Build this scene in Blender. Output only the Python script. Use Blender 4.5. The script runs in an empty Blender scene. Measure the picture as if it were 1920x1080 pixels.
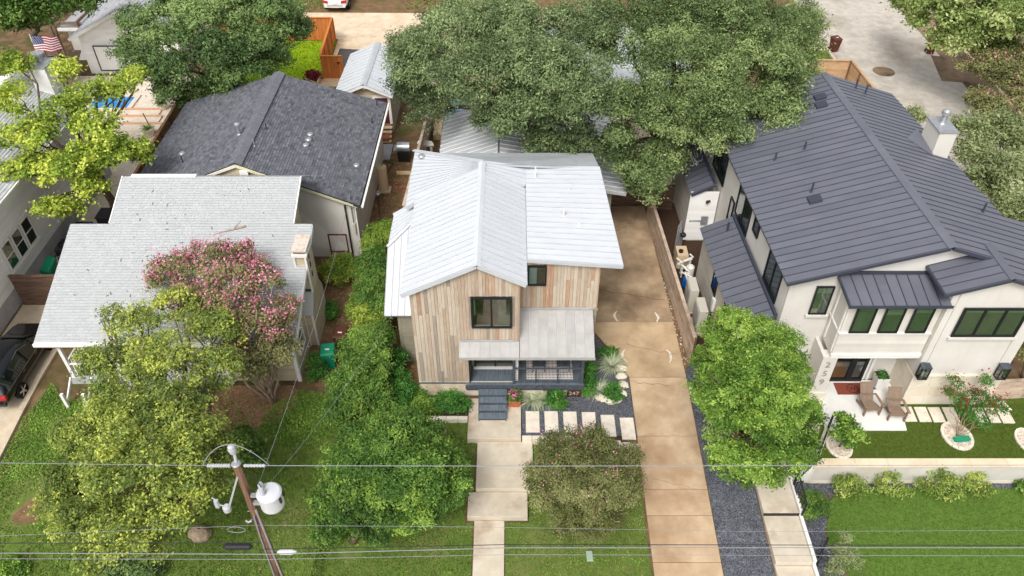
import bpy, bmesh, math, random
import numpy as np
from mathutils import Vector, Matrix

R = math.radians
random.seed(7)
SC = bpy.context.scene
COL = SC.collection
PI = math.pi

# ------------------------------------------------------------------ camera
CAM_H, PITCH, FPX = 26.0, 41.3, 1475.0          # metres, degrees below the horizon, focal length in 1920-wide pixels
cam_d = bpy.data.cameras.new('camera')
cam_d.sensor_fit = 'HORIZONTAL'; cam_d.sensor_width = 36.0; cam_d.lens = 36.0 * FPX / 1920.0
cam_d.clip_start = 0.5; cam_d.clip_end = 3000
cam = bpy.data.objects.new('camera', cam_d); COL.objects.link(cam)
cam.location = (0, 0, CAM_H); cam.rotation_euler = (R(90 - PITCH), 0, 0)
SC.camera = cam

# ------------------------------------------------------------------ daylight: bright overcast
SUN_EL, SUN_AZ = 52.0, 200.0                     # azimuth clockwise from +Y (behind the camera, a little to the left)
w = bpy.data.worlds.new('World'); SC.world = w; w.use_nodes = True
nt = w.node_tree; nt.nodes.clear()
sky = nt.nodes.new('ShaderNodeTexSky'); sky.sky_type = 'NISHITA'; sky.sun_disc = False
sky.sun_elevation = R(SUN_EL); sky.sun_rotation = R(SUN_AZ)
sky.air_density = 1.0; sky.dust_density = 4.0; sky.ozone_density = 1.0
hs = nt.nodes.new('ShaderNodeHueSaturation'); hs.inputs['Saturation'].default_value = 0.22
bg = nt.nodes.new('ShaderNodeBackground'); bg.inputs['Strength'].default_value = 0.15
wo = nt.nodes.new('ShaderNodeOutputWorld')
nt.links.new(sky.outputs[0], hs.inputs['Color']); nt.links.new(hs.outputs[0], bg.inputs['Color']); nt.links.new(bg.outputs[0], wo.inputs[0])
sl = bpy.data.lights.new('sun', 'SUN'); sl.energy = 1.35; sl.angle = R(20); sl.color = (1.0, 0.975, 0.94)
so = bpy.data.objects.new('sun', sl); COL.objects.link(so); so.location = (0, 0, 60)
_sd = Vector((math.sin(R(SUN_AZ)) * math.cos(R(SUN_EL)), math.cos(R(SUN_AZ)) * math.cos(R(SUN_EL)), math.sin(R(SUN_EL))))
so.rotation_euler = _sd.to_track_quat('Z', 'Y').to_euler()
SC.view_settings.view_transform = 'Standard'; SC.view_settings.look = 'None'
SC.view_settings.gamma = 1; SC.view_settings.use_curve_mapping = False
SC.view_settings.exposure = 0.42

# ------------------------------------------------------------------ survey: sight lines of the photograph turned into metres
_ct, _st = math.cos(R(PITCH)), math.sin(R(PITCH))
def ray(px, py):
    u = (px - 960) / FPX; v = (540 - py) / FPX
    return Vector((u, _ct + v * _st, -_st + v * _ct))
def atz(px, py, z=0.0):
    d = ray(px, py); t = (z - CAM_H) / d.z
    return Vector((d.x * t, d.y * t, z))
def aty(px, py, Y):
    d = ray(px, py); t = Y / d.y
    return Vector((d.x * t, Y, CAM_H + d.z * t))
SLOPE_Y, SLOPE = 23.0, 0.103
def gz(x, y):                                    # height of the ground: level behind y=23, falling towards the street
    if x > 11.05:
        if x > 12.0 and y >= 19.05: return 0.0
        if y < 19.05: return -1.15
    return max(-1.2, min(0.0, SLOPE * (y - SLOPE_Y)))
def atg(px, py):
    p = atz(px, py, 0)
    for _ in range(12):
        p = atz(px, py, gz(p.x, p.y))
    return p

# ------------------------------------------------------------------ objects
ORG = {}
def root(name, label, cat, loc=(0, 0, 0), group=None):
    o = bpy.data.objects.new(name, None); COL.objects.link(o); o.location = loc
    o.empty_display_size = 0.3
    o['label'] = label; o['category'] = cat
    if group: o['group'] = group
    ORG[o.name] = Vector(loc)
    return o
def tag(o, label=None, cat=None, group=None, kind=None):
    if label: o['label'] = label
    if cat: o['category'] = cat
    if group: o['group'] = group
    if kind: o['kind'] = kind
    return o

class MB:
    def __init__(s): s.v = []; s.f = []; s.m = []; s.t = []
    def add(s, vs, fs, mi=0, tint=None):
        b = len(s.v); s.v += [tuple(p) for p in vs]
        for f in fs:
            s.f.append([b + i for i in f]); s.m.append(mi); s.t.append(0.5 if tint is None else tint)
        return s
    def box(s, x0, y0, z0, x1, y1, z1, mi=0, tint=None):
        vs = [(x0,y0,z0),(x1,y0,z0),(x1,y1,z0),(x0,y1,z0),(x0,y0,z1),(x1,y0,z1),(x1,y1,z1),(x0,y1,z1)]
        return s.add(vs, [(0,3,2,1),(4,5,6,7),(0,1,5,4),(1,2,6,5),(2,3,7,6),(3,0,4,7)], mi, tint)
    def obox(s, c, u, v, w_, mi=0, tint=None):    # centre and three half vectors
        c, u, v, w_ = Vector(c), Vector(u), Vector(v), Vector(w_)
        vs = [c-u-v-w_, c+u-v-w_, c+u+v-w_, c-u+v-w_, c-u-v+w_, c+u-v+w_, c+u+v+w_, c-u+v+w_]
        fs = [(0,3,2,1),(4,5,6,7),(0,1,5,4),(1,2,6,5),(2,3,7,6),(3,0,4,7)]
        if u.cross(v).dot(w_) < 0: fs = [f[::-1] for f in fs]
        return s.add(vs, fs, mi, tint)
    def beam(s, a, b, wd, h, mi=0, up=(0,0,1), tint=None):
        a, b = Vector(a), Vector(b); d = (b - a); L = d.length; d.normalize()
        upv = Vector(up)
        if abs(d.dot(upv)) > 0.98: upv = Vector((0, 1, 0))
        sd = d.cross(upv).normalized(); u2 = sd.cross(d).normalized()
        return s.obox((a + b) / 2, d * (L / 2), sd * (wd / 2), u2 * (h / 2), mi, tint)
    def slab(s, pts, th, mi=0, tint=None, d=(0,0,-1)):          # polygon (seen from above, counter-clockwise) and thickness along d
        n = len(pts); d = Vector(d) * th
        vs = [Vector(p) for p in pts] + [Vector(p) + d for p in pts]
        fs = [tuple(range(n)), tuple(range(2*n-1, n-1, -1))]
        for i in range(n):
            j = (i + 1) % n
            fs.append((i, i + n, j + n, j))
        return s.add(vs, fs, mi, tint)
    def poly(s, pts, mi=0, tint=None): return s.add(pts, [tuple(range(len(pts)))], mi, tint)
    def tube(s, pts, rad, n=6, mi=0, caps=True, tint=None):
        pts = [Vector(p) for p in pts]; k = len(pts)
        if not hasattr(rad, '__len__'): rad = [rad] * k
        vs = []; prev = None
        for i, p in enumerate(pts):
            d = (pts[min(i+1, k-1)] - pts[max(i-1, 0)])
            if d.length < 1e-6: d = Vector((0,0,1))
            d.normalize()
            if prev is None:
                a = d.cross(Vector((0,0,1)) if abs(d.z) < 0.9 else Vector((1,0,0))).normalized()
            else:
                a = prev - d * prev.dot(d)
                a = a.normalized() if a.length > 1e-5 else d.orthogonal().normalized()
            prev = a; b = d.cross(a)
            for j in range(n):
                t = 2 * PI * j / n
                vs.append(p + (a * math.cos(t) + b * math.sin(t)) * rad[i])
        fs = []
        for i in range(k - 1):
            for j in range(n):
                j2 = (j + 1) % n
                fs.append((i*n+j, i*n+j2, (i+1)*n+j2, (i+1)*n+j))
        if caps:
            fs.append(tuple(range(n-1, -1, -1))); fs.append(tuple((k-1)*n + j for j in range(n)))
        return s.add(vs, fs, mi, tint)
    def cyl(s, a, b, r0, r1=None, n=12, mi=0): return s.tube([a, b], [r0, r0 if r1 is None else r1], n, mi)
    def lathe(s, c, prof, n=16, mi=0, axis=None):               # prof: (radius, height) from bottom to top
        c = Vector(c); vs = []
        for r, h in prof:
            for j in range(n):
                t = 2 * PI * j / n; vs.append(c + Vector((r * math.cos(t), r * math.sin(t), h)))
        fs = []
        for i in range(len(prof) - 1):
            for j in range(n):
                j2 = (j + 1) % n; fs.append((i*n+j, i*n+j2, (i+1)*n+j2, (i+1)*n+j))
        fs.append(tuple(range(n-1, -1, -1))); fs.append(tuple((len(prof)-1)*n + j for j in range(n)))
        return s.add(vs, fs, mi)
    def blob(s, c, r, nu=10, nv=6, mi=0, jit=0.0, rng=random):
        c = Vector(c); r = Vector(r) if hasattr(r, '__len__') else Vector((r, r, r)); vs = []
        for i in range(nv + 1):
            ph = PI * i / nv
            for j in range(nu):
                t = 2 * PI * j / nu; k = 1 + rng.uniform(-jit, jit)
                vs.append(c + Vector((r.x*math.sin(ph)*math.cos(t)*k, r.y*math.sin(ph)*math.sin(t)*k, -r.z*math.cos(ph)*(1+rng.uniform(-jit,jit)*.5))))
        fs = []
        for i in range(nv):
            for j in range(nu):
                j2 = (j + 1) % nu; fs.append((i*nu+j, i*nu+j2, (i+1)*nu+j2, (i+1)*nu+j))
        return s.add(vs, fs, mi)
    def map(s, fn): s.v = [tuple(fn(Vector(p))) for p in s.v]; return s
    def build(s, name, mats, parent=None, kind=None, smooth=False, loc=None, bevel=0):
        if not isinstance(mats, (list, tuple)): mats = [mats]
        org = ORG[parent.name] if parent is not None else Vector(loc if loc is not None else (0,0,0))
        me = bpy.data.meshes.new(name)
        me.from_pydata([(p[0]-org.x, p[1]-org.y, p[2]-org.z) for p in s.v], [], s.f)
        for m in mats: me.materials.append(m)
        if len(mats) > 1: me.polygons.foreach_set('material_index', s.m)
        if any(abs(t - 0.5) > 1e-6 for t in s.t):
            at = me.attributes.new('tint', 'FLOAT', 'FACE'); at.data.foreach_set('value', s.t)
        else:
            at = me.attributes.new('tint', 'FLOAT', 'FACE'); at.data.foreach_set('value', [0.5] * len(s.t))
        if smooth: me.polygons.foreach_set('use_smooth', [True] * len(me.polygons))
        me.update()
        o = bpy.data.objects.new(name, me); COL.objects.link(o)
        if parent is not None:
            o.parent = parent; ORG[o.name] = org
        else:
            o.location = org; ORG[o.name] = org
        if bevel:
            b = o.modifiers.new('bevel', 'BEVEL'); b.width = bevel; b.segments = 2; b.limit_method = 'ANGLE'
        if kind: o['kind'] = kind
        return o

def copy_tree(o, loc=None, rz=0.0, parent=None, label=None):
    c = o.copy(); COL.objects.link(c)
    if parent is not None: c.parent = parent
    for ch in list(o.children): copy_tree(ch, parent=c)
    if loc is not None: c.location = loc
    if rz: c.rotation_euler = (0, 0, rz)
    if label: c['label'] = label
    return c

# ------------------------------------------------------------------ materials
def _n(nt, t, **kw):
    n = nt.nodes.new(t)
    for k, v in kw.items(): setattr(n, k, v)
    return n
def srgb(r, g, b):
    f = lambda c: (c/255/12.92 if c/255 <= 0.04045 else ((c/255 + 0.055)/1.055) ** 2.4)
    return (f(r), f(g), f(b))
def pmat(name, c1, c2=None, scale=4.0, detail=6.0, lo=0.35, hi=0.65, rough=0.8, spec=0.3, metal=0.0, bump=0.0, bscale=60.0,
         rnd=0.0, tint=0.0, stretch=(1,1,1), c3=None, s3=0.7, lo3=0.55, hi3=0.75, st3=(1,1,1), voro=0.0, bdist=0.02, c3max=1.0, alpha=None):
    m = bpy.data.materials.new(name); m.use_nodes = True; nt = m.node_tree; L = nt.links
    b = nt.nodes['Principled BSDF']
    b.inputs['Roughness'].default_value = rough; b.inputs['Metallic'].default_value = metal
    b.inputs['Specular IOR Level'].default_value = spec
    tc = _n(nt, 'ShaderNodeTexCoord'); oi = _n(nt, 'ShaderNodeObjectInfo')
    off = _n(nt, 'ShaderNodeVectorMath', operation='SCALE'); off.inputs[0].default_value = (31.7, 17.3, 11.9); L.new(oi.outputs['Random'], off.inputs['Scale'])
    ad = _n(nt, 'ShaderNodeVectorMath', operation='ADD'); L.new(tc.outputs['Object'], ad.inputs[0])
    if rnd > 0: L.new(off.outputs[0], ad.inputs[1])
    def noise(sc, st, det=detail):
        mp = _n(nt, 'ShaderNodeMapping'); mp.inputs['Scale'].default_value = st; L.new(ad.outputs[0], mp.inputs['Vector'])
        nz = _n(nt, 'ShaderNodeTexNoise'); nz.inputs['Scale'].default_value = sc; nz.inputs['Detail'].default_value = det
        nz.inputs['Roughness'].default_value = 0.62
        L.new(mp.outputs[0], nz.inputs['Vector']); return nz
    def mix(fac, a, bcol, blend='MIX'):
        x = _n(nt, 'ShaderNodeMix', data_type='RGBA', blend_type=blend)
        if isinstance(fac, float): x.inputs[0].default_value = fac
        else: L.new(fac, x.inputs[0])
        for i, c in ((6, a), (7, bcol)):
            if isinstance(c, tuple): x.inputs[i].default_value = (*c, 1)
            else: L.new(c, x.inputs[i])
        return x.outputs[2]
    def rng_(sock, a, b_, o0=0.0, o1=1.0):
        mr = _n(nt, 'ShaderNodeMapRange'); mr.inputs['From Min'].default_value = a; mr.inputs['From Max'].default_value = b_
        mr.inputs['To Min'].default_value = o0; mr.inputs['To Max'].default_value = o1
        L.new(sock, mr.inputs['Value']); return mr.outputs[0]
    col = c1
    if c2 is not None:
        if voro:
            vo = _n(nt, 'ShaderNodeTexVoronoi'); vo.inputs['Scale'].default_value = voro; L.new(ad.outputs[0], vo.inputs['Vector'])
            sp = _n(nt, 'ShaderNodeSeparateColor'); L.new(vo.outputs['Color'], sp.inputs[0])
            col = mix(rng_(sp.outputs[0], 0.1, 0.95), c1, c2)
        else:
            col = mix(rng_(noise(scale, stretch).outputs[0], lo, hi), c1, c2)
    if c3 is not None:
        col = mix(rng_(noise(s3, st3).outputs[0], lo3, hi3, 0.0, c3max), col, c3)
    if rnd > 0:
        g = rng_(oi.outputs['Random'], 0, 1, 1 - rnd, 1 + rnd)
        col = mix(1.0, col, g, 'MULTIPLY')
    if tint > 0:
        at = _n(nt, 'ShaderNodeAttribute', attribute_name='tint')
        g = rng_(at.outputs['Fac'], 0, 1, 1 - tint, 1 + tint)
        col = mix(1.0, col, g, 'MULTIPLY')
    if isinstance(col, tuple): b.inputs['Base Color'].default_value = (*col, 1)
    else: L.new(col, b.inputs['Base Color'])
    if bump > 0:
        bp = _n(nt, 'ShaderNodeBump'); bp.inputs['Strength'].default_value = bump; bp.inputs['Distance'].default_value = bdist
        if voro:
            L.new(vo.outputs['Distance'], bp.inputs['Height']); bp.invert = True
        else: L.new(noise(bscale, stretch, 4.0).outputs[0], bp.inputs['Height'])
        L.new(bp.outputs[0], b.inputs['Normal'])
    return m

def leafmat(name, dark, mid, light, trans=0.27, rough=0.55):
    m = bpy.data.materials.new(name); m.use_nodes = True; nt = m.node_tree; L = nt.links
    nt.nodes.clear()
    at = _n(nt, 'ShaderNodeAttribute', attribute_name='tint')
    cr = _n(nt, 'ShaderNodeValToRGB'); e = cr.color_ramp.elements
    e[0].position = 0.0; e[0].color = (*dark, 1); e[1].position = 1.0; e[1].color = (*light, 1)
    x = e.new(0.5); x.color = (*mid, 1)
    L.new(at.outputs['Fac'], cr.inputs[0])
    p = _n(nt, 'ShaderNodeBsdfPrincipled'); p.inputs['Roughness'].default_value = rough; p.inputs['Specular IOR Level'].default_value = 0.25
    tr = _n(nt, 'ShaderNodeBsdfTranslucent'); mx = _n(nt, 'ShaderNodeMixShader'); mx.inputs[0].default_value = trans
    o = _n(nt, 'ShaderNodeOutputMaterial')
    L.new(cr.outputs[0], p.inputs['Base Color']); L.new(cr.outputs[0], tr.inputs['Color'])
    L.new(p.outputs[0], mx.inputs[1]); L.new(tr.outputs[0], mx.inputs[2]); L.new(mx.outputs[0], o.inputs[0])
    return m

def glassmat(name, tintc=(0.5, 0.62, 0.56), see=0.45, rough=0.02, refl=0.16):
    m = bpy.data.materials.new(name); m.use_nodes = True; nt = m.node_tree; L = nt.links; nt.nodes.clear()
    t = _n(nt, 'ShaderNodeBsdfTransparent'); t.inputs[0].default_value = (*tintc, 1)
    d = _n(nt, 'ShaderNodeBsdfDiffuse'); d.inputs[0].default_value = (0.012, 0.02, 0.016, 1)
    g = _n(nt, 'ShaderNodeBsdfGlossy'); g.inputs['Roughness'].default_value = rough
    lw = _n(nt, 'ShaderNodeLayerWeight'); lw.inputs['Blend'].default_value = 0.5
    pw_ = _n(nt, 'ShaderNodeMath', operation='POWER'); pw_.inputs[1].default_value = 3.0; L.new(lw.outputs['Facing'], pw_.inputs[0])
    mx = _n(nt, 'ShaderNodeMixShader'); mx.inputs[0].default_value = 1 - see
    L.new(t.outputs[0], mx.inputs[1]); L.new(d.outputs[0], mx.inputs[2])
    mr = _n(nt, 'ShaderNodeMapRange'); mr.inputs['To Min'].default_value = refl; L.new(pw_.outputs[0], mr.inputs['Value'])
    m2 = _n(nt, 'ShaderNodeMixShader'); L.new(mr.outputs[0], m2.inputs[0]); L.new(mx.outputs[0], m2.inputs[1]); L.new(g.outputs[0], m2.inputs[2])
    o = _n(nt, 'ShaderNodeOutputMaterial'); L.new(m2.outputs[0], o.inputs[0])
    return m

M = {}
M['soil'] = pmat('soil', srgb(92,74,56), srgb(128,104,78), scale=1.3, bump=0.5, bscale=25, rough=0.95, spec=0.1, c3=srgb(70,80,38), s3=0.45, lo3=0.5, hi3=0.62, c3max=0.8)
M['mulch'] = pmat('mulch', srgb(58,44,36), srgb(96,74,58), scale=18, bump=0.9, bscale=45, rough=0.95, spec=0.1, bdist=0.05)
M['litter'] = pmat('litter', srgb(126,98,74), srgb(164,132,102), scale=9, bump=0.9, bscale=30, rough=0.95, spec=0.1, bdist=0.05)
M['drysoil'] = pmat('drysoil', srgb(104,84,62), srgb(140,112,82), scale=2.2, bump=0.7, bscale=30, rough=0.95, spec=0.1, c3=srgb(84,88,44), s3=1.1, lo3=0.52, hi3=0.66, c3max=0.8)
M['lawnsoil'] = pmat('lawnsoil', srgb(84,106,44), srgb(104,120,56), scale=3, bump=0.6, bscale=50, rough=0.95, spec=0.1, c3=srgb(132,130,84), s3=0.5, lo3=0.5, hi3=0.7, c3max=0.5)
M['turfdark'] = pmat('turfdark', srgb(72,88,34), srgb(84,100,40), scale=6, bump=0.5, bscale=90, rough=0.95, spec=0.1)
M['turfbase'] = pmat('turfbase', srgb(84,110,46), srgb(98,124,54), scale=6, bump=0.5, bscale=90, rough=0.95, spec=0.1)
M['yardgreen'] = pmat('yardgreen', srgb(106,140,22), srgb(146,170,30), scale=1.2, bump=0.4, bscale=60, rough=0.95, spec=0.1)
M['gravel'] = pmat('gravel', srgb(60,62,68), srgb(128,130,137), voro=34, bump=1.0, rough=0.8, bdist=0.04)
M['stone_chip'] = pmat('stone_chip', srgb(74,78,86), srgb(112,114,122), scale=2, tint=0.7, rough=0.75)
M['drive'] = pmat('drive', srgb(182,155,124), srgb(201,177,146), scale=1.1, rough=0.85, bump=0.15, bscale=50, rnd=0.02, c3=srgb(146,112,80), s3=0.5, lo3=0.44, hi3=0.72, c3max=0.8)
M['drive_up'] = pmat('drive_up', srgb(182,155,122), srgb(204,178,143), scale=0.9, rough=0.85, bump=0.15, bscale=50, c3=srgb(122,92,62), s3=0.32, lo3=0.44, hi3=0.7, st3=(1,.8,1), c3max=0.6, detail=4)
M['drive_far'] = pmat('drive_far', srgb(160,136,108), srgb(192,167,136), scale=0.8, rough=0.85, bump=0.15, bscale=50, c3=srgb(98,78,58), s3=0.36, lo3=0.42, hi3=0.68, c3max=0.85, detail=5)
M['walk'] = pmat('walk', srgb(190,177,156), srgb(209,198,179), scale=1.4, rough=0.85, bump=0.12, bscale=60, rnd=0.03, c3=srgb(152,124,92), s3=0.8, lo3=0.54, hi3=0.76, c3max=0.75)
M['paver'] = pmat('paver', srgb(214,202,184), srgb(232,222,206), scale=3, rough=0.85, bump=0.2, bscale=40, rnd=0.04, c3=srgb(190,160,128), s3=2.0, lo3=0.6, hi3=0.8, c3max=0.6)
M['wallstone'] = pmat('wallstone', srgb(198,193,184), srgb(210,205,196), scale=0.8, rough=0.9, bump=0.15, bscale=40, c3=srgb(188,172,150), s3=0.5, lo3=0.5, hi3=0.7, c3max=0.6)
M['capstone'] = pmat('capstone', srgb(214,194,164), srgb(226,208,182), scale=1.5, rough=0.9, bump=0.2, rnd=0.05)
M['limestone'] = pmat('limestone', srgb(214,204,186), srgb(230,222,206), scale=1.6, rough=0.85, bump=0.25, bscale=20, rnd=0.04, c3=srgb(206,176,140), s3=0.8, lo3=0.52, hi3=0.74, c3max=0.55)
M['boulder'] = pmat('boulder', srgb(206,192,168), srgb(236,228,210), scale=5, rough=0.9, bump=0.5, bscale=14)
M['patio'] = pmat('patio', srgb(216,214,208), srgb(230,228,222), scale=1.2, rough=0.7, bump=0.05)
M['asphalt'] = pmat('asphalt', srgb(176,168,156), srgb(198,190,178), scale=1.6, rough=0.9, bump=0.4, bscale=40, c3=srgb(140,128,112), s3=0.22, lo3=0.5, hi3=0.7, c3max=0.7)
M['patch'] = pmat('patch', srgb(64,62,62), srgb(96,92,88), scale=1.2, rough=0.9, bump=0.3, stretch=(0.4,4,1))
M['streetdirt'] = pmat('streetdirt', srgb(112,88,66), srgb(160,138,112), scale=0.6, rough=0.95, bump=0.3, c3=srgb(84,68,54), s3=0.3, lo3=0.48, hi3=0.62)
M['caliche'] = pmat('caliche', srgb(204,182,152), srgb(226,208,182), scale=0.8, rough=0.95, bump=0.4, bscale=30, c3=srgb(180,152,118), s3=0.5, lo3=0.52, hi3=0.7)
M['kerb'] = pmat('kerb', srgb(186,170,146), srgb(206,190,166), scale=2, rough=0.9, bump=0.2)
M['tilestep'] = pmat('tilestep', srgb(200,150,112), srgb(222,176,140), scale=6, rough=0.8)
M['deckstone'] = pmat('deckstone', srgb(214,200,182), srgb(230,218,202), scale=3, rough=0.85, bump=0.1)
M['water'] = pmat('water', srgb(20,120,190), srgb(60,160,220), scale=3, rough=0.08, spec=0.6, bump=0.15, bscale=6)
M['spawater'] = pmat('spawater', srgb(70,110,122), srgb(120,160,170), scale=2, rough=0.08, spec=0.6, bump=0.15, bscale=6)

M['wood'] = pmat('wood', srgb(172,152,131), srgb(194,175,154), scale=5, stretch=(6,6,0.5), rough=0.85, bump=0.35, bscale=20, rnd=0.055, c3=srgb(146,118,96), s3=2.4, st3=(3,3,0.35), lo3=0.52, hi3=0.8, c3max=0.65)
M['wood_red'] = pmat('wood_red', srgb(170,136,110), srgb(194,162,136), scale=5, stretch=(6,6,0.5), rough=0.85, bump=0.35, bscale=20, rnd=0.1, c3=srgb(150,108,80), s3=2.4, st3=(3,3,0.35), lo3=0.52, hi3=0.8, c3max=0.7)
M['wood_pale'] = pmat('wood_pale', srgb(186,171,151), srgb(205,191,173), scale=5, stretch=(6,6,0.5), rough=0.85, bump=0.35, bscale=20, rnd=0.06, c3=srgb(176,154,130), s3=2.4, st3=(3,3,0.35), lo3=0.5, hi3=0.8, c3max=0.6)
M['wood_grey'] = pmat('wood_grey', srgb(148,136,124), srgb(174,160,146), scale=5, stretch=(6,6,0.5), rough=0.9, bump=0.35, bscale=20, rnd=0.15)
M['white_metal'] = pmat('white_metal', (0.575,0.60,0.63), (0.62,0.64,0.66), scale=0.9, rough=0.5, spec=0.4, rnd=0.012, c3=(0.50,0.515,0.535), s3=1.3, st3=(.35,2.2,1), lo3=0.55, hi3=0.8, c3max=0.45, bump=.05, bscale=1.6, bdist=.05)
M['galv'] = pmat('galv', srgb(180,184,188), srgb(194,197,200), scale=1.0, rough=0.5, spec=0.4, rnd=0.04, c3=srgb(150,140,128), s3=1.5, lo3=0.6, hi3=0.8, c3max=0.5)
M['porch_metal'] = pmat('porch_metal', srgb(160,158,154), srgb(176,174,170), scale=1.5, rough=0.6, spec=0.35, rnd=0.03, c3=srgb(160,150,136), s3=1.2, lo3=0.55, hi3=0.8, c3max=0.5)
M['dark_metal'] = pmat('dark_metal', srgb(96,98,108), srgb(106,108,118), scale=0.5, rough=0.38, spec=0.5, rnd=0.03, c3=srgb(124,124,128), s3=1.1, st3=(.3,1.6,1), lo3=0.54, hi3=0.8, c3max=0.4, bump=.06, bscale=1.4, bdist=.05)
M['dark_trim'] = pmat('dark_trim', srgb(62,66,78), rough=0.45, spec=0.4)
M['seam'] = pmat('seam', srgb(70,73,83), rough=0.5, spec=0.3)
M['shingle_dark'] = pmat('shingle_dark', srgb(94,95,101), srgb(112,113,119), scale=30, rough=0.95, spec=0.1, tint=0.36, bump=0.3, bscale=80)
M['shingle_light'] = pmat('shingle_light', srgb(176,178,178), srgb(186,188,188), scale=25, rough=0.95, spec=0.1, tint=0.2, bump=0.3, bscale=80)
M['roof_under'] = pmat('roof_under', srgb(64,62,62), rough=0.95)
M['shingle_grey'] = pmat('shingle_grey', srgb(156,156,158), srgb(176,176,178), scale=20, rough=0.95, spec=0.1, tint=0.25)
M['stucco'] = pmat('stucco', srgb(210,206,198), srgb(219,215,208), scale=0.7, rough=0.9, bump=0.12, bscale=90, spec=0.15, c3=srgb(190,181,164), s3=1.2, st3=(2.5,2.5,.22), lo3=0.55, hi3=0.8, c3max=0.35)
M['whitewall'] = pmat('whitewall', srgb(208,203,193), srgb(217,212,203), scale=0.8, rough=0.85, bump=0.1, bscale=30, spec=0.15)
M['siding_white'] = pmat('siding_white', srgb(232,230,225), srgb(238,236,232), scale=1, rough=0.7, tint=0.06, spec=0.2)
M['siding_cream'] = pmat('siding_cream', srgb(204,199,190), srgb(214,209,200), scale=1, rough=0.7, tint=0.12, spec=0.2)
M['siding_grey'] = pmat('siding_grey', srgb(178,172,160), srgb(190,184,172), scale=1, rough=0.75, tint=0.08, spec=0.2)
M['siding_olive'] = pmat('siding_olive', srgb(142,136,118), srgb(156,149,130), scale=1, rough=0.8, tint=0.08, spec=0.2)
M['siding_tan'] = pmat('siding_tan', srgb(186,172,146), srgb(202,188,162), scale=1, rough=0.8, tint=0.1, spec=0.2, c3=srgb(160,142,114), s3=1, lo3=0.55, hi3=0.75, c3max=0.5)
M['trim_white'] = pmat('trim_white', srgb(228,226,220), srgb(236,234,229), scale=2, rough=0.6, spec=0.3)
M['trim_cream'] = pmat('trim_cream', srgb(226,220,202), rough=0.7)
M['trim_yellow'] = pmat('trim_yellow', srgb(210,208,172), rough=0.7)
M['foundation'] = pmat('foundation', srgb(200,184,160), srgb(222,210,190), scale=2, rough=0.9, bump=0.3, bscale=25, c3=srgb(168,132,98), s3=0.9, lo3=0.52, hi3=0.74, c3max=0.7)
M['concrete_grey'] = pmat('concrete_grey', srgb(166,166,168), srgb(182,182,184), scale=2, rough=0.9, bump=0.2)
M['black'] = pmat('black', srgb(30,31,34), rough=0.45, spec=0.4)
M['charcoal'] = pmat('charcoal', srgb(64,70,78), srgb(84,90,98), scale=6, rough=0.75, bump=0.1, rnd=0.08, stretch=(1,.2,1))
M['porch_blue'] = pmat('porch_blue', srgb(82,92,102), srgb(108,118,126), scale=5, rough=0.75, rnd=0.07, stretch=(4,.4,1), c3=srgb(126,128,126), s3=1.6, lo3=0.55, hi3=0.75, c3max=0.5)
M['rust'] = pmat('rust', srgb(70,40,32), srgb(92,52,38), scale=12, rough=0.9)
M['rusty'] = pmat('rusty', srgb(206,198,186), srgb(190,140,98), scale=5, rough=0.9, lo=0.52, hi=0.68)
M['maroon'] = pmat('maroon', srgb(98,38,42), rough=0.6)
M['terracotta'] = pmat('terracotta', srgb(178,98,64), srgb(194,116,80), scale=8, rough=0.85)
M['plum'] = pmat('plum', srgb(92,44,46), rough=0.7)
M['fence_grey'] = pmat('fence_grey', srgb(180,158,138), srgb(206,184,164), scale=4, stretch=(0.5,0.5,5), rough=0.9, bump=0.3, bscale=15, rnd=0.14, c3=srgb(100,78,64), s3=1.2, lo3=0.5, hi3=0.74, c3max=0.7)
M['fence_dark'] = pmat('fence_dark', srgb(84,64,52), srgb(122,98,82), scale=4, stretch=(0.5,0.5,5), rough=0.9, bump=0.3, bscale=15, rnd=0.18)
M['fence_brown'] = pmat('fence_brown', srgb(108,78,56), srgb(142,108,80), scale=4, rough=0.9, bump=0.3, bscale=15, rnd=0.15)
M['fence_new'] = pmat('fence_new', srgb(176,142,106), srgb(198,166,130), scale=4, rough=0.9, bump=0.2, rnd=0.1)
M['fence_orange'] = pmat('fence_orange', srgb(188,104,46), srgb(212,134,68), scale=3, stretch=(6,6,0.5), rough=0.8, rnd=0.08, tint=0.14)
M['timber'] = pmat('timber', srgb(110,92,76), srgb(142,122,104), scale=5, rough=0.9, bump=0.2, rnd=0.1)
M['timber_new'] = pmat('timber_new', srgb(206,178,140), srgb(222,198,164), scale=5, rough=0.85, rnd=0.06)
M['chairwood'] = pmat('chairwood', srgb(124,104,88), srgb(142,122,104), scale=8, stretch=(1,1,4), rough=0.7, rnd=0.05)
M['polewood'] = pmat('polewood', srgb(92,68,54), srgb(136,106,84), scale=6, stretch=(5,5,0.35), rough=0.9, bump=0.6, bscale=12, c3=srgb(60,40,30), s3=3, st3=(3,3,.2), lo3=0.5, hi3=0.7)
M['bark'] = pmat('bark', srgb(78,64,52), srgb(112,96,80), scale=8, stretch=(2,2,0.5), rough=0.95, bump=0.6, bscale=18)
M['bark_pale'] = pmat('bark_pale', srgb(140,120,100), srgb(176,156,134), scale=5, rough=0.85, bump=0.3)
M['steel'] = pmat('steel', srgb(170,172,174), srgb(190,192,194), scale=3, rough=0.4, metal=0.6)
M['wire'] = pmat('wire', srgb(140,143,147), rough=0.5, spec=0.4)
M['wire_dark'] = pmat('wire_dark', srgb(40,40,42), rough=0.6)
M['porcelain'] = pmat('porcelain', srgb(178,180,184), rough=0.3, spec=0.5)
M['tank'] = pmat('tank', srgb(196,198,200), srgb(208,210,212), scale=2, rough=0.4, spec=0.5)
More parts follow.
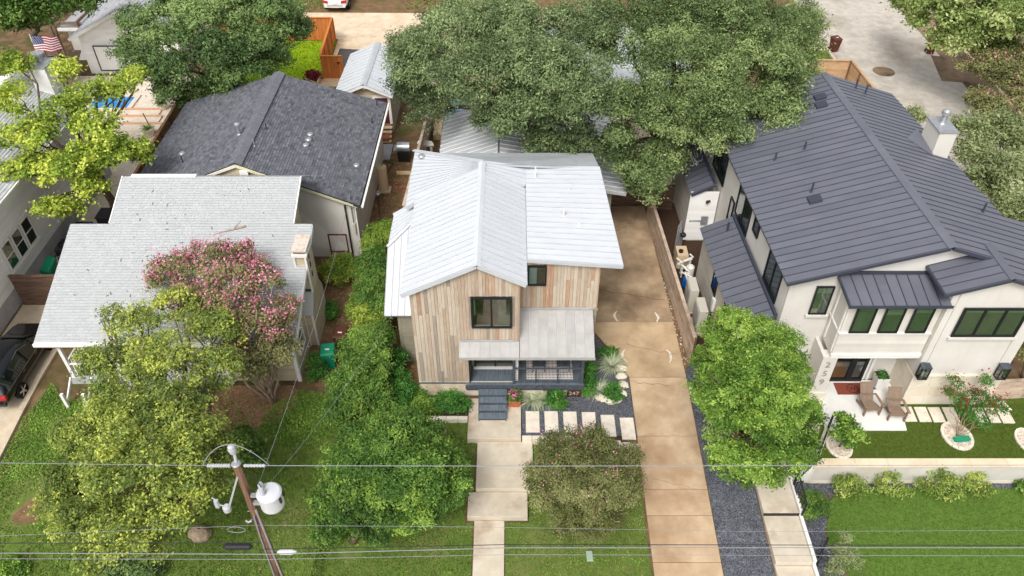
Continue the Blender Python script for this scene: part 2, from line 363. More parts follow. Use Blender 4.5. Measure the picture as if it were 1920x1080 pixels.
M['plastic_white'] = pmat('plastic_white', srgb(224,220,212), rough=0.5)
M['plastic_green'] = pmat('plastic_green', srgb(18,128,92), srgb(26,140,102), scale=3, rough=0.5)
M['plastic_brown'] = pmat('plastic_brown', srgb(82,42,34), srgb(98,54,44), scale=3, rough=0.55)
M['plastic_blue'] = pmat('plastic_blue', srgb(22,90,170), rough=0.5)
M['hvac_beige'] = pmat('hvac_beige', srgb(196,190,176), rough=0.6)
M['hvac_dark'] = pmat('hvac_dark', srgb(52,58,60), srgb(66,72,74), scale=6, rough=0.6)
M['tank_tan'] = pmat('tank_tan', srgb(206,182,148), rough=0.6)
M['carpaint'] = pmat('carpaint', srgb(16,18,22), rough=0.14, spec=0.7)
M['carwhite'] = pmat('carwhite', srgb(224,224,224), rough=0.2, spec=0.6)
M['tyre'] = pmat('tyre', srgb(26,26,27), rough=0.85)
M['chrome'] = pmat('chrome', srgb(190,192,196), rough=0.2, metal=0.9)
M['redlamp'] = pmat('redlamp', srgb(180,20,26), rough=0.2, spec=0.6)
M['mat_red'] = pmat('mat_red', srgb(122,62,48), srgb(138,74,58), scale=30, rough=0.95)
M['ink_dark'] = pmat('ink_dark', srgb(62,26,22), rough=0.9)
M['numeral'] = pmat('numeral', srgb(150,146,138), rough=0.5)
M['numeral_pale'] = pmat('numeral_pale', srgb(186,176,166), rough=0.6)
M['rug'] = pmat('rug', srgb(212,204,198), srgb(222,214,208), scale=20, rough=0.95)
M['rug_dark'] = pmat('rug_dark', srgb(58,54,56), rough=0.95)
M['glass'] = glassmat('glass', (0.72,0.8,0.76), see=0.72, refl=.1)
M['glass_green'] = glassmat('glass_green', (0.82,0.88,0.83), see=0.84, refl=.12)
M['glass_car'] = glassmat('glass_car', (0.3,0.33,0.36), see=0.15, refl=0.1)
M['glass_clear'] = glassmat('glass_clear', (0.85,0.88,0.88), see=0.85, refl=0.05)
M['room'] = pmat('room', srgb(150,146,136), srgb(170,166,156), scale=1, rough=0.9)
M['reflection_green'] = pmat('reflection_green', srgb(128,142,122), srgb(158,168,148), scale=1, rough=0.9)  # greenish backing panel, the lawn's reflection put into its colour
M['roomfloor'] = pmat('roomfloor', srgb(176,128,84), srgb(196,148,100), scale=3, stretch=(6,.5,1), rough=0.6)
M['blind'] = pmat('blind', srgb(196,206,190), rough=0.9)
M['curtain'] = pmat('curtain', srgb(206,222,216), rough=0.9)
M['flag_red'] = pmat('flag_red', srgb(170,34,52), rough=0.9)
M['flag_white'] = pmat('flag_white', srgb(232,228,228), rough=0.9)
M['flag_blue'] = pmat('flag_blue', srgb(44,58,104), rough=0.9)
M['brick'] = pmat('brick', srgb(158,98,70), srgb(178,118,88), scale=6, rough=0.9, rnd=0.12)
M['copper_green'] = pmat('copper_green', srgb(40,140,104), rough=0.6)
M['deadleaf'] = pmat('deadleaf', srgb(132,100,74), srgb(172,138,106), scale=10, rough=0.95, tint=0.4)
M['pebble'] = pmat('pebble', srgb(196,184,166), srgb(222,210,194), scale=4, tint=0.4, rough=0.9)
M['pinkgravel'] = pmat('pinkgravel', srgb(190,170,150), srgb(222,206,188), voro=22, bump=1.0, rough=0.9)

L_ = {}
def _lc(c, g=1.2, s=.95):
    r = srgb(*c); y = .3 * r[0] + .6 * r[1] + .1 * r[2]
    return tuple(g * (y + (v - y) * s) for v in r)
def lm(k, d, m_, l, **kw): L_[k] = leafmat('leaf_' + k, _lc(d), _lc(m_), _lc(l), **kw)
lm('oak', (64, 80, 48), (106, 124, 78), (156, 172, 116))
lm('oak2', (64, 82, 44), (108, 128, 74), (158, 174, 110))
lm('dark', (56, 78, 42), (92, 118, 62), (138, 160, 94))
lm('topleft', (50,76,30), (84,116,44), (128,154,70))
lm('yellow', (92, 116, 34), (142, 164, 50), (206, 212, 84))
lm('olive', (76, 92, 40), (118, 136, 58), (198, 204, 84))
lm('hedge', (58, 88, 32), (90, 126, 48), (144, 170, 72))
lm('hedge_y', (88, 114, 36), (126, 152, 50), (184, 192, 76))
lm('front', (46, 74, 28), (80, 116, 42), (140, 170, 66))
lm('crape', (82, 88, 48), (110, 116, 62), (144, 144, 92))
lm('bright', (54, 82, 26), (98, 134, 42), (162, 188, 78))
lm('far', (78,98,46), (118,138,66), (178,190,120))
lm('greyg', (96,108,66), (134,146,94), (172,180,128))
lm('wallshrub', (92,112,46), (134,156,66), (184,194,100))
lm('turf_dark', (66,82,24), (82,98,30), (102,116,42), trans=0.25)
lm('pink', (184, 92, 118), (210, 126, 152), (230, 168, 186))
lm('red', (120, 20, 38), (150, 32, 52), (180, 60, 78))
lm('bronze', (88, 90, 54), (120, 122, 72), (152, 150, 98))
lm('fern', (44,88,30), (70,122,44), (104,154,62))
lm('variegated', (132,146,112), (176,184,150), (214,218,190))
lm('grass', (80, 106, 40), (100, 126, 50), (132, 152, 70), trans=0.25)
lm('grassdry', (96, 110, 54), (118, 130, 66), (148, 152, 90), trans=0.25)
lm('turf', (70, 98, 28), (86, 114, 34), (106, 132, 48), trans=0.25)
lm('groundcover', (72, 106, 34), (104, 140, 46), (146, 176, 68))
lm('yucca', (52,72,46), (76,98,62), (110,130,90))

# ------------------------------------------------------------------ building helpers
def lerp(a, b, t): return Vector(a) * (1 - t) + Vector(b) * t
def seam_roof(house, name, P0, P1, Q0, Q1, width, mat, ribmat, rib=0.028, th=0.03, gap=0.008, fascia=None, deck_th=0.14, pname='roof_panel'):
    """ridge line P0-P1, eave line Q0-Q1; a deck with one raised-seam sheet after another on it"""
    P0, P1, Q0, Q1 = map(Vector, (P0, P1, Q0, Q1))
    nrm = (P1 - P0).cross(Q0 - P0).normalized()
    if nrm.z < 0: nrm = -nrm
    pts = [P0, P1, Q1, Q0]
    if (P1 - P0).cross(Q0 - P0).z > 0: pts = pts[::-1]
    deck = MB().slab([p - nrm * (th + 0.004) for p in pts], deck_th, d=-nrm)
    o = deck.build(name, fascia or M['roof_under'], house)
    n = max(2, round(max((P1 - P0).length, (Q1 - Q0).length) / width))
    for i in range(n):
        t0, t1 = i / n, (i + 1) / n
        e = gap / max(0.5, (Q1 - Q0).length)
        a, b, c, d = lerp(P0, P1, t0), lerp(P0, P1, t1 - e), lerp(Q0, Q1, t1 - e), lerp(Q0, Q1, t0)
        q = [a, b, c, d]
        if (b - a).cross(d - a).dot(nrm) < 0: q = q[::-1]
        m = MB().slab(q, th, d=-nrm)
        a2, d2 = a, d
        along = (P1 - P0).normalized()
        m.obox((a2 + d2) / 2 + along * 0.011 + nrm * rib / 2, (d2 - a2) / 2, along * 0.011, nrm * rib / 2, 1)
        m.build(pname, [mat, ribmat], o)
    return o

def shingles(house, name, P0, P1, Q0, Q1, expo, tabw, mat, rng, spread=0.5, band=0.0):
    """courses of shingle tabs from the eave Q up to the ridge P; one quad and a front edge for each tab"""
    P0, P1, Q0, Q1 = map(Vector, (P0, P1, Q0, Q1))
    up = ((P0 + P1) - (Q0 + Q1)).normalized(); al = (Q1 - Q0).normalized()
    nrm = al.cross(up).normalized()
    if nrm.z < 0: nrm = -nrm
    h = ((P0 + P1) / 2 - (Q0 + Q1) / 2).length
    m = MB(); rows = int(h / expo)
    for r in range(rows):
        s0, s1 = r / rows, (r + 1) / rows + 0.15 / rows
        A0, A1 = lerp(Q0, P0, s0), lerp(Q1, P1, s0); B0, B1 = lerp(Q0, P0, min(1, s1)), lerp(Q1, P1, min(1, s1))
        L = (A1 - A0).length; x = -rng.uniform(0, tabw)
        while x < L:
            wd = tabw * rng.uniform(0.75, 1.25)
            u0, u1 = max(0, x) / L, min(L, x + wd - 0.006) / L
            x += wd
            if u1 <= u0: continue
            lift = 0.022 + rng.uniform(0, 0.012)
            a, b = lerp(A0, A1, u0) + nrm * lift, lerp(A0, A1, u1) + nrm * lift
            c, d = lerp(B0, B1, u1) + nrm * 0.003, lerp(B0, B1, u0) + nrm * 0.003
            t = min(1, max(0, 0.5 + rng.gauss(0, 0.22) * spread * 2 + (0.4 * spread if rng.random() < 0.14 else 0)))
            if band:  # shadow band print: shade below the next course's lip put into the tint
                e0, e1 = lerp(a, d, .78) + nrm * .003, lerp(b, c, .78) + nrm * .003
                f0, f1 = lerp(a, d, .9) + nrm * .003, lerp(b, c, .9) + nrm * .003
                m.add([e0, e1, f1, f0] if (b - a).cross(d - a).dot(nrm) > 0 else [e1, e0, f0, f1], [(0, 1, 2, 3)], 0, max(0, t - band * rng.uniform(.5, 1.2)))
            q = (a, b, c, d) if (b - a).cross(d - a).dot(nrm) > 0 else (b, a, d, c)
            m.add([*q, a - nrm * 0.032, b - nrm * 0.032], [(0, 1, 2, 3), (0, 4, 5, 1)], 0, t)
    o = m.build(name, mat, house, kind='stuff')
    return o

def siding(parent, name, O, u, L, z0, z1, expo, n, mat, span=None, rng=random, kind='stuff'):
    """lapped boards on a wall: O origin at t=0, u along the wall, n outwards"""
    O, u, n = Vector(O), Vector(u).normalized(), Vector(n).normalized(); m = MB()
    k = max(1, round((z1 - z0) / expo)); e = (z1 - z0) / k
    for i in range(k):
        za, zb = z0 + i * e, z0 + (i + 1) * e
        t0, t1 = (0, L) if span is None else span((za + zb) / 2)
        if t1 - t0 < 0.03: continue
        cuts = [t0]
        while t1 - cuts[-1] > 3.6: cuts.append(cuts[-1] + rng.uniform(1.6, 3.4))
        cuts.append(t1)
        for a, b in zip(cuts, cuts[1:]):
            p = lambda t, z, d: O + u * t + n * d + Vector((0, 0, z - O.z))
            vs = [p(a, za, .022), p(b, za, .022), p(b, zb, .006), p(a, zb, .006), p(a, za, 0), p(b, za, 0)]
            f = [(0, 1, 2, 3), (4, 5, 1, 0)]
            if (vs[1] - vs[0]).cross(vs[3] - vs[0]).dot(n) < 0: f = [q[::-1] for q in f]
            m.add(vs, f, 0, 0.5 + rng.uniform(-0.5, 0.5))
    return m.build(name, mat, parent, kind=kind)

def window(parent, O, u, wd, ht, n, frame=M['black'], pane=M['glass'], back=M['room'], cols=1, rows=1, bar=0.06, depth=0.07, sill=None, name='window', split=None, blind=None, panename='pane'):
    """a window standing 5 cm proud of its wall: frame with its bars, one pane for each light, a shade, room or reflection-coloured panel behind it"""
    O, u, n = Vector(O), Vector(u).normalized(), Vector(n).normalized(); z = Vector((0, 0, 1))
    m = MB()
    def bx(a, b, c, d, d0, d1, mi=0, mm=None):
        q = (mm or m)
        c0 = O + u * ((a + b) / 2) + z * ((c + d) / 2) + n * ((d0 + d1) / 2)
        q.obox(c0, u * ((b - a) / 2), z * ((d - c) / 2), n * ((d1 - d0) / 2), mi)
    bx(0, wd, 0, bar, 0, depth); bx(0, wd, ht - bar, ht, 0, depth)
    bx(0, bar, bar, ht - bar, 0, depth); bx(wd - bar, wd, bar, ht - bar, 0, depth)
    cw = (wd - 2 * bar - (cols - 1) * bar) / cols; rh = (ht - 2 * bar - (rows - 1) * bar * .6) / rows
    for i in range(1, cols): bx(bar + i * cw + (i - 1) * bar, bar + i * (cw + bar), bar, ht - bar, 0, depth * 1.02)
    for j in range(1, rows): bx(bar, wd - bar, bar + j * rh + (j - 1) * bar * .6, bar + j * (rh + bar * .6), 0, depth * .94)
    if back: bx(bar * .9, wd - bar * .9, bar * .9, ht - bar * .9, 0.004, 0.012, 1)
    if blind:
        bx(bar * .95, wd - bar * .95, ht * (1 - blind), ht - bar * .95, 0.014, 0.02, 2)
    o = m.build(name, [frame, back or frame, M['blind']], parent)
    for i in range(cols):
        for j in range(rows):
            x0 = bar + i * (cw + bar); z0 = bar + j * (rh + bar * .6)
            g = MB(); bx(x0, x0 + cw, z0, z0 + rh, depth * .55, depth * .55 + .006, 0, g); g.build(panename, pane, o)
    if sill:
        s = MB(); bx(-.1, wd + .1, -.12, -.005, 0, .12, 0, s); s.build('sill', sill, o)
    return o

def sheet(name, pts, mat, dz=0.004, cuts=True, zfun=gz, parent=None, kind='structure', flat=None, thick=0.0, res=None):
    """a sheet of ground that follows the slope: polygon in x,y"""
    bm = bmesh.new()
    vs = [bm.verts.new((p[0], p[1], 0)) for p in pts]
    f = bm.faces.new(vs)
    if f.normal.z < 0: f.normal_flip()
    f.normal_update()
    if f.normal.z < 0: bmesh.ops.reverse_faces(bm, faces=[f])
    if flat is None:
        for Y in (SLOPE_Y, 11.35):
            bmesh.ops.bisect_plane(bm, geom=bm.verts[:] + bm.edges[:] + bm.faces[:], plane_co=(0, Y, 0), plane_no=(0, 1, 0))
    bmesh.ops.triangulate(bm, faces=bm.faces[:])
    for v in bm.verts: v.co.z = (flat if flat is not None else zfun(v.co.x, v.co.y)) + dz
    if thick:
        g = bmesh.ops.extrude_face_region(bm, geom=bm.faces[:])
        for e in g['geom']:
            if isinstance(e, bmesh.types.BMVert): e.co.z -= thick
        bmesh.ops.recalc_face_normals(bm, faces=bm.faces[:])
    me = bpy.data.meshes.new(name); bm.normal_update()
    bm.to_mesh(me); bm.free(); me.materials.append(mat)
    if parent is not None:
        org = ORG[parent.name]
        for v in me.vertices: v.co -= org
    o = bpy.data.objects.new(name, me); COL.objects.link(o)
    if parent is not None: o.parent = parent
    elif kind: o['kind'] = kind
    ORG[o.name] = ORG[parent.name] if parent is not None else Vector((0,0,0))
    return o

def in_poly(x, y, poly):
    c = np.zeros(x.shape, bool); n = len(poly)
    for i in range(n):
        x0, y0 = poly[i]; x1, y1 = poly[(i + 1) % n]
        if y0 == y1: continue
        k = ((y0 > y) != (y1 > y)) & (x < (x1 - x0) * (y - y0) / (y1 - y0) + x0)
        c ^= k
    return c
def scatter(poly, dens, rs):
    xs = [p[0] for p in poly]; ys = [p[1] for p in poly]
    n = int((max(xs) - min(xs)) * (max(ys) - min(ys)) * dens)
    x = rs.uniform(min(xs), max(xs), n); y = rs.uniform(min(ys), max(ys), n); k = in_poly(x, y, poly)
    return x[k], y[k]
def fast_mesh(name, V, F, mat, tint=None, parent=None, kind=None, loc=None):
    """V (n,3), F (m,k) of one face size; tint for each face"""
    me = bpy.data.meshes.new(name); k = F.shape[1]
    org = np.array(ORG[parent.name] if parent is not None else (loc or (0,0,0)))
    me.vertices.add(len(V)); me.vertices.foreach_set('co', (V - org).astype(np.float32).ravel())
    me.loops.add(F.size); me.loops.foreach_set('vertex_index', F.astype(np.int32).ravel())
    me.polygons.add(len(F)); me.polygons.foreach_set('loop_start', np.arange(0, F.size, k, dtype=np.int32))
    if tint is not None:
        at = me.attributes.new('tint', 'FLOAT', 'FACE'); at.data.foreach_set('value', np.clip(tint, 0, 1).astype(np.float32))
    me.update(calc_edges=True); me.materials.append(mat)
    o = bpy.data.objects.new(name, me); COL.objects.link(o)
    if parent is not None: o.parent = parent; ORG[o.name] = ORG[parent.name]
    else: o.location = tuple(org); ORG[o.name] = Vector(org)
    if kind: o['kind'] = kind
    return o
gzv = np.vectorize(gz)
def grass(polys, dens, hgt, mat, seed, lean=0.5, wid=0.02, patch=1.0, holes=(), name='grass', zf=None, parent=None):
    rs = np.random.RandomState(seed); X = []; Y = []
    for p in polys:
        x, y = scatter(p, dens, rs); X.append(x); Y.append(y)
    x = np.concatenate(X); y = np.concatenate(Y)
    for (hx, hy, hr) in holes:
        k = (x - hx) ** 2 + (y - hy) ** 2 > (hr * rs.uniform(.7, 1.1, len(x))) ** 2; x = x[k]; y = y[k]
    n = len(x); z = gzv(x, y) if zf is None else np.full(n, zf)
    base = np.stack([x, y, z], 1); h = hgt * rs.uniform(.5, 1.3, n); a = rs.uniform(0, 2 * PI, n)
    tip = base + np.stack([np.cos(a) * h * lean * rs.uniform(.4, 1.6, n), np.sin(a) * h * lean * rs.uniform(.4, 1.6, n), h], 1)
    b = rs.uniform(0, 2 * PI, n); w_ = wid * rs.uniform(.6, 1.5, n); s = np.stack([np.cos(b) * w_, np.sin(b) * w_, np.zeros(n)], 1)
    V = np.empty((n, 3, 3)); V[:, 0] = base - s; V[:, 1] = base + s; V[:, 2] = tip
    lf = 0.5 + 0.28 * patch * (np.sin(x * 1.7 + np.sin(y * 1.1) * 2) * np.sin(y * 2.1 + np.sin(x * .9) * 2))
    t = lf + rs.normal(0, .16, n)
    return fast_mesh(name, V.reshape(-1, 3), np.arange(3 * n).reshape(-1, 3), mat, t, kind='stuff')
def chips(poly, dens, size, mat, seed, name='gravel', zf=None, dz=0.0, parent=None, holes=()):
    """loose stones: squashed tetra-like chips"""
    rs = np.random.RandomState(seed); x, y = scatter(poly, dens, rs)
    for (hx, hy, hr) in holes:
        k = (x - hx) ** 2 + (y - hy) ** 2 > hr ** 2; x = x[k]; y = y[k]
    n = len(x); z = (gzv(x, y) if zf is None else np.full(n, zf)) + dz
    c = np.stack([x, y, z], 1); r = size * rs.uniform(.5, 1.4, n); a = rs.uniform(0, 2 * PI, n)
    V = np.empty((n, 5, 3))
    for i in range(4):
        t = a + i * PI / 2 + rs.uniform(-.4, .4, n); q = r * rs.uniform(.7, 1.2, n)
        V[:, i] = c + np.stack([np.cos(t) * q, np.sin(t) * q, rs.uniform(0, .3, n) * r], 1)
    V[:, 4] = c + np.stack([rs.uniform(-.3, .3, n) * r, rs.uniform(-.3, .3, n) * r, r * rs.uniform(.5, .9, n)], 1)
    F = np.array([[0, 1, 4], [1, 2, 4], [2, 3, 4], [3, 0, 4]])
    F = (F[None] + (np.arange(n) * 5)[:, None, None]).reshape(-1, 3)
    t = np.repeat(np.clip(rs.normal(.5, .25, n), 0, 1), 4)
    return fast_mesh(name, V.reshape(-1, 3), F, mat, t, parent=parent, kind='stuff')

def board_fence(root_, a, b, h, mat, post_mat=None, post_step=2.2, vertical=False, bw=0.14, z0=0.0, z1=None, face=1, cap=True, single=True, rng=random, th=0.022, gap=0.008, joined=False, rails=True, zt=0.0):
    """a run of fence from a to b (x,y): posts, rails, boards as separate pieces, optional cap"""
    a, b = Vector((a[0], a[1], 0)), Vector((b[0], b[1], 0)); L = (b - a).length; u = (b - a) / L; n = Vector((-u.y, u.x, 0)) * face
    z1 = z0 if z1 is None else z1
    np_ = max(1, round(L / post_step)); pm = post_mat or mat
    zz = lambda t: z0 + (z1 - z0) * t / L
    for i in range(np_ + 1):
        t = min(L - .05, max(.05, L * i / np_)); p = a + u * t - n * 0.06
        MB().box(p.x-.045, p.y-.045, zz(t)-.1, p.x+.045, p.y+.045, zz(t)+h-.02).build('post', pm, root_)
    J = MB()
    if vertical:
        k = int(L / (bw + gap)); bw2 = L / k
        for i in range(k):
            t = (i + .5) * bw2; c = a + u * t + n * rng.uniform(0, .006) + Vector((0, 0, zz(t) + h / 2 + rng.uniform(-.01, .01)))
            m = J if joined else MB()
            m.obox(c, u * (bw2 - gap) / 2, n * th / 2, Vector((0, 0, h / 2 - .01)), 0, rng.random())
            if not joined: m.build('board', mat, root_)
        if rails:
            for f in (.15, .5, .85):
                c0 = a - n * .035; c1 = b - n * .035
                MB().beam(c0 + Vector((0,0,z0 + h * f)), c1 + Vector((0,0,z1 + h * f)), .04, .09).build('rail', pm, root_)
    else:
        k = int(h / (bw + gap)); bh = h / k
        for i in range(np_):
            for j in range(k):
                t0, t1 = L * i / np_ + .004, L * (i + 1) / np_ - .004
                c0 = a + u * t0 + n * rng.uniform(0, .012) + Vector((0, 0, zz(t0) + (j + .5) * bh)); c1 = a + u * t1 + n * rng.uniform(0, .012) + Vector((0, 0, zz(t1) + (j + .5) * bh))
                m = J if joined else MB()
                m.beam(c0, c1, th, bh - gap - rng.uniform(0, .008), 0, tint=rng.random())
                if not joined: m.build('board', mat, root_)
    if joined: J.build('board', mat, root_, kind='stuff')
    if cap:
        for i in range(np_):
            t0, t1 = L * i / np_, L * (i + 1) / np_ - .006
            MB().beam(a + u * t0 + Vector((0,0,zz(t0)+h+.015)), a + u * t1 + Vector((0,0,zz(t1)+h+.015)), .16, .03).build('cap_board', mat, root_)

def text_mesh(body, size, depth=0.01):
    cu = bpy.data.curves.new('letters', 'FONT'); cu.body = body; cu.size = size; cu.extrude = depth; cu.align_x = 'CENTER'; cu.align_y = 'CENTER'
    o = bpy.data.objects.new('letters', cu); COL.objects.link(o)
    bpy.context.view_layer.update()
    me = bpy.data.meshes.new_from_object(o.evaluated_get(bpy.context.evaluated_depsgraph_get()))
    bpy.data.objects.remove(o); bpy.data.curves.remove(cu)
    return me
def letters(name, body, size, mat, parent, pos, rx=90.0, rz=0.0, depth=0.01):
    me = text_mesh(body, size, depth); me.materials.clear(); me.materials.append(mat)
    o = bpy.data.objects.new(name, me); COL.objects.link(o); o.parent = parent
    o.location = Vector(pos) - ORG[parent.name]; o.rotation_euler = (R(rx), 0, R(rz)); ORG[o.name] = ORG[parent.name]
    return o

# ------------------------------------------------------------------ the ground
def axis(a, b, st, extra): return sorted(set([round(a + i * st, 3) for i in range(int((b - a) / st) + 1)] + extra))
gx = axis(-60, 60, 2.0, [-400, -150, 11.04, 11.06, 11.99, 12.01, 150, 400]); gy = axis(6, 90, 2.0, [-60, -10, 11.35, 19.04, 19.06, 23.0, 130, 250, 600])
m = MB()
for y in gy:
    for x in gx: m.v.append((x, y, gz(x, y) - 0.02))
nx = len(gx)
for j in range(len(gy) - 1):
    for i in range(nx - 1):
        m.f.append([j*nx+i, j*nx+i+1, (j+1)*nx+i+1, (j+1)*nx+i]); m.m.append(0); m.t.append(.5)
ground = m.build('ground', M['soil']); ground['kind'] = 'structure'

LAWN_MID = [(-6.9, 22.3), (-4.3, 21.6), (-1.85, 21.3), (-1.85, 20.2), (-1.5, 20.2), (-1.5, 17.9), (-1.8, 17.9), (-1.8, 16.7), (-1.5, 16.7), (-1.5, 12.2), (-7.5, 12.2)]
LAWN_RIGHT = [(0.85, 20.1), (5.1, 20.1), (5.1, 12.2), (-0.25, 12.2), (-0.25, 16.7), (0.65, 16.7), (0.65, 17.9), (0.85, 17.9)]
LAWN_LEFT = [(-20.35, 12.2), (-20.35, 23.2), (-19.6, 22.4), (-12.0, 22.4), (-9.4, 22.9), (-6.9, 22.6), (-6.9, 12.2)]
for p in (LAWN_MID, LAWN_RIGHT, LAWN_LEFT): sheet('lawn', p, M['lawnsoil'], 0.0)
LAWN_STREET_L = [(-24.8, 12.2), (-24.8, 14.0), (-20.8, 14.0), (-20.8, 12.2)]
sheet('street', [(-150, -30), (150, -30), (150, 9.0), (-150, 9.0)], M['asphalt'], 0.0)
MB().box(-150, 9.0, -1.35, 150, 9.25, -1.08).build('kerb', M['kerb'])['kind'] = 'structure'
grass([LAWN_MID], 380, .075, L_['grass'], 1, patch=1.9, holes=[(-6.0, 15.8, .7), (-2.4, 14.6, .25), (-3.4, 20.3, .3)])
grass([LAWN_RIGHT], 330, .07, L_['grassdry'], 2, patch=2.0, holes=[(2.7, 16.9, .45), (1.2, 19.2, .3), (4.2, 15.2, .25), (.6, 14.4, .3)])
grass([LAWN_LEFT], 300, .09, L_['grass'], 3, patch=1.6, holes=[(-18.6, 17.3, .9), (-18.7, 15.8, .35), (-10.6, 22.1, 1.3)])
for k_, (p_, d_) in enumerate(((LAWN_MID, 5), (LAWN_RIGHT, 6), (LAWN_LEFT, 7))): chips(p_, d_ * .6, .03, M['deadleaf'], 90 + k_, name='leaf_litter', dz=.05)
DIRT_PATCH = sheet('dirt_patch', [(-19.3, 17.0), (-18.8, 17.8), (-18.2, 17.7), (-17.8, 17.2), (-18.3, 16.7), (-19.0, 16.6)], M['drysoil'], 0.02)

# right hand garden: upper terrace and lower lawn of artificial turf
MB().slab([(12.0,19.06,-.004),(34,19.06,-.004),(34,22.4,-.004),(12.0,22.4,-.004)], 1.3).build('terrace', M['turfdark'])['kind'] = 'structure'
TURF_LOW = [(12.55, 17.55), (12.6, 17.95), (13.2, 18.35), (14.0, 18.55), (16.5, 18.6), (34, 18.55), (34, 12.2), (13.0, 12.2), (12.65, 13.9), (12.4, 14.9), (12.05, 16.1), (12.25, 16.9)]
TURF_UP = [(13.25, 20.5), (16.45, 20.55), (16.5, 22.05), (34, 22.05), (34, 19.22), (12.5, 19.22)]
sheet('artificial_lawn', TURF_LOW, M['turfbase'], 0.0); sheet('artificial_lawn', TURF_UP, M['turfdark'], 0.002, flat=0.0)
grass([TURF_LOW], 420, .05, L_['turf'], 5, lean=.3, wid=.016, patch=.25, name='turf_blades')
grass([TURF_UP], 420, .05, L_['turf_dark'], 6, lean=.3, wid=.016, patch=.35, name='turf_blades', zf=0.0, holes=[(13.6, 19.95, .72), (18.6, 20.35, .85), (22.3, 20.1, .75)])

# driveway: concrete slabs, each cast apart from the next
drive = root('driveway', None, None, (6.4, 18, 0)) if False else None
drv = MB().box(5.3, 12, -1.6, 7.6, 12.4, -1.4).build('driveway', M['drive'], loc=(6.4, 18, 0)); drv['kind'] = 'structure'
yj = [atg(1230, y).y for y in (708, 818, 917.7, 966.7, 1055)] + [12.2]
for k in range(len(yj) - 1):
    y1, y0 = yj[k] - .012, yj[k + 1] + .012
    for (ya, yb) in ([(y0, y1)] if not (y0 < SLOPE_Y < y1) else [(y0, y1)]):
        za, zb = gz(6, ya) + .03, gz(6, yb) + .03
        MB().slab([(5.2, ya, za), (7.72, ya, za), (7.72, yb, zb), (5.2, yb, zb)], .2).build('slab', M['drive'], drv, bevel=.012)
ytop = yj[0]
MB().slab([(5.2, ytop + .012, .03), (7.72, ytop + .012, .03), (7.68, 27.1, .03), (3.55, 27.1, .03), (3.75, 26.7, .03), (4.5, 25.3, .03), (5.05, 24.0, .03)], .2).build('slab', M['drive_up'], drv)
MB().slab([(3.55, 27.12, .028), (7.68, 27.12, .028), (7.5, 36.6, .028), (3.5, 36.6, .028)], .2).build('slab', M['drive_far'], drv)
# tyre-worn pale marks on the driveway
pw = MB()
for (px, py, ln, bend) in [(1160, 593, .75, .2), (1228, 595, .7, -.15), (1177, 667, .8, .25), (1250, 668, .85, -.2)]:
    c = atz(px, py, .034); pts = []
    for k in range(13):
        t = k / 12 - .5; pts.append((c.x - bend * math.cos(t * 2.6) + .012 * math.sin(k * .9 + px), c.y + t * ln))
    L0 = [Vector((x - .05 * math.sin(.2 + k * .22) - .012 * (k % 3), y, .0335)) for k, (x, y) in enumerate(pts)]; R0 = [Vector((x + .05 * math.sin(.3 + k * .2) + .014 * ((k + 1) % 2), y + .02, .0335)) for k, (x, y) in enumerate(pts)]
    for k in range(12): pw.add([L0[k], R0[k], R0[k+1], L0[k+1]], [(0, 1, 2, 3)])
pw.build('paint_mark', M['limestone'], drv)
ck = random.Random(8); cr = MB()
for (x0, y0, x1, y1, w0) in [(5.3, 25.6, 7.6, 24.9, .012), (3.7, 29.6, 7.5, 28.6, .02), (6.9, 23.1, 5.25, 23.3, .01), (5.6, 18.6, 7.3, 18.1, .007), (6.3, 34.8, 4.2, 33.2, .02)]:
    q = []
    for k in range(13): q.append(Vector((x0 + (x1 - x0) * k / 12 + ck.uniform(-.05, .05), y0 + (y1 - y0) * k / 12 + ck.uniform(-.07, .07), 0)))
    for k in range(12):
        z = [gz(6, p.y) + .0345 for p in (q[k], q[k+1])]; cr.add([(q[k].x, q[k].y - w0, z[0]), (q[k+1].x, q[k+1].y - w0, z[1]), (q[k+1].x, q[k+1].y + w0, z[1]), (q[k].x, q[k].y + w0, z[0])], [(0, 1, 2, 3)])
cr.build('crack', M['fence_brown'], drv)

# gravel strip between the driveway and the side path, and the bed by the porch
STRIP = [(7.76, 24.0), (8.0, 24.4), (9.3, 23.4), (9.6, 19.0), (9.6, 12.2), (7.76, 12.2)]
sheet('gravel_bed', STRIP, M['gravel'], 0.004)
chips(STRIP, 420, .028, M['stone_chip'], 11)
BED = [(0.42, 20.35), (5.15, 20.35), (5.15, 23.4), (4.95, 24.0), (4.4, 25.3), (3.7, 26.6), (3.5, 26.6), (3.5, 23.7), (3.05, 23.6), (3.05, 22.5), (0.42, 22.5)]
sheet('gravel_bed', BED, M['gravel'], 0.005, flat=0.0)
chips(BED, 420, .022, M['stone_chip'], 12, zf=0.0)
sheet('dirt_strip', [(7.7, 24.2), (7.95, 24.4), (7.45, 36.5), (7.5, 36.5)] if False else [(7.72, 23.9), (8.05, 24.3), (7.75, 30), (7.55, 36.5), (7.45, 36.5), (7.66, 27)], M['drysoil'], 0.003)
chips([(7.7, 24.2), (8.0, 24.4), (7.72, 30), (7.6, 31), (7.66, 27)], 60, .04, M['pebble'], 13)
sheet('mulch_bed', [(8.05, 24.4), (10.9, 23.4), (10.8, 37), (7.6, 37), (7.75, 30)], M['mulch'], 0.003)
sheet('gravel_bed', [(11.1, 17.9), (11.25, 18.95), (34, 18.95), (34, 18.4), (12.0, 18.35), (12.5, 17.5), (12.0, 16.5), (12.3, 14.6), (12.9, 12.2), (11.2, 12.2)], M['gravel'], -0.004, flat=-1.15)
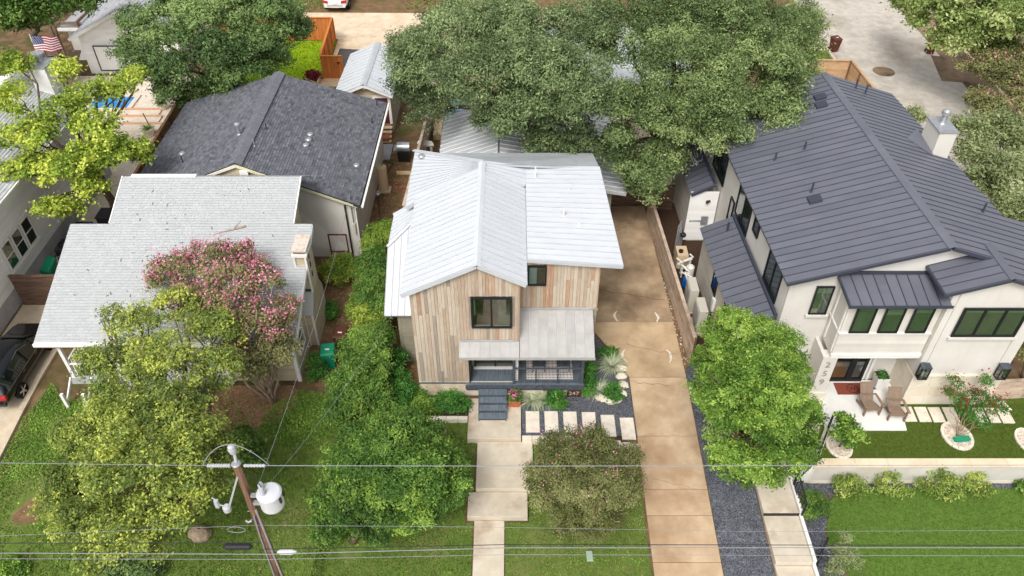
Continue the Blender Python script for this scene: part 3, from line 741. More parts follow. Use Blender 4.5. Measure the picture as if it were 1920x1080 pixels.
chips([(11.15, 18.9), (34, 18.9), (34, 18.5), (16.5, 18.6), (14.0, 18.55), (13.2, 18.35), (12.6, 17.95), (12.25, 16.9), (12.05, 16.1), (12.4, 14.9), (12.9, 12.2), (11.2, 12.2)], 300, .03, M['stone_chip'], 14, zf=-1.15)

# front walk: four big slabs stepping down to the street
walk = MB().box(-.9, 12.3, -1.6, -.8, 12.4, -1.4).build('front_walk', M['walk'], loc=(-.7, 18, 0)); walk['kind'] = 'structure'
for (x0, x1, y0, y1, z) in [(-1.84, .38, 20.2, 22.36, .02), (-1.42, .84, 17.92, 20.19, -.17), (-1.71, .6, 16.8, 17.9, -.37)]:
    MB().box(x0, y0, z - .45, x1, y1, z).build('slab', M['walk'], walk, bevel=.015)
MB().slab([(-1.44, 12.2, -.98), (-.29, 12.2, -.98), (-.29, 16.78, -.6), (-1.44, 16.78, -.6)], .3).build('slab', M['walk'], walk, bevel=.015)
steps = MB().box(.45, 20.4, -.2, .5, 20.5, -.1).build('stepping_path', M['gravel'], loc=(2.9, 21, 0)); steps['kind'] = 'structure'
for k in range(6):
    x = .58 + k * .79; dy = (0, 0, -.02, -.05, -.2, -.35)[k]; yb = 20.52 + dy
    MB().box(x, yb, -.05, x + .57, yb + 1.12, .035).build('stepping_stone', M['paver'], steps, bevel=.01)
edge = MB().box(.45, 20.2, -.3, .5, 20.25, -.2).build('stone_edging', M['limestone'], loc=(2.6, 20.2, 0)); edge['kind'] = 'structure'
x = .42; k = 0
while x < 5.1:
    wd = random.uniform(.36, .5); y = 20.24 - max(0, x - 2.7) * .17
    MB().box(x, y - .09, -.35, min(5.15, x + wd - .012), y + .09, .06 - max(0, x - 3.4) * .05).build('edging_stone', M['limestone'], edge, bevel=.012)
    x += wd
x = -4.6
while x < -1.9:
    wd = random.uniform(.4, .55)
    MB().box(x, 21.18, -.3, min(-1.87, x + wd - .012), 21.36, .06).build('edging_stone', M['limestone'], edge, bevel=.012)
    x += wd
sheet('planting_bed', [(-7.0, 21.36), (-1.87, 21.36), (-1.87, 22.4), (-7.0, 22.6)], M['mulch'], 0.006, flat=0.0)

# side path to the white house
spath = MB().box(10.2, 12.3, -1.6, 10.3, 12.4, -1.4).build('side_path', M['walk'], loc=(10.4, 17, 0)); spath['kind'] = 'structure'
yA = 16.95; yB = 14.98
for (y0, y1, z) in [(yA, 19.0, -.36), (yB, yA - .02, -.52), (12.2, yB - .02, -.72)]:
    MB().box(9.65, y0, z - .5, 11.0, y1, z).build('slab', M['walk'], spath, bevel=.012)
MB().box(9.65, yA - .02, -1.1, 11.02, yA + .0, -.372).build('joint', M['black'], spath)
for k in range(4):
    z = -.27 + k * .09
    MB().slab([(9.65 + .35*k, 19.02 + k * .5, z), (12.05 + .22 * k, 19.02 + k * .5, z), (12.05 + .22 * (k+1), 19.5 + k * .5, z), (9.65 + .35*k, 19.5 + k * .5, z)], .5).build('slab', M['walk'], spath)

# between the left house and the wooden house; left neighbour's driveway
sheet('side_yard', [(-9.3, 23.0), (-4.0, 23.0), (-4.2, 31), (-4.3, 44), (-7.9, 44), (-7.9, 31.7), (-9.3, 31.7)], M['drysoil'], 0.004, flat=0.0)
chips([(-9.2, 23.4), (-4.2, 23.4), (-4.4, 43), (-7.7, 43), (-7.9, 31.7), (-9.2, 31.0)], 26, .05, M['deadleaf'], 21, name='leaf_litter', zf=.0)
sheet('mulch_bed', [(-13.4, 21.3), (-12.8, 23.1), (-9.5, 23.1), (-9.2, 22.2), (-9.9, 21.2), (-11.6, 20.7)], M['litter'], .01)
chips([(-13.4, 21.3), (-12.8, 23.1), (-9.5, 23.1), (-9.2, 22.2), (-9.9, 21.2), (-11.6, 20.7)], 160, .035, M['deadleaf'], 22, name='leaf_litter', dz=.01)
sheet('driveway', [(-23.9, 12.2), (-21.1, 12.2), (-21.0, 24.5), (-20.4, 33), (-23.9, 33)], M['kerb'], 0.01)
lk = MB().box(-20.9, 12.25, -1.5, -20.8, 12.3, -1.4).build('driveway_kerb', M['kerb'], loc=(-20.7, 19, 0)); lk['kind'] = 'structure'
for k in range(7):
    y0 = 12.3 + k * 1.9; y1 = y0 + 1.88
    MB().slab([(-21.05, y0, gz(-20, y0) + .12), (-20.8, y0, gz(-20, y0) + .12), (-20.8, y1, gz(-20, y1) + .12), (-21.05, y1, gz(-20, y1) + .12)], .3).build('kerb_block', M['kerb'], lk)

# behind the houses: yards, pool deck, alley and the side street
sheet('back_yard', [(-20, 42.6), (-13.6, 42.6), (-13.6, 58.8), (-22, 58.8)], M['yardgreen'], 0.004, flat=0.0)
grass([[(-20, 42.6), (-13.6, 42.6), (-13.6, 58.8), (-22, 58.8)]], 60, .1, leafmat('leaf_yard', srgb(96,132,18), srgb(126,160,26), srgb(160,186,44), trans=.2), 7, wid=.05, zf=0.0)
sheet('pool_deck', [(-31.5, 38.5), (-20.4, 33.5), (-21.6, 38), (-21.6, 52.8), (-31.5, 52.8)], M['deckstone'], 0.005, flat=0.0)
sheet('play_yard', [(-60, 53), (-31.0, 53), (-31.0, 75), (-60, 75)], M['soil'], 0.004, flat=0.0)
sheet('alley', [(-24, 59.2), (-5, 59.0), (24, 57), (24, 62.5), (-2, 64.2), (-24, 64.4)], M['caliche'], 0.006, flat=0.0)
sheet('parking_pad', [(-13.4, 52.2), (-4, 51.5), (-4.2, 59.0), (-13.6, 59.2)], M['caliche'], 0.004, flat=0.0)
sheet('asphalt_patch', [(-13.2, 54.2), (-7.4, 53.4), (-7.2, 56.6), (-13.2, 57.4)], M['patch'], 0.010, flat=0.0)
sheet('verge', [(-60, 64.6), (-2, 64.3), (-1, 80), (-60, 80)], M['drysoil'], 0.004, flat=0.0)
grass([[(-9, 64.9), (-3, 64.6), (-3, 70), (-9, 70)], [(-24, 65), (-15.5, 65), (-15.5, 70), (-24, 70)]], 40, .14, L_['grass'], 8, wid=.07, zf=0.0)
sheet('dry_lot', [(-1, 62), (24, 60), (24, 80), (-1, 80)], M['drysoil'], 0.002, flat=0.0)
SX = 26.0
sheet('side_street', [(24.2, 20), (31.2, 20), (31.8, 45), (32.4, 60), (33.5, 130), (24.6, 130), (24.1, 60)], M['asphalt'], 0.008, flat=0.0)
sheet('street_edge', [(31.2, 20), (33.6, 20), (33.8, 45), (34.6, 60), (36.4, 130), (33.5, 130), (32.4, 60), (31.8, 45)], M['streetdirt'], 0.012, flat=0.0)
sheet('asphalt_patch', [(31.0, 45.6), (33.4, 45.0), (33.6, 47.8), (32.4, 49.0), (31.3, 48.8)], M['patch'], 0.016, flat=0.0)
sheet('asphalt_patch', [(30.7, 52.0), (33.6, 51.5), (33.9, 55.5), (31.6, 56.2)], M['streetdirt'], 0.016, flat=0.0)
sk = MB().box(25.9, 20, -.2, 25.95, 20.1, -.1).build('street_kerb', M['kerb'], loc=(26, 50, 0)); sk['kind'] = 'structure'
for (x0, y0, x1, y1) in [(24.0, 50.5, 24.1, 62), (24.1, 62, 24.5, 90), (33.8, 45, 34.6, 60), (34.6, 60, 36.2, 100)]:
    n_ = 5
    for k in range(n_):
        a, b = lerp((x0, y0, .05), (x1, y1, .05), k / n_), lerp((x0, y0, .05), (x1, y1, .05), (k + 1) / n_ - .004)
        MB().beam(a, b, .18, .2).build('kerb_block', M['kerb'], sk)
VERGE = [(20.5, 52.0), (23.9, 52.0), (24.0, 64), (21, 64)]
sheet('verge', VERGE, M['lawnsoil'], 0.004, flat=0.0); grass([VERGE], 70, .12, L_['grass'], 9, wid=.06, zf=0.0)
sheet('dirt_bank', [(34.0, 40), (48, 40), (48, 75), (35.2, 75), (34.6, 60)], M['streetdirt'], 0.003, flat=0.0)
sheet('gravel_yard', [(7.8, 37), (11, 37), (24, 38), (23.9, 51), (7.8, 51)], M['pinkgravel'], 0.003, flat=0.0)
mh = MB().lathe(atz(1657, 134, .012), [(.78, 0), (.78, .012), (.42, .016), (.4, .012)], 24).build('manhole_cover', M['streetdirt'], loc=atz(1657, 134, 0))
tag(mh, 'round iron manhole cover in the middle of the pale side street', 'manhole')

# ================================================================== the wooden house
rng = random.Random(3)
HW = root('wooden_house', 'two storey house clad in weathered vertical boards under a white standing seam metal roof', 'house', (-.2, 22.5, 0))
RX, RZ, RS = -1.3, 7.53, 0.5                     # ridge line of the front gable
gable = lambda x: RZ - RS * abs(x - RX)
WY = 22.45
# backing of the front wall, leaving out the window and the entry
fw = MB()
WX0, WX1, WZ0, WZ1 = -1.6, .0, 4.2, 5.82         # big front window
fw.slab([(-3.95, WY + .05, .9), (-1.8, WY + .05, .9), (-1.8, WY + .05, gable(-1.8) - .2), (-3.95, WY + .05, gable(-3.95) - .2)], .12, d=(0, 1, 0))
fw.slab([(-1.8, WY + .05, 3.3), (.28, WY + .05, 3.3), (.28, WY + .05, WZ0), (-1.8, WY + .05, WZ0)], .12, d=(0, 1, 0))
fw.slab([(-1.8, WY + .05, WZ0), (WX0, WY + .05, WZ0), (WX0, WY + .05, WZ1), (-1.8, WY + .05, WZ1)], .12, d=(0, 1, 0))
fw.slab([(WX1, WY + .05, WZ0), (.28, WY + .05, WZ0), (.28, WY + .05, WZ1), (WX1, WY + .05, WZ1)], .12, d=(0, 1, 0))
fw.slab([(-1.8, WY + .05, WZ1), (.28, WY + .05, WZ1), (.28, WY + .05, gable(.28) - .2), (RX, WY + .05, RZ - .2), (-1.8, WY + .05, gable(-1.8) - .2)], .12, d=(0, 1, 0))
front = fw.build('wall', M['wood_grey'], HW)
def clad(parent, x0, x1, y, zb, zt, holes, wmin=.11, wmax=.16):
    x = x0
    while x < x1 - .02:
        wd = min(rng.uniform(wmin, wmax), x1 - x); xa, xb = x + .005, x + wd - .006; x += wd
        if xb - xa < .02: continue
        xm = (xa + xb) / 2
        spans = [[zb(xm), zt(xm)]]
        for (hx0, hx1, hz0, hz1) in holes:
            if xb > hx0 and xa < hx1:
                out = []
                for a, b in spans:
                    if hz1 <= a or hz0 >= b: out.append([a, b]); continue
                    if hz0 > a: out.append([a, hz0])
                    if hz1 < b: out.append([hz1, b])
                spans = out
        for a, b in spans:
            z = a
            while z < b - .02:
                ln = min(rng.uniform(1.0, 4.2), b - z)
                grey = y < 22.6 and z < 1.0 and -3.05 < xm < -2.6
                if grey: ln = rng.uniform(.25, .7)
                if b - z - ln < .35: ln = b - z
                top = z + ln - (.006 if z + ln < b else 0)
                d = rng.uniform(.014, .032)
                last = z + ln >= b - .001
                za, zb_ = (top, top) if not last else (zt(xa), zt(xb))
                if last and b < zt(xm) - .01: za = zb_ = top
                m = MB().slab([(xa, y - d, z), (xb, y - d, z), (xb, y - d, zb_), (xa, y - d, za)], .03 + d - .001, d=(0, 1, 0))
                mt = rng.choices(MATS, WTS)[0]
                if grey: mt = M['wood_grey']
                m.build('board', mt, parent); z += ln
MATS = [M['wood'], M['wood_pale'], M['wood_red'], M['wood_grey']]; WTS = [6, 5, .8, 1.0]
clad(front, -3.95, -1.8, WY + .05, lambda x: .92, lambda x: gable(x) - .2, [(WX0 - .02, WX1 + .02, WZ0, WZ1)])
WTS = [5, 4.5, 1.6, .35]
clad(front, -1.8, .28, WY + .05, lambda x: 3.32, lambda x: gable(x) - .2, [(WX0 - .02, WX1 + .02, WZ0, WZ1)])
sw = MB().box(.16, WY + .17, 3.3, .28, 23.78, 6.5).build('wall', M['wood_grey'], HW)
for k in range(9):
    MB().box(.281, WY + .06 + k * .145, 3.32, .305, WY + .2 + k * .145, gable(.28) - .2).build('board', rng.choices(MATS, WTS)[0], sw)
# right block, set back
BY = 23.78
shed_z = lambda x: 6.72 - .064 * (x - .58)
rb = MB(); W2 = (.62, 1.36, 5.28, 6.3)
rb.slab([(.28, BY + .03, .0), (3.5, BY + .03, .0), (3.5, BY + .03, shed_z(3.5) - .16), (.28, BY + .03, shed_z(.28) - .16)], .14, d=(0, 1, 0))
rwall = rb.build('wall', M['siding_olive'], HW)
WTS = [4, 4, 2.4, .4]
clad(rwall, .31, 3.5, BY + .03, lambda x: 4.02, lambda x: shed_z(x) - .16, [(W2[0] - .01, W2[1] + .01, W2[2], W2[3])])
siding(rwall, 'lap_siding', (.3, BY + .03, 0), (1, 0, 0), 3.2, .9, 4.0, .13, (0, -1, 0), M['siding_olive'], rng=rng)
MB().box(.29, BY - .03, 3.9, 3.54, BY + .02, 4.0).build('trim', M['siding_olive'], rwall)
# remaining body: side walls, back
MB().box(-3.95, WY + .18, .0, -3.83, 29.0, 5.85).build('wall', M['siding_olive'], HW)
MB().box(3.38, BY + .18, 0, 3.5, 30.3, 6.3).build('wall', M['siding_olive'], HW)
siding(HW, 'lap_siding', (3.5, BY + .05, 0), (0, 1, 0), 6.4, .0, 6.28, .14, (1, 0, 0), M['siding_olive'], rng=rng)
MB().box(-3.95, 29.01, 0, 3.37, 29.2, 5.5).build('wall', M['siding_olive'], HW)
# roofs
wm, ws = M['white_metal'], M['galv']
seam_roof(HW, 'roof', (RX - .06, 22.28, RZ), (RX - .06, 28.9, RZ), (-4.27, 22.28, 6.05), (-4.27, 28.9, 6.05), .345, wm, ws, fascia=M['galv'])
seam_roof(HW, 'roof', (RX + .06, 22.28, RZ), (RX + .06, 28.72, RZ), (.58, 22.28, gable(.58)), (.58, 28.72, gable(.58)), .345, wm, ws, fascia=M['galv'])
MB().slab([(RX - .16, 22.24, RZ - .03), (RX, 22.24, RZ + .045), (RX, 29.35, RZ + .045), (RX - .16, 29.35, RZ - .03)], .02).slab([(RX, 22.24, RZ + .045), (RX + .16, 22.24, RZ - .03), (RX + .16, 29.35, RZ - .03), (RX, 29.35, RZ + .045)], .02).build('ridge_cap', M['white_metal'], HW)
seam_roof(HW, 'hip_roof', (RX - .06, 28.93, RZ - .02), (RX - .06, 29.35, RZ - .02), (-4.8, 28.93, 5.4), (-4.8, 33.7, 5.4), .37, wm, ws, fascia=M['galv'])
MB().beam((RX, 29.38, RZ + .02), (-4.86, 33.76, 5.42), .16, .06).build('hip_cap', wm, HW)
seam_roof(HW, 'shed_roof', (.6, 23.6, 6.74), (.6, 30.2, 6.78), (4.34, 23.55, 6.47), (4.0, 30.6, 6.5), .37, wm, ws, rib=.03, fascia=M['galv'])
seam_roof(HW, 'shed_roof', (RX + .1, 28.75, RZ - .06), (RX + .1, 29.6, RZ - .1), (.6, 28.75, 6.78), (.6, 30.2, 6.8), .37, wm, ws, rib=.03, fascia=M['galv'])
MB().slab([(RX, 29.4, 7.4), (-4.8, 33.7, 5.3), (4.0, 33.7, 5.3), (4.0, 30.6, 6.4)][::-1], .1).build('hip_roof', M['galv'], HW)
# side lean-to on the left with its low hip roof
LT = MB().box(-4.9, 24.6, 0, -3.96, 29.2, 3.05).build('side_room', M['siding_olive'], HW)
siding(LT, 'lap_siding', (-4.9, 24.6, 0), (1, 0, 0), .95, .2, 3.0, .13, (0, -1, 0), M['siding_olive'], rng=rng)
MB().box(-4.93, 24.57, 0, -4.8, 24.62, 3.02).build('corner_board', M['siding_olive'], LT)
zf = lambda Y: 3.16 + .58 * (Y - 24.3)
seam_roof(HW, 'lean_to_roof', (-5.42, 26.96, zf(26.96)), (-4.0, 28.3, zf(28.3)), (-5.42, 24.25, zf(24.25)), (-4.0, 24.25, zf(24.25)), .45, wm, ws, fascia=M['galv'])
seam_roof(HW, 'lean_to_roof', (-4.0, 28.34, zf(28.3) + .01), (-4.0, 29.4, zf(28.3) + .01), (-5.42, 27.0, zf(26.96)), (-5.42, 29.3, zf(26.96)), .345, wm, ws, fascia=M['galv'])
MB().beam((-5.44, 26.94, zf(26.96) + .03), (-4.0, 28.32, zf(28.3) + .04), .13, .04).build('hip_cap', wm, HW)
MB().beam((-5.44, 29.33, zf(26.96) + .02), (-4.0, 29.43, zf(28.3) + .05), .12, .06).build('rake_trim', wm, HW)
MB().slab([(-5.4, 29.4, 4.6), (-4.0, 29.5, 5.3), (-4.0, 31.2, 4.6), (-5.0, 31.0, 4.2)][::-1], .08).build('cricket', M['galv'], HW)
MB().box(-4.9, 27.2, 3.0, -4.05, 29.2, 4.2).build('side_infill', M['siding_olive'], HW)
# vents and pipes on the roof
MB().box(1.0, 29.3, 6.7, 1.06, 29.36, 7.25).build('vent_pipe', M['plastic_white'], HW)
MB().cyl((2.15, 26.6, 6.6), (2.15, 26.6, 6.98), .05).build('vent_pipe', M['plastic_white'], HW)
MB().cyl((2.55, 28.6, 6.58), (2.55, 28.6, 6.66), .06).build('vent_pipe', M['galv'], HW)
MB().cyl((2.75, 26.0, 6.55), (2.75, 26.0, 6.64), .08).build('roof_bolt', M['plastic_white'], HW)
MB().lathe((-4.35, 32.6, 5.78), [(.17, 0), (.17, .05), (.12, .1), (.0, .12)], 14).build('round_vent', M['steel'], HW)
# windows
bigw = window(HW, (WX0, WY + .02, WZ0), (1, 0, 0), WX1 - WX0, WZ1 - WZ0, (0, -1, 0), cols=2, bar=.075, depth=.09, pane=M['glass_green'], back=None)
rm = MB(); rm.box(-3.8, 26.4, 3.6, .2, 26.5, 6.2, 0); rm.box(-3.8, WY + .2, 3.55, .15, 26.4, 3.62, 1)
rm.box(-1.9, 24.3, 3.63, -.9, 25.6, 4.3, 2); rm.box(-.55, 23.0, 3.63, .05, 23.9, 4.5, 3)
rm.build('room', [M['room'], M['roomfloor'], M['timber'], M['hvac_beige']], HW)
for x in (WX0 + .08, WX0 + .86): MB().box(x, WY + .0, WZ0 + .075, x + .64, WY + .02, WZ0 + .11).build('sill', M['curtain'], bigw)
MB().box(WX0 + .1, WY + .16, WZ0 + .5, WX0 + .16, WY + .2, WZ1 - .1).build('curtain', M['curtain'], bigw)
MB().box(WX0 + .075, WY + .12, WZ0 + .62, WX1 - .075, WY + .13, WZ0 + .635).build('rail', M['steel'], bigw)
w2 = window(HW, (W2[0], BY + .0, W2[2]), (1, 0, 0), W2[1] - W2[0], W2[3] - W2[2], (0, -1, 0), bar=.06, depth=.08, pane=M['glass_clear'], back=M['curtain'])
MB().box(W2[0] + .36, BY - .03, W2[2] + .07, W2[0] + .67, BY - .02, W2[3] - .07).build('shade', M['timber'], w2)
# metal awning over the entry and the porch roof behind it
pm_ = M['porch_metal']
seam_roof(HW, 'awning', (-2.1, WY - .0, 3.4), (.3, WY - .0, 3.4), (-2.12, 21.83, 3.1), (.3, 21.83, 3.1), .4, pm_, M['galv'], rib=.03, fascia=M['porch_metal'], deck_th=.09)
seam_roof(HW, 'porch_roof', (.32, 23.74, 3.96), (3.33, 23.74, 3.96), (.32, 21.83, 3.1), (3.33, 21.83, 3.1), .4, pm_, M['galv'], rib=.03, fascia=M['porch_metal'], deck_th=.09)
MB().box(-2.14, 21.79, 3.0, 3.35, 21.825, 3.085).build('gutter', pm_, HW)
MB().box(.3, 23.7, 3.98, 3.36, 23.76, 4.06).build('flashing', M['porch_metal'], HW)
MB().box(-2.1, WY - .03, 3.41, .1, WY + .0, 3.5).build('flashing', M['porch_metal'], HW)
# entry: door wall, double door, ceiling
MB().box(-1.79, 23.4, .94, .3, 23.5, 3.3).build('entry_wall', M['siding_olive'], HW)
dr = MB().box(-1.62, 23.33, .95, -1.55, 23.39, 3.1).box(.1, 23.33, .95, .17, 23.39, 3.1).box(-1.55, 23.33, 3.04, .1, 23.39, 3.1).box(-.76, 23.33, .95, -.68, 23.39, 3.04).build('door', M['black'], HW)
for x in (-1.54, -.67): MB().box(x, 23.36, 1.02, x + .77, 23.375, 3.03).build('pane', M['glass'], dr)
MB().box(-1.66, 23.2, .945, .2, 23.34, .985).build('threshold', M['trim_white'], HW)
MB().box(-1.8, WY - .0, .95, -1.74, 23.4, 3.3).build('door_jamb', M['black'], HW)
# porch: floor boards, fascia, posts, rails, skirt
pf = MB().box(-1.95, 22.36, .55, 3.02, 23.8, .90).build('porch_floor', M['charcoal'], HW)
k = 0; x = -1.95
while x < 3.0:
    MB().box(x + .004, 22.3, .902, min(3.03, x + .135), 23.78, .94 + rng.uniform(-.003, .003)).build('floor_board', M['porch_blue'], pf); x += .14
MB().box(-1.97, 22.26, .75, 3.05, 22.298, .945).build('fascia', M['charcoal'], pf)
MB().box(3.031, 22.3, .75, 3.06, 23.78, .945).build('fascia', M['charcoal'], pf)
for k in range(4):
    z = .12 + k * .21
    sk_ = MB().box(-3.95, WY + .02, z, 2.98, WY + .06 + .0, z + .2).build('skirt_board', M['foundation'], HW)
MB().box(-3.94, WY + .08, 0, 2.96, WY + .16, .9).build('foundation', M['foundation'], HW)
MB().box(2.9, WY + .17, 0, 2.98, 23.8, .9).build('foundation', M['foundation'], HW)
MB().box(-3.98, WY - .02, .88, -1.9, WY + .04, .93).build('sill_trim', M['charcoal'], HW)
for x in (.02, 2.88): MB().box(x, 22.36, .94, x + .12, 22.48, 3.2).build('porch_post', M['charcoal'], HW)
MB().box(2.9, 23.6, .94, 2.98, 23.7, 3.5).build('porch_post', M['charcoal'], HW)
rl = MB().box(.14, 22.38, 1.82, 2.88, 22.46, 1.86).build('railing', M['charcoal'], HW)
MB().box(2.91, 22.48, 1.82, 2.97, 23.6, 1.86).build('railing', M['charcoal'], HW)
MB().box(.14, 22.39, 1.02, 2.88, 22.44, 1.05).build('railing_bar', M['charcoal'], HW)
for x in (.98, 1.9): MB().box(x, 22.39, .94, x + .06, 22.45, 1.82).build('baluster', M['charcoal'], HW)
for k in range(6): MB().cyl((.14, 22.42, 1.16 + k * .11), (2.88, 22.42, 1.16 + k * .11), .006, n=5).build('cable', M['wire_dark'], HW)
for k in range(3): MB().box(2.92, 22.7 + k * .32, .94, 2.96, 22.74 + k * .32, 1.82).build('baluster', M['charcoal'], HW)
# steps up to the porch
for k in range(4):
    z = .75 - k * .188; y = 22.24 - k * .27
    t = MB().box(-1.42, y - .30, z - .05, -.22, y, z).build('stair_tread', M['porch_blue'], HW)
    MB().box(-1.40, y - .27, z - .188, -.24, y - .255, z - .052).build('stair_riser', M['charcoal'], HW)
for x in (-1.41, -.27):
    MB().slab([(x, 21.1, .02), (x, 22.25, .02), (x, 22.25, .68), (x, 21.9, .68)], .04, d=(1, 0, 0)).build('stringer', M['charcoal'], HW)
# rusted plate with the house number
pl = MB().box(2.36, WY - .03, .07, 3.02, WY - .005, .46).build('number_plate', M['rust'], HW)
letters('numeral', '247', .3, M['numeral_pale'], pl, (2.66, WY - .035, .27), depth=.006)
for (x, mt) in ((.18, 0),):
    MB().box(.14, 22.5, 1.0, .26, 22.6, 3.2).build('white_post', M['trim_white'], HW)

rg = MB().box(.62, 22.62, .946, 2.6, 23.74, .958, 0)
for j in range(7):
    for i in range(13):
        cx, cy = .62 + .075 + i * .152, 22.62 + .09 + j * .16
        for (a, b) in ((.055, .018), (.03, .034)):
            rg.add([(cx - a, cy, .9605 + b * .01), (cx, cy - b, .9605 + b * .01), (cx + a, cy, .9605 + b * .01), (cx, cy + b, .9605 + b * .01)], [(0, 1, 2, 3)], 1)
rg = rg.build('porch_rug', [M['rug'], M['rug_dark']], loc=(1.6, 23.1, .945)); tag(rg, 'pale outdoor rug with rows of dark ornaments on the dark porch floor', 'rug')
def porch_chair(x, y, rz, label):
    r = root('porch_chair', label, 'chair', (x, y, .955), group='chairs on the front porch')
    MB().box(x-.28, y-.28, 1.3, x+.28, y+.25, 1.36).build('seat', M['charcoal'], r)
    MB().slab([(x-.28, y+.25, 1.36), (x+.28, y+.25, 1.36), (x+.28, y+.4, 1.85), (x-.28, y+.4, 1.85)], .04, d=(0, 1, 0)).build('backrest', M['charcoal'], r)
    for sx in (-.25, .25):
        for sy in (-.25, .22): MB().cyl((x+sx, y+sy, .958), (x+sx, y+sy, 1.3), .02, n=6).build('leg', M['black'], r)
        MB().box(x+sx-.03, y-.28, 1.52, x+sx+.03, y+.3, 1.55).build('arm', M['charcoal'], r)
    return r
porch_chair(1.15, 23.3, 0, 'dark porch chair nearer the front door, under the porch roof')
porch_chair(2.2, 23.3, 0, 'dark porch chair nearer the railing corner, under the porch roof')

# ================================================================== the white house
HB = root('white_house', 'white stucco house with a dark standing seam metal roof and house number 259', 'house', (16.5, 23.5, 0))
SH = lambda x, y: x - .038 * (y - 23.1)
def WP(x, y, z): return Vector((SH(x, y), y, z))
dm, ds = M['dark_metal'], M['seam']
R0, R1 = WP(16.48, 23.05, 7.76), WP(16.48, 37.3, 7.76)
seam_roof(HB, 'roof', R0 - Vector((.08,0,0)), R1 - Vector((.08,0,0)), WP(10.67, 23.05, 5.98), WP(10.67, 37.3, 5.98), .41, dm, ds, rib=.026, gap=.009, fascia=M['dark_trim'])
seam_roof(HB, 'roof', R0 + Vector((.08,0,0)), WP(16.56, 26.8, 7.76), WP(22.3, 23.05, 5.98), WP(22.3, 26.8, 5.98), .41, dm, ds, rib=.026, gap=.009, fascia=M['dark_trim'])
seam_roof(HB, 'roof', WP(16.56, 26.83, 7.76), R1 + Vector((.08,0,0)), WP(20.75, 26.83, 6.48), WP(20.4, 37.6, 6.5), .41, dm, ds, rib=.026, gap=.009, fascia=M['dark_trim'])
def cap(h, a, b, wd, drop, mat, name='ridge_cap'):
    a, b = Vector(a), Vector(b); s = (b - a).cross(Vector((0,0,1))).normalized() * wd
    dz = Vector((0,0,.075)); lo = Vector((0,0,.075 - drop))
    MB().slab([a + dz, a - s + lo, b - s + lo, b + dz], .02).slab([a + dz, b + dz, b + s + lo, a + s + lo], .02).build(name, mat, h)
cap(HB, R0 - Vector((0,.05,0)), R1 + Vector((0,.05,0)), .2, .07, dm)
# walls
body = MB()
pts = [(11.05, 0), (20.5, 0), (20.5, 6.3), (16.48, 7.52), (11.05, 5.88)]
body.slab([WP(x, 23.5, z) for x, z in pts], .2, d=(0, 1, 0))
body.slab([WP(11.05, 23.7, 0), WP(11.05, 37, 0), WP(11.05, 37, 5.88), WP(11.05, 23.7, 5.88)][::-1], .2, d=(1, 0, 0))
body.slab([WP(20.4, 23.7, 0), WP(20.4, 37, 0), WP(20.4, 37, 6.3), WP(20.4, 23.7, 6.3)], .2, d=(-1, 0, 0))
body.slab([WP(x, 37.0, z) for x, z in pts][::-1], .2, d=(0, -1, 0))
body.build('wall', M['stucco'], HB)
# small front window and left wall windows
window(HB, (12.08, 23.46, 4.0), (1, 0, 0), .72, 1.5, (0, -1, 0), pane=M['glass_green'], back=M['reflection_green'], blind=.25, sill=M['stucco'])
lx = lambda y: SH(11.05, y)
for (ya, yb, z0, z1, c) in [(24.3, 26.0, 3.75, 5.45, 2), (27.6, 28.3, 4.65, 5.6, 1), (28.9, 30.9, 3.75, 5.55, 2), (33.2, 35.4, 3.6, 5.55, 2), (31.1, 31.7, 2.6, 4.1, 1)]:
    window(HB, (lx((ya+yb)/2) - .01, yb, z0), (.038, -1, 0), yb - ya, z1 - z0, (-1, -.038, 0), cols=c, pane=M['glass'], back=M['reflection_green'], depth=.09)
# entry block over the recessed door
eb = MB().box(13.0, 22.3, 2.72, 16.64, 23.49, 5.84).build('entry_block', M['whitewall'], HB)
siding(eb, 'panel_siding', (13.02, 22.3, 0), (1, 0, 0), 3.6, 2.9, 4.0, .2, (0, -1, 0), M['siding_cream'], rng=rng)
MB().box(12.98, 22.24, 4.0, 16.64, 22.3, 4.07).build('trim_band', M['trim_white'], eb)
MB().box(12.97, 22.22, 2.78, 16.64, 22.3, 2.9).build('trim_band', M['trim_white'], eb)
MB().box(12.99, 22.26, 2.62, 16.64, 22.5, 2.74).build('beam', M['trim_white'], eb)
for x in (14.25, 15.5): MB().box(x - .02, 22.235, 2.64, x + .02, 22.258, 2.74).build('batten', M['trim_white'], eb)
for y in (22.36, 23.2): MB().box(12.96, y, 2.9, 12.998, y + .1, 5.9).build('trim_board', M['trim_white'], eb)
MB().box(12.955, 22.3, 4.0, 12.998, 23.45, 4.08).build('trim_band', M['trim_white'], eb)
for x in (13.32, 14.44, 15.55):
    window(HB, (x, 22.26, 4.12), (1, 0, 0), .78, 1.36, (0, -1, 0), pane=M['glass_green'], back=M['reflection_green'], blind=(.12, .3, .22)[int((x - 13.3) / 1.1)])
    MB().box(x - .3, 22.27, 4.08, x - .27, 22.3, 5.8).build('batten', M['trim_white'], eb)
seam_roof(HB, 'awning', (12.75, 23.42, 6.12), (16.75, 23.42, 6.12), (12.78, 21.86, 5.9), (16.62, 21.86, 5.9), .45, dm, ds, rib=.026, gap=.009, fascia=M['dark_trim'])
MB().box(12.72, 21.80, 5.8, 16.66, 21.85, 5.92).build('gutter', M['dark_trim'], HB)
MB().box(12.7, 23.43, 6.1, 16.7, 23.49, 6.26).build('flashing', M['dark_trim'], HB)
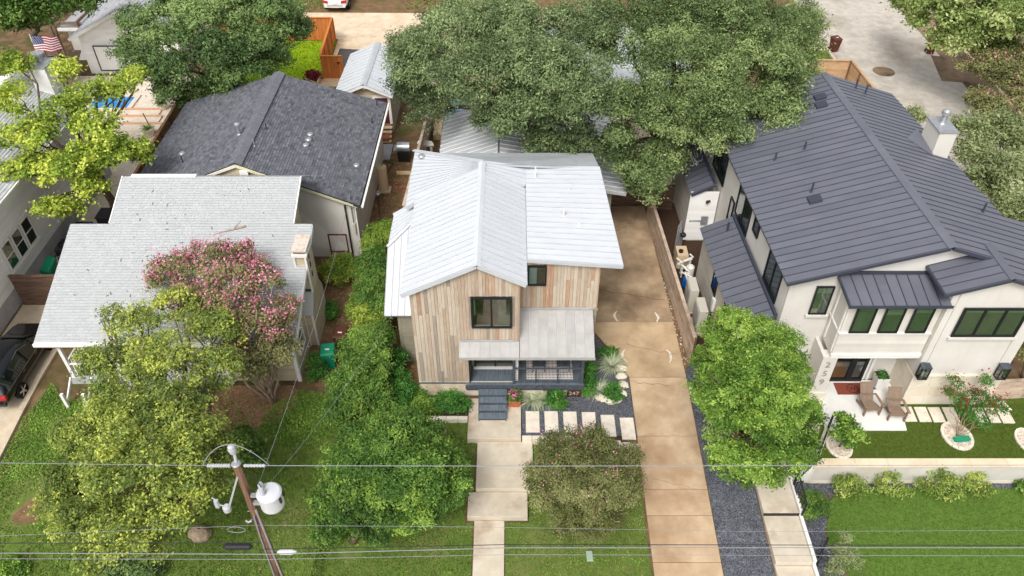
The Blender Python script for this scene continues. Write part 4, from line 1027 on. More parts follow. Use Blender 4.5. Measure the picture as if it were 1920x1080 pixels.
# right bay with its own gable
by = MB(); bp = [(16.66, 1.8), (20.3, 1.8), (20.3, 6.45), (18.42, 7.1), (16.66, 6.48)]
by.slab([(x, 22.1, z) for x, z in bp], 1.38, d=(0, 1, 0))
bay = by.build('bay', M['stucco'], HB)
MB().box(16.9, 22.05, 1.85, 17.2, 22.098, 6.4).build('pilaster', M['stucco'], bay); MB().box(19.85, 22.05, 1.85, 20.3, 22.098, 6.3).build('pilaster', M['stucco'], bay)
sb = MB().box(16.64, 22.08, 0, 20.32, 23.48, 1.72).build('stone_base', M['limestone'], HB)
for j in range(3):
    x = 16.6; z = .03 + j * .57
    while x < 20.3:
        wd = rng.uniform(.8, 1.3); x2 = min(20.34, x + wd)
        if 20.34 - x2 < .4: x2 = 20.34
        MB().box(x + .006, 22.02, z, x2 - .006, 22.078, z + .555).build('stone_block', M['limestone'], sb, bevel=.006); x = x2
MB().box(16.58, 21.98, 1.73, 20.36, 22.1, 1.83).build('stone_ledge', M['limestone'], HB)
window(HB, (17.28, 22.06, 4.1), (1, 0, 0), 2.5, 1.52, (0, -1, 0), cols=3, pane=M['glass_green'], back=M['room'], blind=.16, bar=.09, sill=M['stucco'])
sgr = (18.35, 7.3)
seam_roof(HB, 'bay_roof', (18.3, 21.8, 7.28), (18.3, 23.9, 7.28), (16.12, 21.8, 6.52), (16.12, 23.9, 6.52), .41, dm, ds, rib=.026, gap=.009, fascia=M['dark_trim'])
seam_roof(HB, 'bay_roof', (18.42, 21.8, 7.28), (18.42, 23.9, 7.28), (20.62, 21.8, 6.52), (20.62, 23.9, 6.52), .41, dm, ds, rib=.026, gap=.009, fascia=M['dark_trim'])
cap(HB, (18.36, 21.76, 7.27), (18.36, 23.9, 7.27), .16, .06, dm)
MB().beam((16.1, 21.78, 6.47), (16.1, 23.9, 6.47), .08, .12).build('gutter', M['dark_trim'], HB)
# entry recess: column with the number, door, side wall
MB().box(12.75, 22.3, 0, 13.35, 22.75, 2.62).build('column', M['whitewall'], HB)
MB().box(12.70, 22.25, 0, 13.4, 22.8, .5).build('column_base', M['limestone'], HB)
MB().box(12.76, 22.76, 0, 12.9, 23.49, 2.62).build('wing_wall', M['whitewall'], HB)
for ch, z in (('2', 2.18), ('5', 1.66), ('9', 1.14)): letters('numeral', ch, .46, M['numeral'], HB, (13.04, 22.285, z), depth=.012)
d2 = MB(); x0, x1 = 13.5, 15.35
d2.box(x0, 23.3, .06, x0 + .1, 23.42, 2.45).box(x1 - .1, 23.3, .06, x1, 23.42, 2.45).box(x0 + .1, 23.3, 2.35, x1 - .1, 23.42, 2.45).box(x0 + .1, 23.3, .06, x1 - .1, 23.42, .2).box(14.62, 23.3, .2, 14.85, 23.42, 2.35).box(x0 + .1, 23.31, 1.3, 14.62, 23.41, 1.36).box(14.85, 23.31, 1.3, x1 - .1, 23.41, 1.36)
dd = d2.build('door', M['black'], HB)
for (a, b) in ((x0 + .1, 14.62), (14.85, x1 - .1)):
    MB().box(a, 23.35, .2, b, 23.36, 1.3).build('pane', M['glass_clear'], dd); MB().box(a, 23.35, 1.36, b, 23.36, 2.35).build('pane', M['glass_clear'], dd)
rm = MB(); rm.box(x0, 23.425, .12, x1, 23.44, 2.4, 0); rm.add([(x0 + .1, 23.42, .2), (14.62, 23.42, .2), (14.4, 23.42, 1.2), (13.8, 23.42, 1.5), (x0 + .1, 23.42, 1.45)], [(0, 1, 2, 3, 4)], 1)
rm.build('room', [M['room'], M['roomfloor']], HB)
for (a, b) in ((15.36, 15.5), (15.58, 15.7)): MB().box(a, 23.42, .05, b, 23.49, 2.6).build('door_casing', M['trim_white'], HB)
MB().box(15.95, 23.42, 1.5, 16.05, 23.49, 1.7).build('doorbell', M['black'], HB)
# lean-tos on the left side
for (yn, yf, xe, xw, ze, zw) in [(23.6, 30.6, 9.28, 10.86, 3.0, 3.72), (33.3, 38.2, 9.12, 10.62, 3.1, 3.72)]:
    seam_roof(HB, 'lean_to_roof', WP(xw + .04, yn, zw), WP(xw + .04, yf, zw), (xe, yn, ze), (xe - .18, yf, ze), .46, dm, ds, rib=.026, gap=.009, fascia=M['dark_trim'])
    MB().beam(WP(xw + .02, yn, zw + .06), WP(xw + .02, yf, zw + .06), .12, .1).build('flashing', M['dark_trim'], HB)
    lr = MB().slab([(xe + .22, yn + .15, 0), (xe + .08, yf - .15, 0), (xe + .08, yf - .15, ze - .12), (xe + .22, yn + .15, ze - .12)], 1.2, d=(1, 0, 0)).build('side_room', M['siding_grey'], HB)
    siding(lr, 'lap_siding', (xe + .215, yn + .15, 0), (-.14, yf - yn - .3, 0), math.hypot(.14, yf - yn - .3), .1, ze - .13, .17, (-1, 0, 0), M['siding_grey'], rng=rng)
siding(HB, 'lap_siding', (9.15, 33.42, 0), (1, 0, 0), 1.45, .1, 3.2, .17, (0, -1, 0), M['siding_white'], rng=rng)
window(HB, (9.44, 25.7, 1.1), (.02, -1, 0), 1.7, 1.5, (-1, 0, 0), cols=2, pane=M['glass'], back=M['reflection_green'])
window(HB, (9.42, 27.9, 1.6), (.02, -1, 0), .8, 1.0, (-1, 0, 0), pane=M['glass'], back=M['blind'])
# roof pipes, box vents, chimney
def slope_z(x, y):
    xr = 16.48 - .038 * (y - 23.1); s = .3064
    return 7.76 - s * abs(x - xr) if x < xr else 7.76 - .3064 * (x - xr)
for (px, py, h) in [(1521, 360, .5), (1508, 280, .42), (1453, 300, .4), (1604, 166, .5), (1622, 176, .5), (1842, 398, .45)]:
    p = atz(px, py, 7.0)
    for _ in range(20): p = atz(px, py, slope_z(p.x, p.y))
    z = slope_z(p.x, p.y)
    MB().cyl((p.x, p.y, z - .05), (p.x, p.y, z + h), .045, n=8).cyl((p.x, p.y, z - .02), (p.x, p.y, z + .06), .09, .05, n=10).build('vent_pipe', M['dark_trim'], HB)
for (px, py) in [(1528, 376), (1538, 184), (1540, 199)]:
    p = atz(px, py, 7.0)
    for _ in range(20): p = atz(px, py, slope_z(p.x, p.y))
    z = slope_z(p.x, p.y); s = .3
    MB().slab([(p.x - .28, p.y - .22, z + .05), (p.x + .22, p.y - .22, z + .2), (p.x + .22, p.y + .22, z + .2), (p.x - .28, p.y + .22, z + .05)], .15).build('box_vent', M['dark_trim'], HB)
p = atz(1462, 556, 3.4); q = atz(1364, 430, 3.6)
MB().cyl((q.x, q.y, 3.35), (q.x, q.y, 4.0), .05).build('vent_pipe', M['dark_trim'], HB)
chx = 19.25; chy = 31.15
ch = MB().box(chx, chy, 5.6, chx + .78, chy + 1.4, 7.9).build('chimney', M['trim_cream'] if False else M['whitewall'], HB)
MB().box(chx - .05, chy - .05, 7.902, chx + .83, chy + 1.45, 7.95).build('chimney_cap', M['steel'], ch)
MB().lathe((chx + .4, chy + .8, 7.95), [(.16, 0), (.12, .06), (.12, .4), (.2, .46), (.2, .62), (.1, .7)], 14).build('flue', M['steel'], ch)
MB().slab([(chx - .9, chy + .9, slope_z(chx-.9, chy+.9) + .03), (chx - .02, chy - .3, slope_z(chx, chy-.3) + .05), (chx - .02, chy + 1.9, slope_z(chx, chy) + .25)], .03).build('cricket', M['dark_metal'], HB)
# the white stone patio
pt = MB().slab([(13.0, 20.62, .05), (16.38, 20.62, .05), (16.6, 22.0, .05), (16.62, 23.4, .05), (13.36, 23.4, .05), (13.2, 22.2, .05)], .3).build('patio', M['patio'], loc=(14.8, 21.8, 0), bevel=.01); pt['kind'] = 'structure'
tl = 0
for j in range(4):
    for i in range(4):
        x0 = 13.22 + i * .8 + (j % 2) * .0; y0 = 20.66 + j * .62
        if x0 + .79 > 16.36: continue
        MB().box(x0, y0, .052, x0 + .794, y0 + .614, .058).build('tile', M['patio'], pt)

# ================================================================== the cottage with the light shingle roof
HC = root('cottage', 'single storey tan cottage with a pale grey shingle roof, front porch and side chimney', 'house', (-14, 24, 0))
srng = random.Random(11)
gs = lambda y: 2.9 + .38 * (y - 22.9)
RY = 30.72; zR = gs(RY); SYm = 28.3
def roofpair(x0, x1, ya, yb, seed):
    P0, P1, Q0, Q1 = (x0, yb, gs(yb)), (x1, yb, gs(yb)), (x0, ya, gs(ya)), (x1, ya, gs(ya))
    d = MB().slab([Q0, Q1, P1, P0], .14).build('roof', M['trim_white'], HC)
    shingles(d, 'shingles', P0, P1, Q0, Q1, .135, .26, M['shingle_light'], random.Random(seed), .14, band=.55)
    return d
r1 = roofpair(-19.72, -8.92, 22.9, SYm, 1)
r2 = roofpair(-18.0, -9.75, SYm + .01, RY, 2)
MB().slab([(-18.0, RY + .02, zR), (-18.0, 32.2, zR - .9), (-9.75, 32.2, zR - .9), (-9.75, RY + .02, zR)][::-1], .12).build('roof', M['shingle_grey'], HC)
MB().box(-17.6, RY - .1, zR + .01, -14.6, RY + .14, zR + .05).build('ridge_flashing', M['trim_white'], HC)
for x in (-18.0, -9.75): MB().beam((x, SYm + .02, gs(SYm) + .02), (x, RY, zR + .02), .05, .05).build('rake_trim', M['trim_white'], HC)
MB().box(-19.76, 22.78, 2.72, -8.9, 22.89, 2.86).build('gutter', M['trim_white'], HC)
MB().box(-19.7, 22.9, 2.55, -8.8, 22.96, 2.74).build('fascia', M['plum'], HC)
# walls: right end, front right room, recessed porch wall
wl = MB()
wl.slab([(-9.3, 23.4, 0), (-9.3, SYm, 0), (-9.3, SYm, gs(SYm) - .15), (-9.3, 23.4, gs(23.4) - .15)], .15, d=(-1, 0, 0))
wl.box(-12.2, 23.4, 0, -9.46, 23.55, 2.75); wl.box(-19.0, 25.2, 0, -12.2, 25.35, 3.5); wl.box(-12.2, 23.56, 0, -12.05, 25.3, 2.8)
wl.slab([(-10.2, SYm + .02, 0), (-10.2, RY, 0), (-10.2, RY, zR - .12), (-10.2, SYm + .02, gs(SYm) - .15)], .15, d=(-1, 0, 0))
wl.box(-19.0, 25.36, 0, -18.85, SYm, 3.6)
wl.build('wall', M['siding_tan'], HC)
siding(HC, 'lap_siding', (-9.3, 23.4, 0), (0, 1, 0), SYm - 23.4, .15, 4.6, .13, (1, 0, 0), M['siding_tan'], span=lambda z: (max(0, (z + .2 - gs(23.4)) / .38), SYm - 23.4), rng=srng)
siding(HC, 'lap_siding', (-12.2, 23.4, 0), (1, 0, 0), 2.9, .15, 2.75, .13, (0, -1, 0), M['siding_tan'], rng=srng)
siding(HC, 'lap_siding', (-10.2, SYm + .05, 0), (0, 1, 0), RY - SYm - .1, .15, 5.6, .13, (1, 0, 0), M['siding_tan'], span=lambda z: (max(0, (z + .2 - gs(SYm)) / .38), RY - SYm - .1), rng=srng)
MB().box(-9.42, 23.34, 0, -9.26, 23.5, 2.7).build('corner_board', M['trim_white'], HC)
MB().slab([(-8.9, 22.95, gs(22.95) - .24), (-8.9, 28.25, gs(28.25) - .24), (-8.9, 28.25, gs(28.25) - .02), (-8.9, 22.95, gs(22.95) - .02)], .05, d=(-1, 0, 0)).build('rake_board', M['trim_white'], HC)
window(HC, (-9.28, 23.95, 1.0), (0, 1, 0), .95, 1.45, (1, 0, 0), frame=M['trim_white'], back=M['room'], rows=2, bar=.09)
window(HC, (-11.4, 23.38, .9), (1, 0, 0), 1.1, 1.4, (0, -1, 0), frame=M['trim_white'], back=M['room'], rows=2, bar=.09)
for x in (-17.6, -14.2): window(HC, (x, 25.18, .9), (1, 0, 0), 1.1, 1.4, (0, -1, 0), frame=M['trim_white'], back=M['room'], rows=2, bar=.09)
MB().box(-15.9, 25.12, .4, -15.0, 25.19, 2.5).build('door', M['maroon'], HC)
# porch
cp = MB().box(-19.3, 23.2, 0, -12.2, 25.2, .38).build('porch_floor', M['concrete_grey'], HC)
for x in (-19.2, -17.0, -14.6, -12.4): MB().box(x, 23.22, .38, x + .14, 23.36, 2.75).build('porch_post', M['trim_white'], HC)
for (xa, xb) in ((-19.06, -17.0), (-14.46, -12.4)):
    MB().box(xa, 23.25, 1.16, xb, 23.33, 1.22).box(xa, 23.26, .5, xb, 23.32, .55).build('railing', M['trim_white'], HC)
    x = xa + .12
    while x < xb - .05: MB().box(x, 23.27, .55, x + .04, 23.31, 1.16).build('baluster', M['trim_white'], HC); x += .16
MB().box(-19.25, 23.4, 1.16, -19.17, 25.2, 1.22).build('railing', M['trim_white'], HC)
for k in range(10): MB().box(-19.23, 23.5 + k * .17, .42, -19.19, 23.54 + k * .17, 1.16).build('baluster', M['trim_white'], HC)
for k in range(3): MB().box(-17.0 + .05, 22.92 - k * .28, 0 - .02 - .1*k, -14.6, 23.2 - k * .28, .28 - k * .13).build('stair_tread', M['concrete_grey'], HC)
for x in (-19.0, -18.1):
    MB().beam((x, 22.9, .75), (x, 22.0, .15), .06, .1).build('handrail', M['trim_white'], HC)
    MB().box(x - .06, 21.9, -.15, x + .06, 22.02, .75).build('newel_post', M['trim_white'], HC)
# chimney on the right wall, widening in a shoulder to the ground
cm = MB()
cm.slab([(-8.9, y, z) for y, z in [(25.6, 0), (27.8, 0), (27.8, 1.9), (27.4, 2.6), (26.25, 2.6), (25.6, 1.9)]], .4, d=(-1, 0, 0))
cm.box(-9.4, 26.3, 2.6, -8.88, 27.35, 4.75)
chim = cm.build('chimney', M['siding_tan'], HC)
siding(chim, 'lap_siding', (-9.3, 25.6, 0), (1, 0, 0), .38, .1, 1.85, .13, (0, -1, 0), M['siding_tan'], rng=srng)
siding(chim, 'lap_siding', (-9.38, 26.3, 0), (1, 0, 0), .48, 2.7, 4.4, .12, (0, -1, 0), M['siding_tan'], rng=srng)
siding(chim, 'lap_siding', (-8.9, 25.62, 0), (0, 1, 0), 2.16, .1, 1.88, .13, (1, 0, 0), M['siding_tan'], rng=srng)
siding(chim, 'lap_siding', (-8.88, 26.32, 0), (0, 1, 0), 1.0, 2.7, 4.6, .12, (1, 0, 0), M['siding_tan'], rng=srng)
MB().slab([(-9.34, 25.54, 1.94), (-8.86, 25.54, 1.94), (-8.86, 26.26, 2.7), (-9.34, 26.26, 2.7)], .04).build('shoulder', M['shingle_light'], chim)
for x in (-9.34, -8.96): MB().box(x, 25.53, 0, x + .09, 25.575, 1.9).build('corner_board', M['trim_white'], chim)
for x in (-9.42, -8.93): MB().box(x, 26.22, 2.7, x + .08, 26.275, 4.7).build('corner_board', M['trim_white'], chim)
MB().box(-9.46, 26.2, 4.7, -8.8, 27.42, 4.82).build('chimney_band', M['trim_white'], chim)
MB().box(-9.38, 26.32, 4.82, -8.9, 27.3, 4.98).build('flue', M['timber'], chim)
MB().box(-9.45, 26.22, 4.98, -8.8, 27.4, 5.05).build('chimney_cap', M['rusty'], chim)
for k, z in enumerate((3.3, 3.85, 4.3)): MB().box(-8.86, 26.6, z, -8.845, 26.72, z + .3).build('vent_slot', M['black'], chim)
MB().box(-9.33, 26.25, 2.74, -8.95, 26.27, 2.86).build('gap', M['roof_under'], chim)

# fallen branch on the cottage roof
def slope_p(x, y): return Vector((x, y, gs(y) + .05))
br = MB(); p = [atz(418, 443, 4.6), atz(440, 440, 4.6), atz(463, 434, 4.65)]
pts = [Vector((q.x, q.y, gs(q.y) + .06)) for q in p]
br.tube(pts, [.012, .03, .05], 6); br.tube([pts[1], slope_p(pts[1].x + .25, pts[1].y + .45)], [.02, .008], 5); br.tube([pts[0], slope_p(pts[0].x - .3, pts[0].y - .1)], [.015, .006], 5)
tag(br.build('fallen_branch', M['bark_pale'], loc=tuple(pts[1])), 'bare fallen branch lying on the pale grey shingle roof', 'branch')
tw = MB(); rr = random.Random(5)
for k in range(60):
    px, py = rr.uniform(120, 540), rr.uniform(345, 560)
    q = atz(px, py, 4.5); q = atz(px, py, gs(q.y)); q = atz(px, py, gs(q.y))
    if not (-19 < q.x < -10.2 and q.y < 30.5): continue
    a = rr.uniform(0, PI); l = rr.uniform(.04, .16)
    tw.tube([slope_p(q.x, q.y), slope_p(q.x + math.cos(a) * l, q.y + math.sin(a) * l)], .012, 4)
tw.build('twigs', M['bark'], HC, kind='stuff')

# ================================================================== the long house with the dark shingle roof
HD = root('shingled_house', 'white walled house with a large charcoal shingle gable roof behind the pale cottage', 'house', (-13.4, 36.5, 0))
A0, A1 = Vector((-13.38, 32.5, 5.42)), Vector((-13.4, 42.1, 5.42))
for (sx, ex0, ex1, sd) in ((1, -7.5, -7.4, 3), (-1, -19.3, -19.25, 4)):
    Q0, Q1 = Vector((ex0, 31.75, 3.5)), Vector((ex1, 42.2, 3.5))
    q = [Q0, Q1, A1, A0] if sx > 0 else [A0, A1, Q1, Q0]
    d = MB().slab(q, .16).build('roof', M['roof_under'], HD)
    if sx > 0: shingles(d, 'shingles', A0, A1, Q0, Q1, .14, .24, M['shingle_dark'], random.Random(sd), .5)
    else: shingles(d, 'shingles', A1, A0, Q1, Q0, .14, .24, M['shingle_dark'], random.Random(sd), .5)
rc = MB(); k = 0; y = 32.5
while y < 42:
    rc.slab([(-13.74, y, 5.44), (-13.39, y, 5.58), (-13.39, y + .32, 5.55), (-13.74, y + .32, 5.41)], .08, 0, srng.uniform(.75, 1)); rc.slab([(-13.39, y, 5.58), (-13.04, y, 5.44), (-13.04, y + .32, 5.41), (-13.39, y + .32, 5.55)], .08, 0, srng.uniform(.75, 1)); y += .24
rc.build('ridge_vent', M['shingle_dark'], HD)
gw = MB().slab([(-19.0, 32.1, 0), (-7.9, 32.1, 0), (-7.9, 32.1, 3.3), (-13.38, 32.7, 5.2), (-19.0, 32.1, 3.3)], .2, d=(0, 1, 0))
gw.box(-8.1, 32.31, 0, -7.9, 41.9, 3.45); gw.box(-19.0, 32.31, 0, -18.8, 41.9, 3.45); gw.box(-19.0, 41.9, 0, -7.9, 42.0, 3.45)
gw.slab([(-19.0, 42.0, 3.45), (-7.9, 42.0, 3.45), (-13.4, 42.0, 5.2)], .1, d=(0, -1, 0))
gw.build('wall', M['whitewall'], HD)
MB().slab([(-16.4, 32.4, 4.3), (-10.3, 32.4, 4.3), (-13.38, 32.62, 5.3)], .05, d=(0, 1, 0)).build('gable_panel', M['siding_tan'], HD)
for s in (-1, 1):
    MB().beam((-13.38, 32.5, 5.33), (-13.38 + s * 5.75, 31.85, 3.4), .16, .12).build('rake_board', M['trim_cream'] if s < 0 else M['trim_yellow'], HD)
MB().box(-13.2, 32.3, 4.85, -12.8, 32.42, 5.12).build('gable_vent', M['trim_white'], HD)
MB().beam((-7.36, 31.7, 3.44), (-7.3, 42.2, 3.44), .1, .1).build('gutter', M['trim_white'], HD)
MB().tube([(-7.36, 31.9, 3.4), (-7.8, 32.0, 3.2), (-7.84, 32.0, .1)], .045, 8).build('downspout', M['trim_white'], HD)
MB().box(-8.05, 31.95, 1.6, -7.93, 32.09, 2.2).build('meter_box', M['hvac_beige'], HD)
MB().tube([(-8.0, 32.05, 2.2), (-8.0, 32.02, 3.9)], .03, 6).build('conduit', M['steel'], HD)
MB().tube([(-7.86, 32.5, 3.2), (-7.86, 32.6, 2.9), (-7.86, 32.4, 2.7)], .02, 5).build('cable', M['wire_dark'], HD)
MB().box(-8.35, 32.02, 0, -8.28, 32.09, 3.3).build('downspout', M['wire_dark'], HD)
def onroof(px, py):
    p = atz(px, py, 4.5)
    for _ in range(20): p = atz(px, py, 5.42 - .326 * abs(p.x + 13.39))
    return p
p = onroof(449, 252); MB().lathe(tuple(p), [(.16, -.05), (.08, .06), (.08, .5), (.15, .52), (.15, .62), (.05, .68)], 12).build('flue', M['steel'], HD)
for (px, py) in [(343, 305), (477, 274), (500, 243), (698, 232), (707, 198)]:
    p = onroof(px, py); MB().cyl(p - Vector((0,0,.05)), p + Vector((0,0,.38)), .035, n=8).cyl(p - Vector((0,0,.02)), p + Vector((0,0,.05)), .09, .05, n=8).build('vent_pipe', M['steel'] if px in (477,) else M['dark_trim'], HD)
for (px, py) in [(342, 290), (582, 254), (579, 264), (574, 274), (669, 312)]:
    p = onroof(px, py); MB().lathe(tuple(p), [(.17, -.06), (.17, .1), (.12, .14), (.02, .15)], 10).build('roof_vent', M['steel'], HD)

# ================================================================== the clapboard house at the left edge
HL = root('clapboard_house', 'white clapboard house with a row of three tall windows beside the black car', 'house', (-26, 33, 0))
MB().box(-29.5, 22, 0, -24.0, 40, .95).build('foundation', M['concrete_grey'], HL)
lw = MB().box(-29.4, 22.1, .95, -24.02, 39.9, 5.2).build('wall', M['siding_white'], HL)
siding(lw, 'lap_siding', (-24.02, 22.1, 0), (0, 1, 0), 17.8, .96, 5.2, .17, (1, 0, 0), M['siding_white'], rng=srng)
wt = MB()
for k in range(3):
    y = 28.85 + k * .95
    window(HL, (-23.98, y, 1.7), (0, 1, 0), .8, 1.42, (1, 0, 0), frame=M['trim_white'], rows=2, bar=.06, pane=M['glass'], back=M['reflection_green'])
MB().box(-24.0, 28.7, 3.14, -23.93, 31.7, 3.28).box(-24.0, 28.7, 1.5, -23.88, 31.7, 1.66).box(-24.0, 28.68, 1.66, -23.95, 28.84, 3.14).box(-24.0, 31.56, 1.66, -23.95, 31.72, 3.14).build('window_casing', M['trim_white'], HL)
ld = MB().slab([(-23.5, 22, 5.2), (-23.5, 40.3, 5.2), (-27.2, 40.3, 6.5), (-27.2, 22, 6.5)], .15).slab([(-27.2, 22, 6.5), (-27.2, 40.3, 6.5), (-31, 40.3, 5.2), (-31, 22, 5.2)], .15).build('roof', M['trim_white'], HL)
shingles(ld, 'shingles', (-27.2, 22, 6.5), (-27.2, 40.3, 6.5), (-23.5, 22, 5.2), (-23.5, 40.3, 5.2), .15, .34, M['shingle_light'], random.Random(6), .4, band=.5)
MB().beam((-23.44, 22, 5.13), (-23.44, 40.3, 5.13), .1, .1).build('gutter', M['trim_white'], HL)
c = MB().box(-25.7, 39.0, 5.2, -24.8, 40.2, 7.2).build('chimney', M['siding_white'], HL)
MB().box(-25.75, 38.95, 7.202, -24.75, 40.25, 7.26).build('chimney_cap', M['steel'], c)
MB().lathe((-25.4, 39.9, 7.26), [(.2, 0), (.2, .3), (.34, .34), (.34, .44), (.1, .5)], 14).build('flue', M['steel'], c)
MB().tube([(-23.9, 33.5, 5.0), (-23.9, 33.5, 1.2)], .03, 6).build('conduit', M['trim_white'], HL)
MB().box(-23.98, 33.2, 2.6, -23.8, 33.6, 3.1).build('meter_box', M['trim_white'], HL)

# ================================================================== the small shed and the houses at the back
HS = root('garden_shed', 'small tan shed with a white metal gable roof and a maroon door', 'shed', (-9.1, 47.5, 0))
MB().slab([(-10.8, 44.8, 0), (-7.6, 44.8, 0), (-7.6, 44.8, 2.75), (-9.1, 44.8, 3.42), (-10.8, 44.8, 2.7)], 5.4, d=(0, 1, 0)).build('wall', M['siding_olive'], HS)
siding(HS, 'lap_siding', (-10.8, 44.8, 0), (1, 0, 0), 3.2, .6, 3.4, .14, (0, -1, 0), M['siding_tan'], span=lambda z: (max(0, (z - 2.6) * 2.3), 3.2 - max(0, (z - 2.6) * 2.1)), rng=srng)
seam_roof(HS, 'roof', (-9.17, 44.35, 3.56), (-9.05, 50.5, 3.56), (-11.1, 44.35, 2.75), (-10.95, 50.5, 2.75), .5, wm, ws, rib=.03, fascia=M['trim_white'])
seam_roof(HS, 'roof', (-9.07, 44.35, 3.56), (-8.95, 50.5, 3.56), (-7.35, 44.35, 2.8), (-7.2, 50.5, 2.8), .5, wm, ws, rib=.03, fascia=M['trim_white'])
cap(HS, (-9.12, 44.33, 3.56), (-9.0, 50.5, 3.56), .2, .09, M['galv'])
d = MB().box(-8.72, 44.7, .7, -8.6, 44.78, 2.62).box(-7.78, 44.7, .7, -7.62, 44.78, 2.62).box(-8.6, 44.7, 2.5, -7.78, 44.78, 2.62).build('door_casing', M['trim_white'], HS)
MB().box(-8.6, 44.74, .7, -7.78, 44.79, 2.5).build('door', M['maroon'], HS)
MB().box(-10.4, 44.72, 2.45, -9.4, 44.78, 2.58).build('window_head', M['trim_white'], HS)
MB().lathe((-9.12, 44.5, 3.2), [(.03, 0), (.09, .06), (.09, .16), (.03, .2)], 8).lathe((-8.98, 44.5, 3.2), [(.03, 0), (.08, .05), (.08, .14), (.03, .18)], 8).build('floodlight', M['plastic_white'], HS)
for k in range(4): MB().box(-8.75, 44.4 - k * .3, .5 - k * .16, -7.65, 44.68 - k * .3, .56 - k * .16).build('stair_tread', M['timber_new'], HS)
MB().box(-8.6, 43.55, .0, -7.8, 44.3, .3).build('stair_base', M['brick'], HS)
MB().box(-8.75, 41.5, .01, -7.5, 43.3, .06).build('landing', M['concrete_grey'], HS)
HW2 = root('pool_house', 'white clapboard pool house with a grey gable roof and a projection screen on its wall', 'house', (-27, 55, 0))
MB().slab([(-30.5, 53.2, 0), (-23.6, 53.2, 0), (-23.6, 53.2, 2.85), (-27.0, 53.2, 4.6), (-30.5, 53.2, 2.85)], 9, d=(0, 1, 0)).build('wall', M['siding_white'], HW2)
siding(HW2, 'lap_siding', (-30.5, 53.2, 0), (1, 0, 0), 6.9, .1, 4.5, .2, (0, -1, 0), M['siding_white'], span=lambda z: (max(0, (z - 2.85) * 2), 6.9 - max(0, (z - 2.85) * 1.95)), rng=srng)
for s, ex in ((-1, -31.0), (1, -23.0)):
    q = [(-27, 52.8, 4.78), (-27, 62.5, 4.78), (ex, 62.5, 2.8), (ex, 52.8, 2.8)]
    dk = MB().slab(q if s > 0 else q, .14, d=(0, 0, -1)).build('roof', M['trim_white'], HW2)
    shingles(dk, 'shingles', q[0], q[1], q[3], q[2], .2, .4, M['shingle_grey'], random.Random(8 + s), .4)
    MB().beam((-27, 52.76, 4.7), (ex, 52.76, 2.72), .06, .2).build('rake_board', M['trim_white'], HW2)
MB().box(-32.4, 55.4, 0, -30.52, 62, 2.5).build('wing', M['siding_white'], HW2)
MB().slab([(-32.8, 55.1, 2.62), (-30.6, 55.1, 2.9), (-30.6, 62.4, 2.9), (-32.8, 62.4, 2.62)], .18).build('wing_roof', M['shingle_grey'], HW2)
MB().box(-32.85, 55.0, 2.4, -30.6, 55.09, 2.6).build('wing_fascia', M['trim_white'], HW2)
ps = root('projection_screen', 'white outdoor projection screen in a thin black frame on the white gable wall', 'screen', (-27.5, 53.1, .3))
MB().box(-29.6, 53.06, .35, -25.6, 53.1, 2.1).build('screen', M['trim_white'], ps)
MB().box(-29.68, 53.04, 2.1, -25.5, 53.12, 2.17).box(-29.68, 53.04, .28, -25.5, 53.12, .35).box(-29.68, 53.04, .35, -29.6, 53.12, 2.1).box(-25.6, 53.04, .35, -25.52, 53.12, 2.1).build('frame', M['black'], ps)
HR = root('metal_roof_house', 'low house with a ribbed grey metal gable roof under the oaks', 'house', (.5, 37.5, 0))
MB().box(-3.5, 34.0, 0, 5.2, 41.2, 2.85).build('wall', M['siding_olive'], HR)
gm = M['galv']
seam_roof(HR, 'roof', (-.75, 33.6, 4.1), (-.75, 41.6, 4.1), (-4.0, 33.6, 2.95), (-4.0, 41.6, 2.95), .42, gm, M['trim_white'], rib=.05, gap=.03, fascia=M['galv'])
seam_roof(HR, 'roof', (-.65, 33.6, 4.1), (-.65, 41.6, 4.1), (5.9, 33.6, 2.95), (5.9, 41.6, 2.95), .42, gm, M['trim_white'], rib=.05, gap=.03, fascia=M['galv'])
MB().box(-4.2, 33.35, 2.6, 1.4, 33.62, 3.0).build('fascia', M['shingle_grey'], HR)
MB().cyl((-1.9, 38.5, 3.6), (-1.9, 38.5, 4.4), .05).cyl((-1.9, 38.5, 4.4), (-1.9, 38.5, 4.5), .1).build('vent_pipe', M['galv'], HR)
chips([(-3.0, 33.3), (1.2, 33.3), (.6, 34.6), (-2.4, 34.2)], 160, .07, M['deadleaf'], 31, name='dead_leaves', zf=3.05, dz=.05)
HG = root('pale_house', 'house with pale roof glimpsed through the oak crowns', 'house', (6, 50, 0))
MB().box(1, 46, 0, 11, 54, 3).build('wall', M['whitewall'], HG)
MB().slab([(.6, 45.6, 3), (11.4, 45.6, 3), (11.4, 50, 4.8), (.6, 50, 4.8)], .15).slab([(.6, 50, 4.8), (11.4, 50, 4.8), (11.4, 54.4, 3), (.6, 54.4, 3)], .15).build('roof', M['galv'], HG)

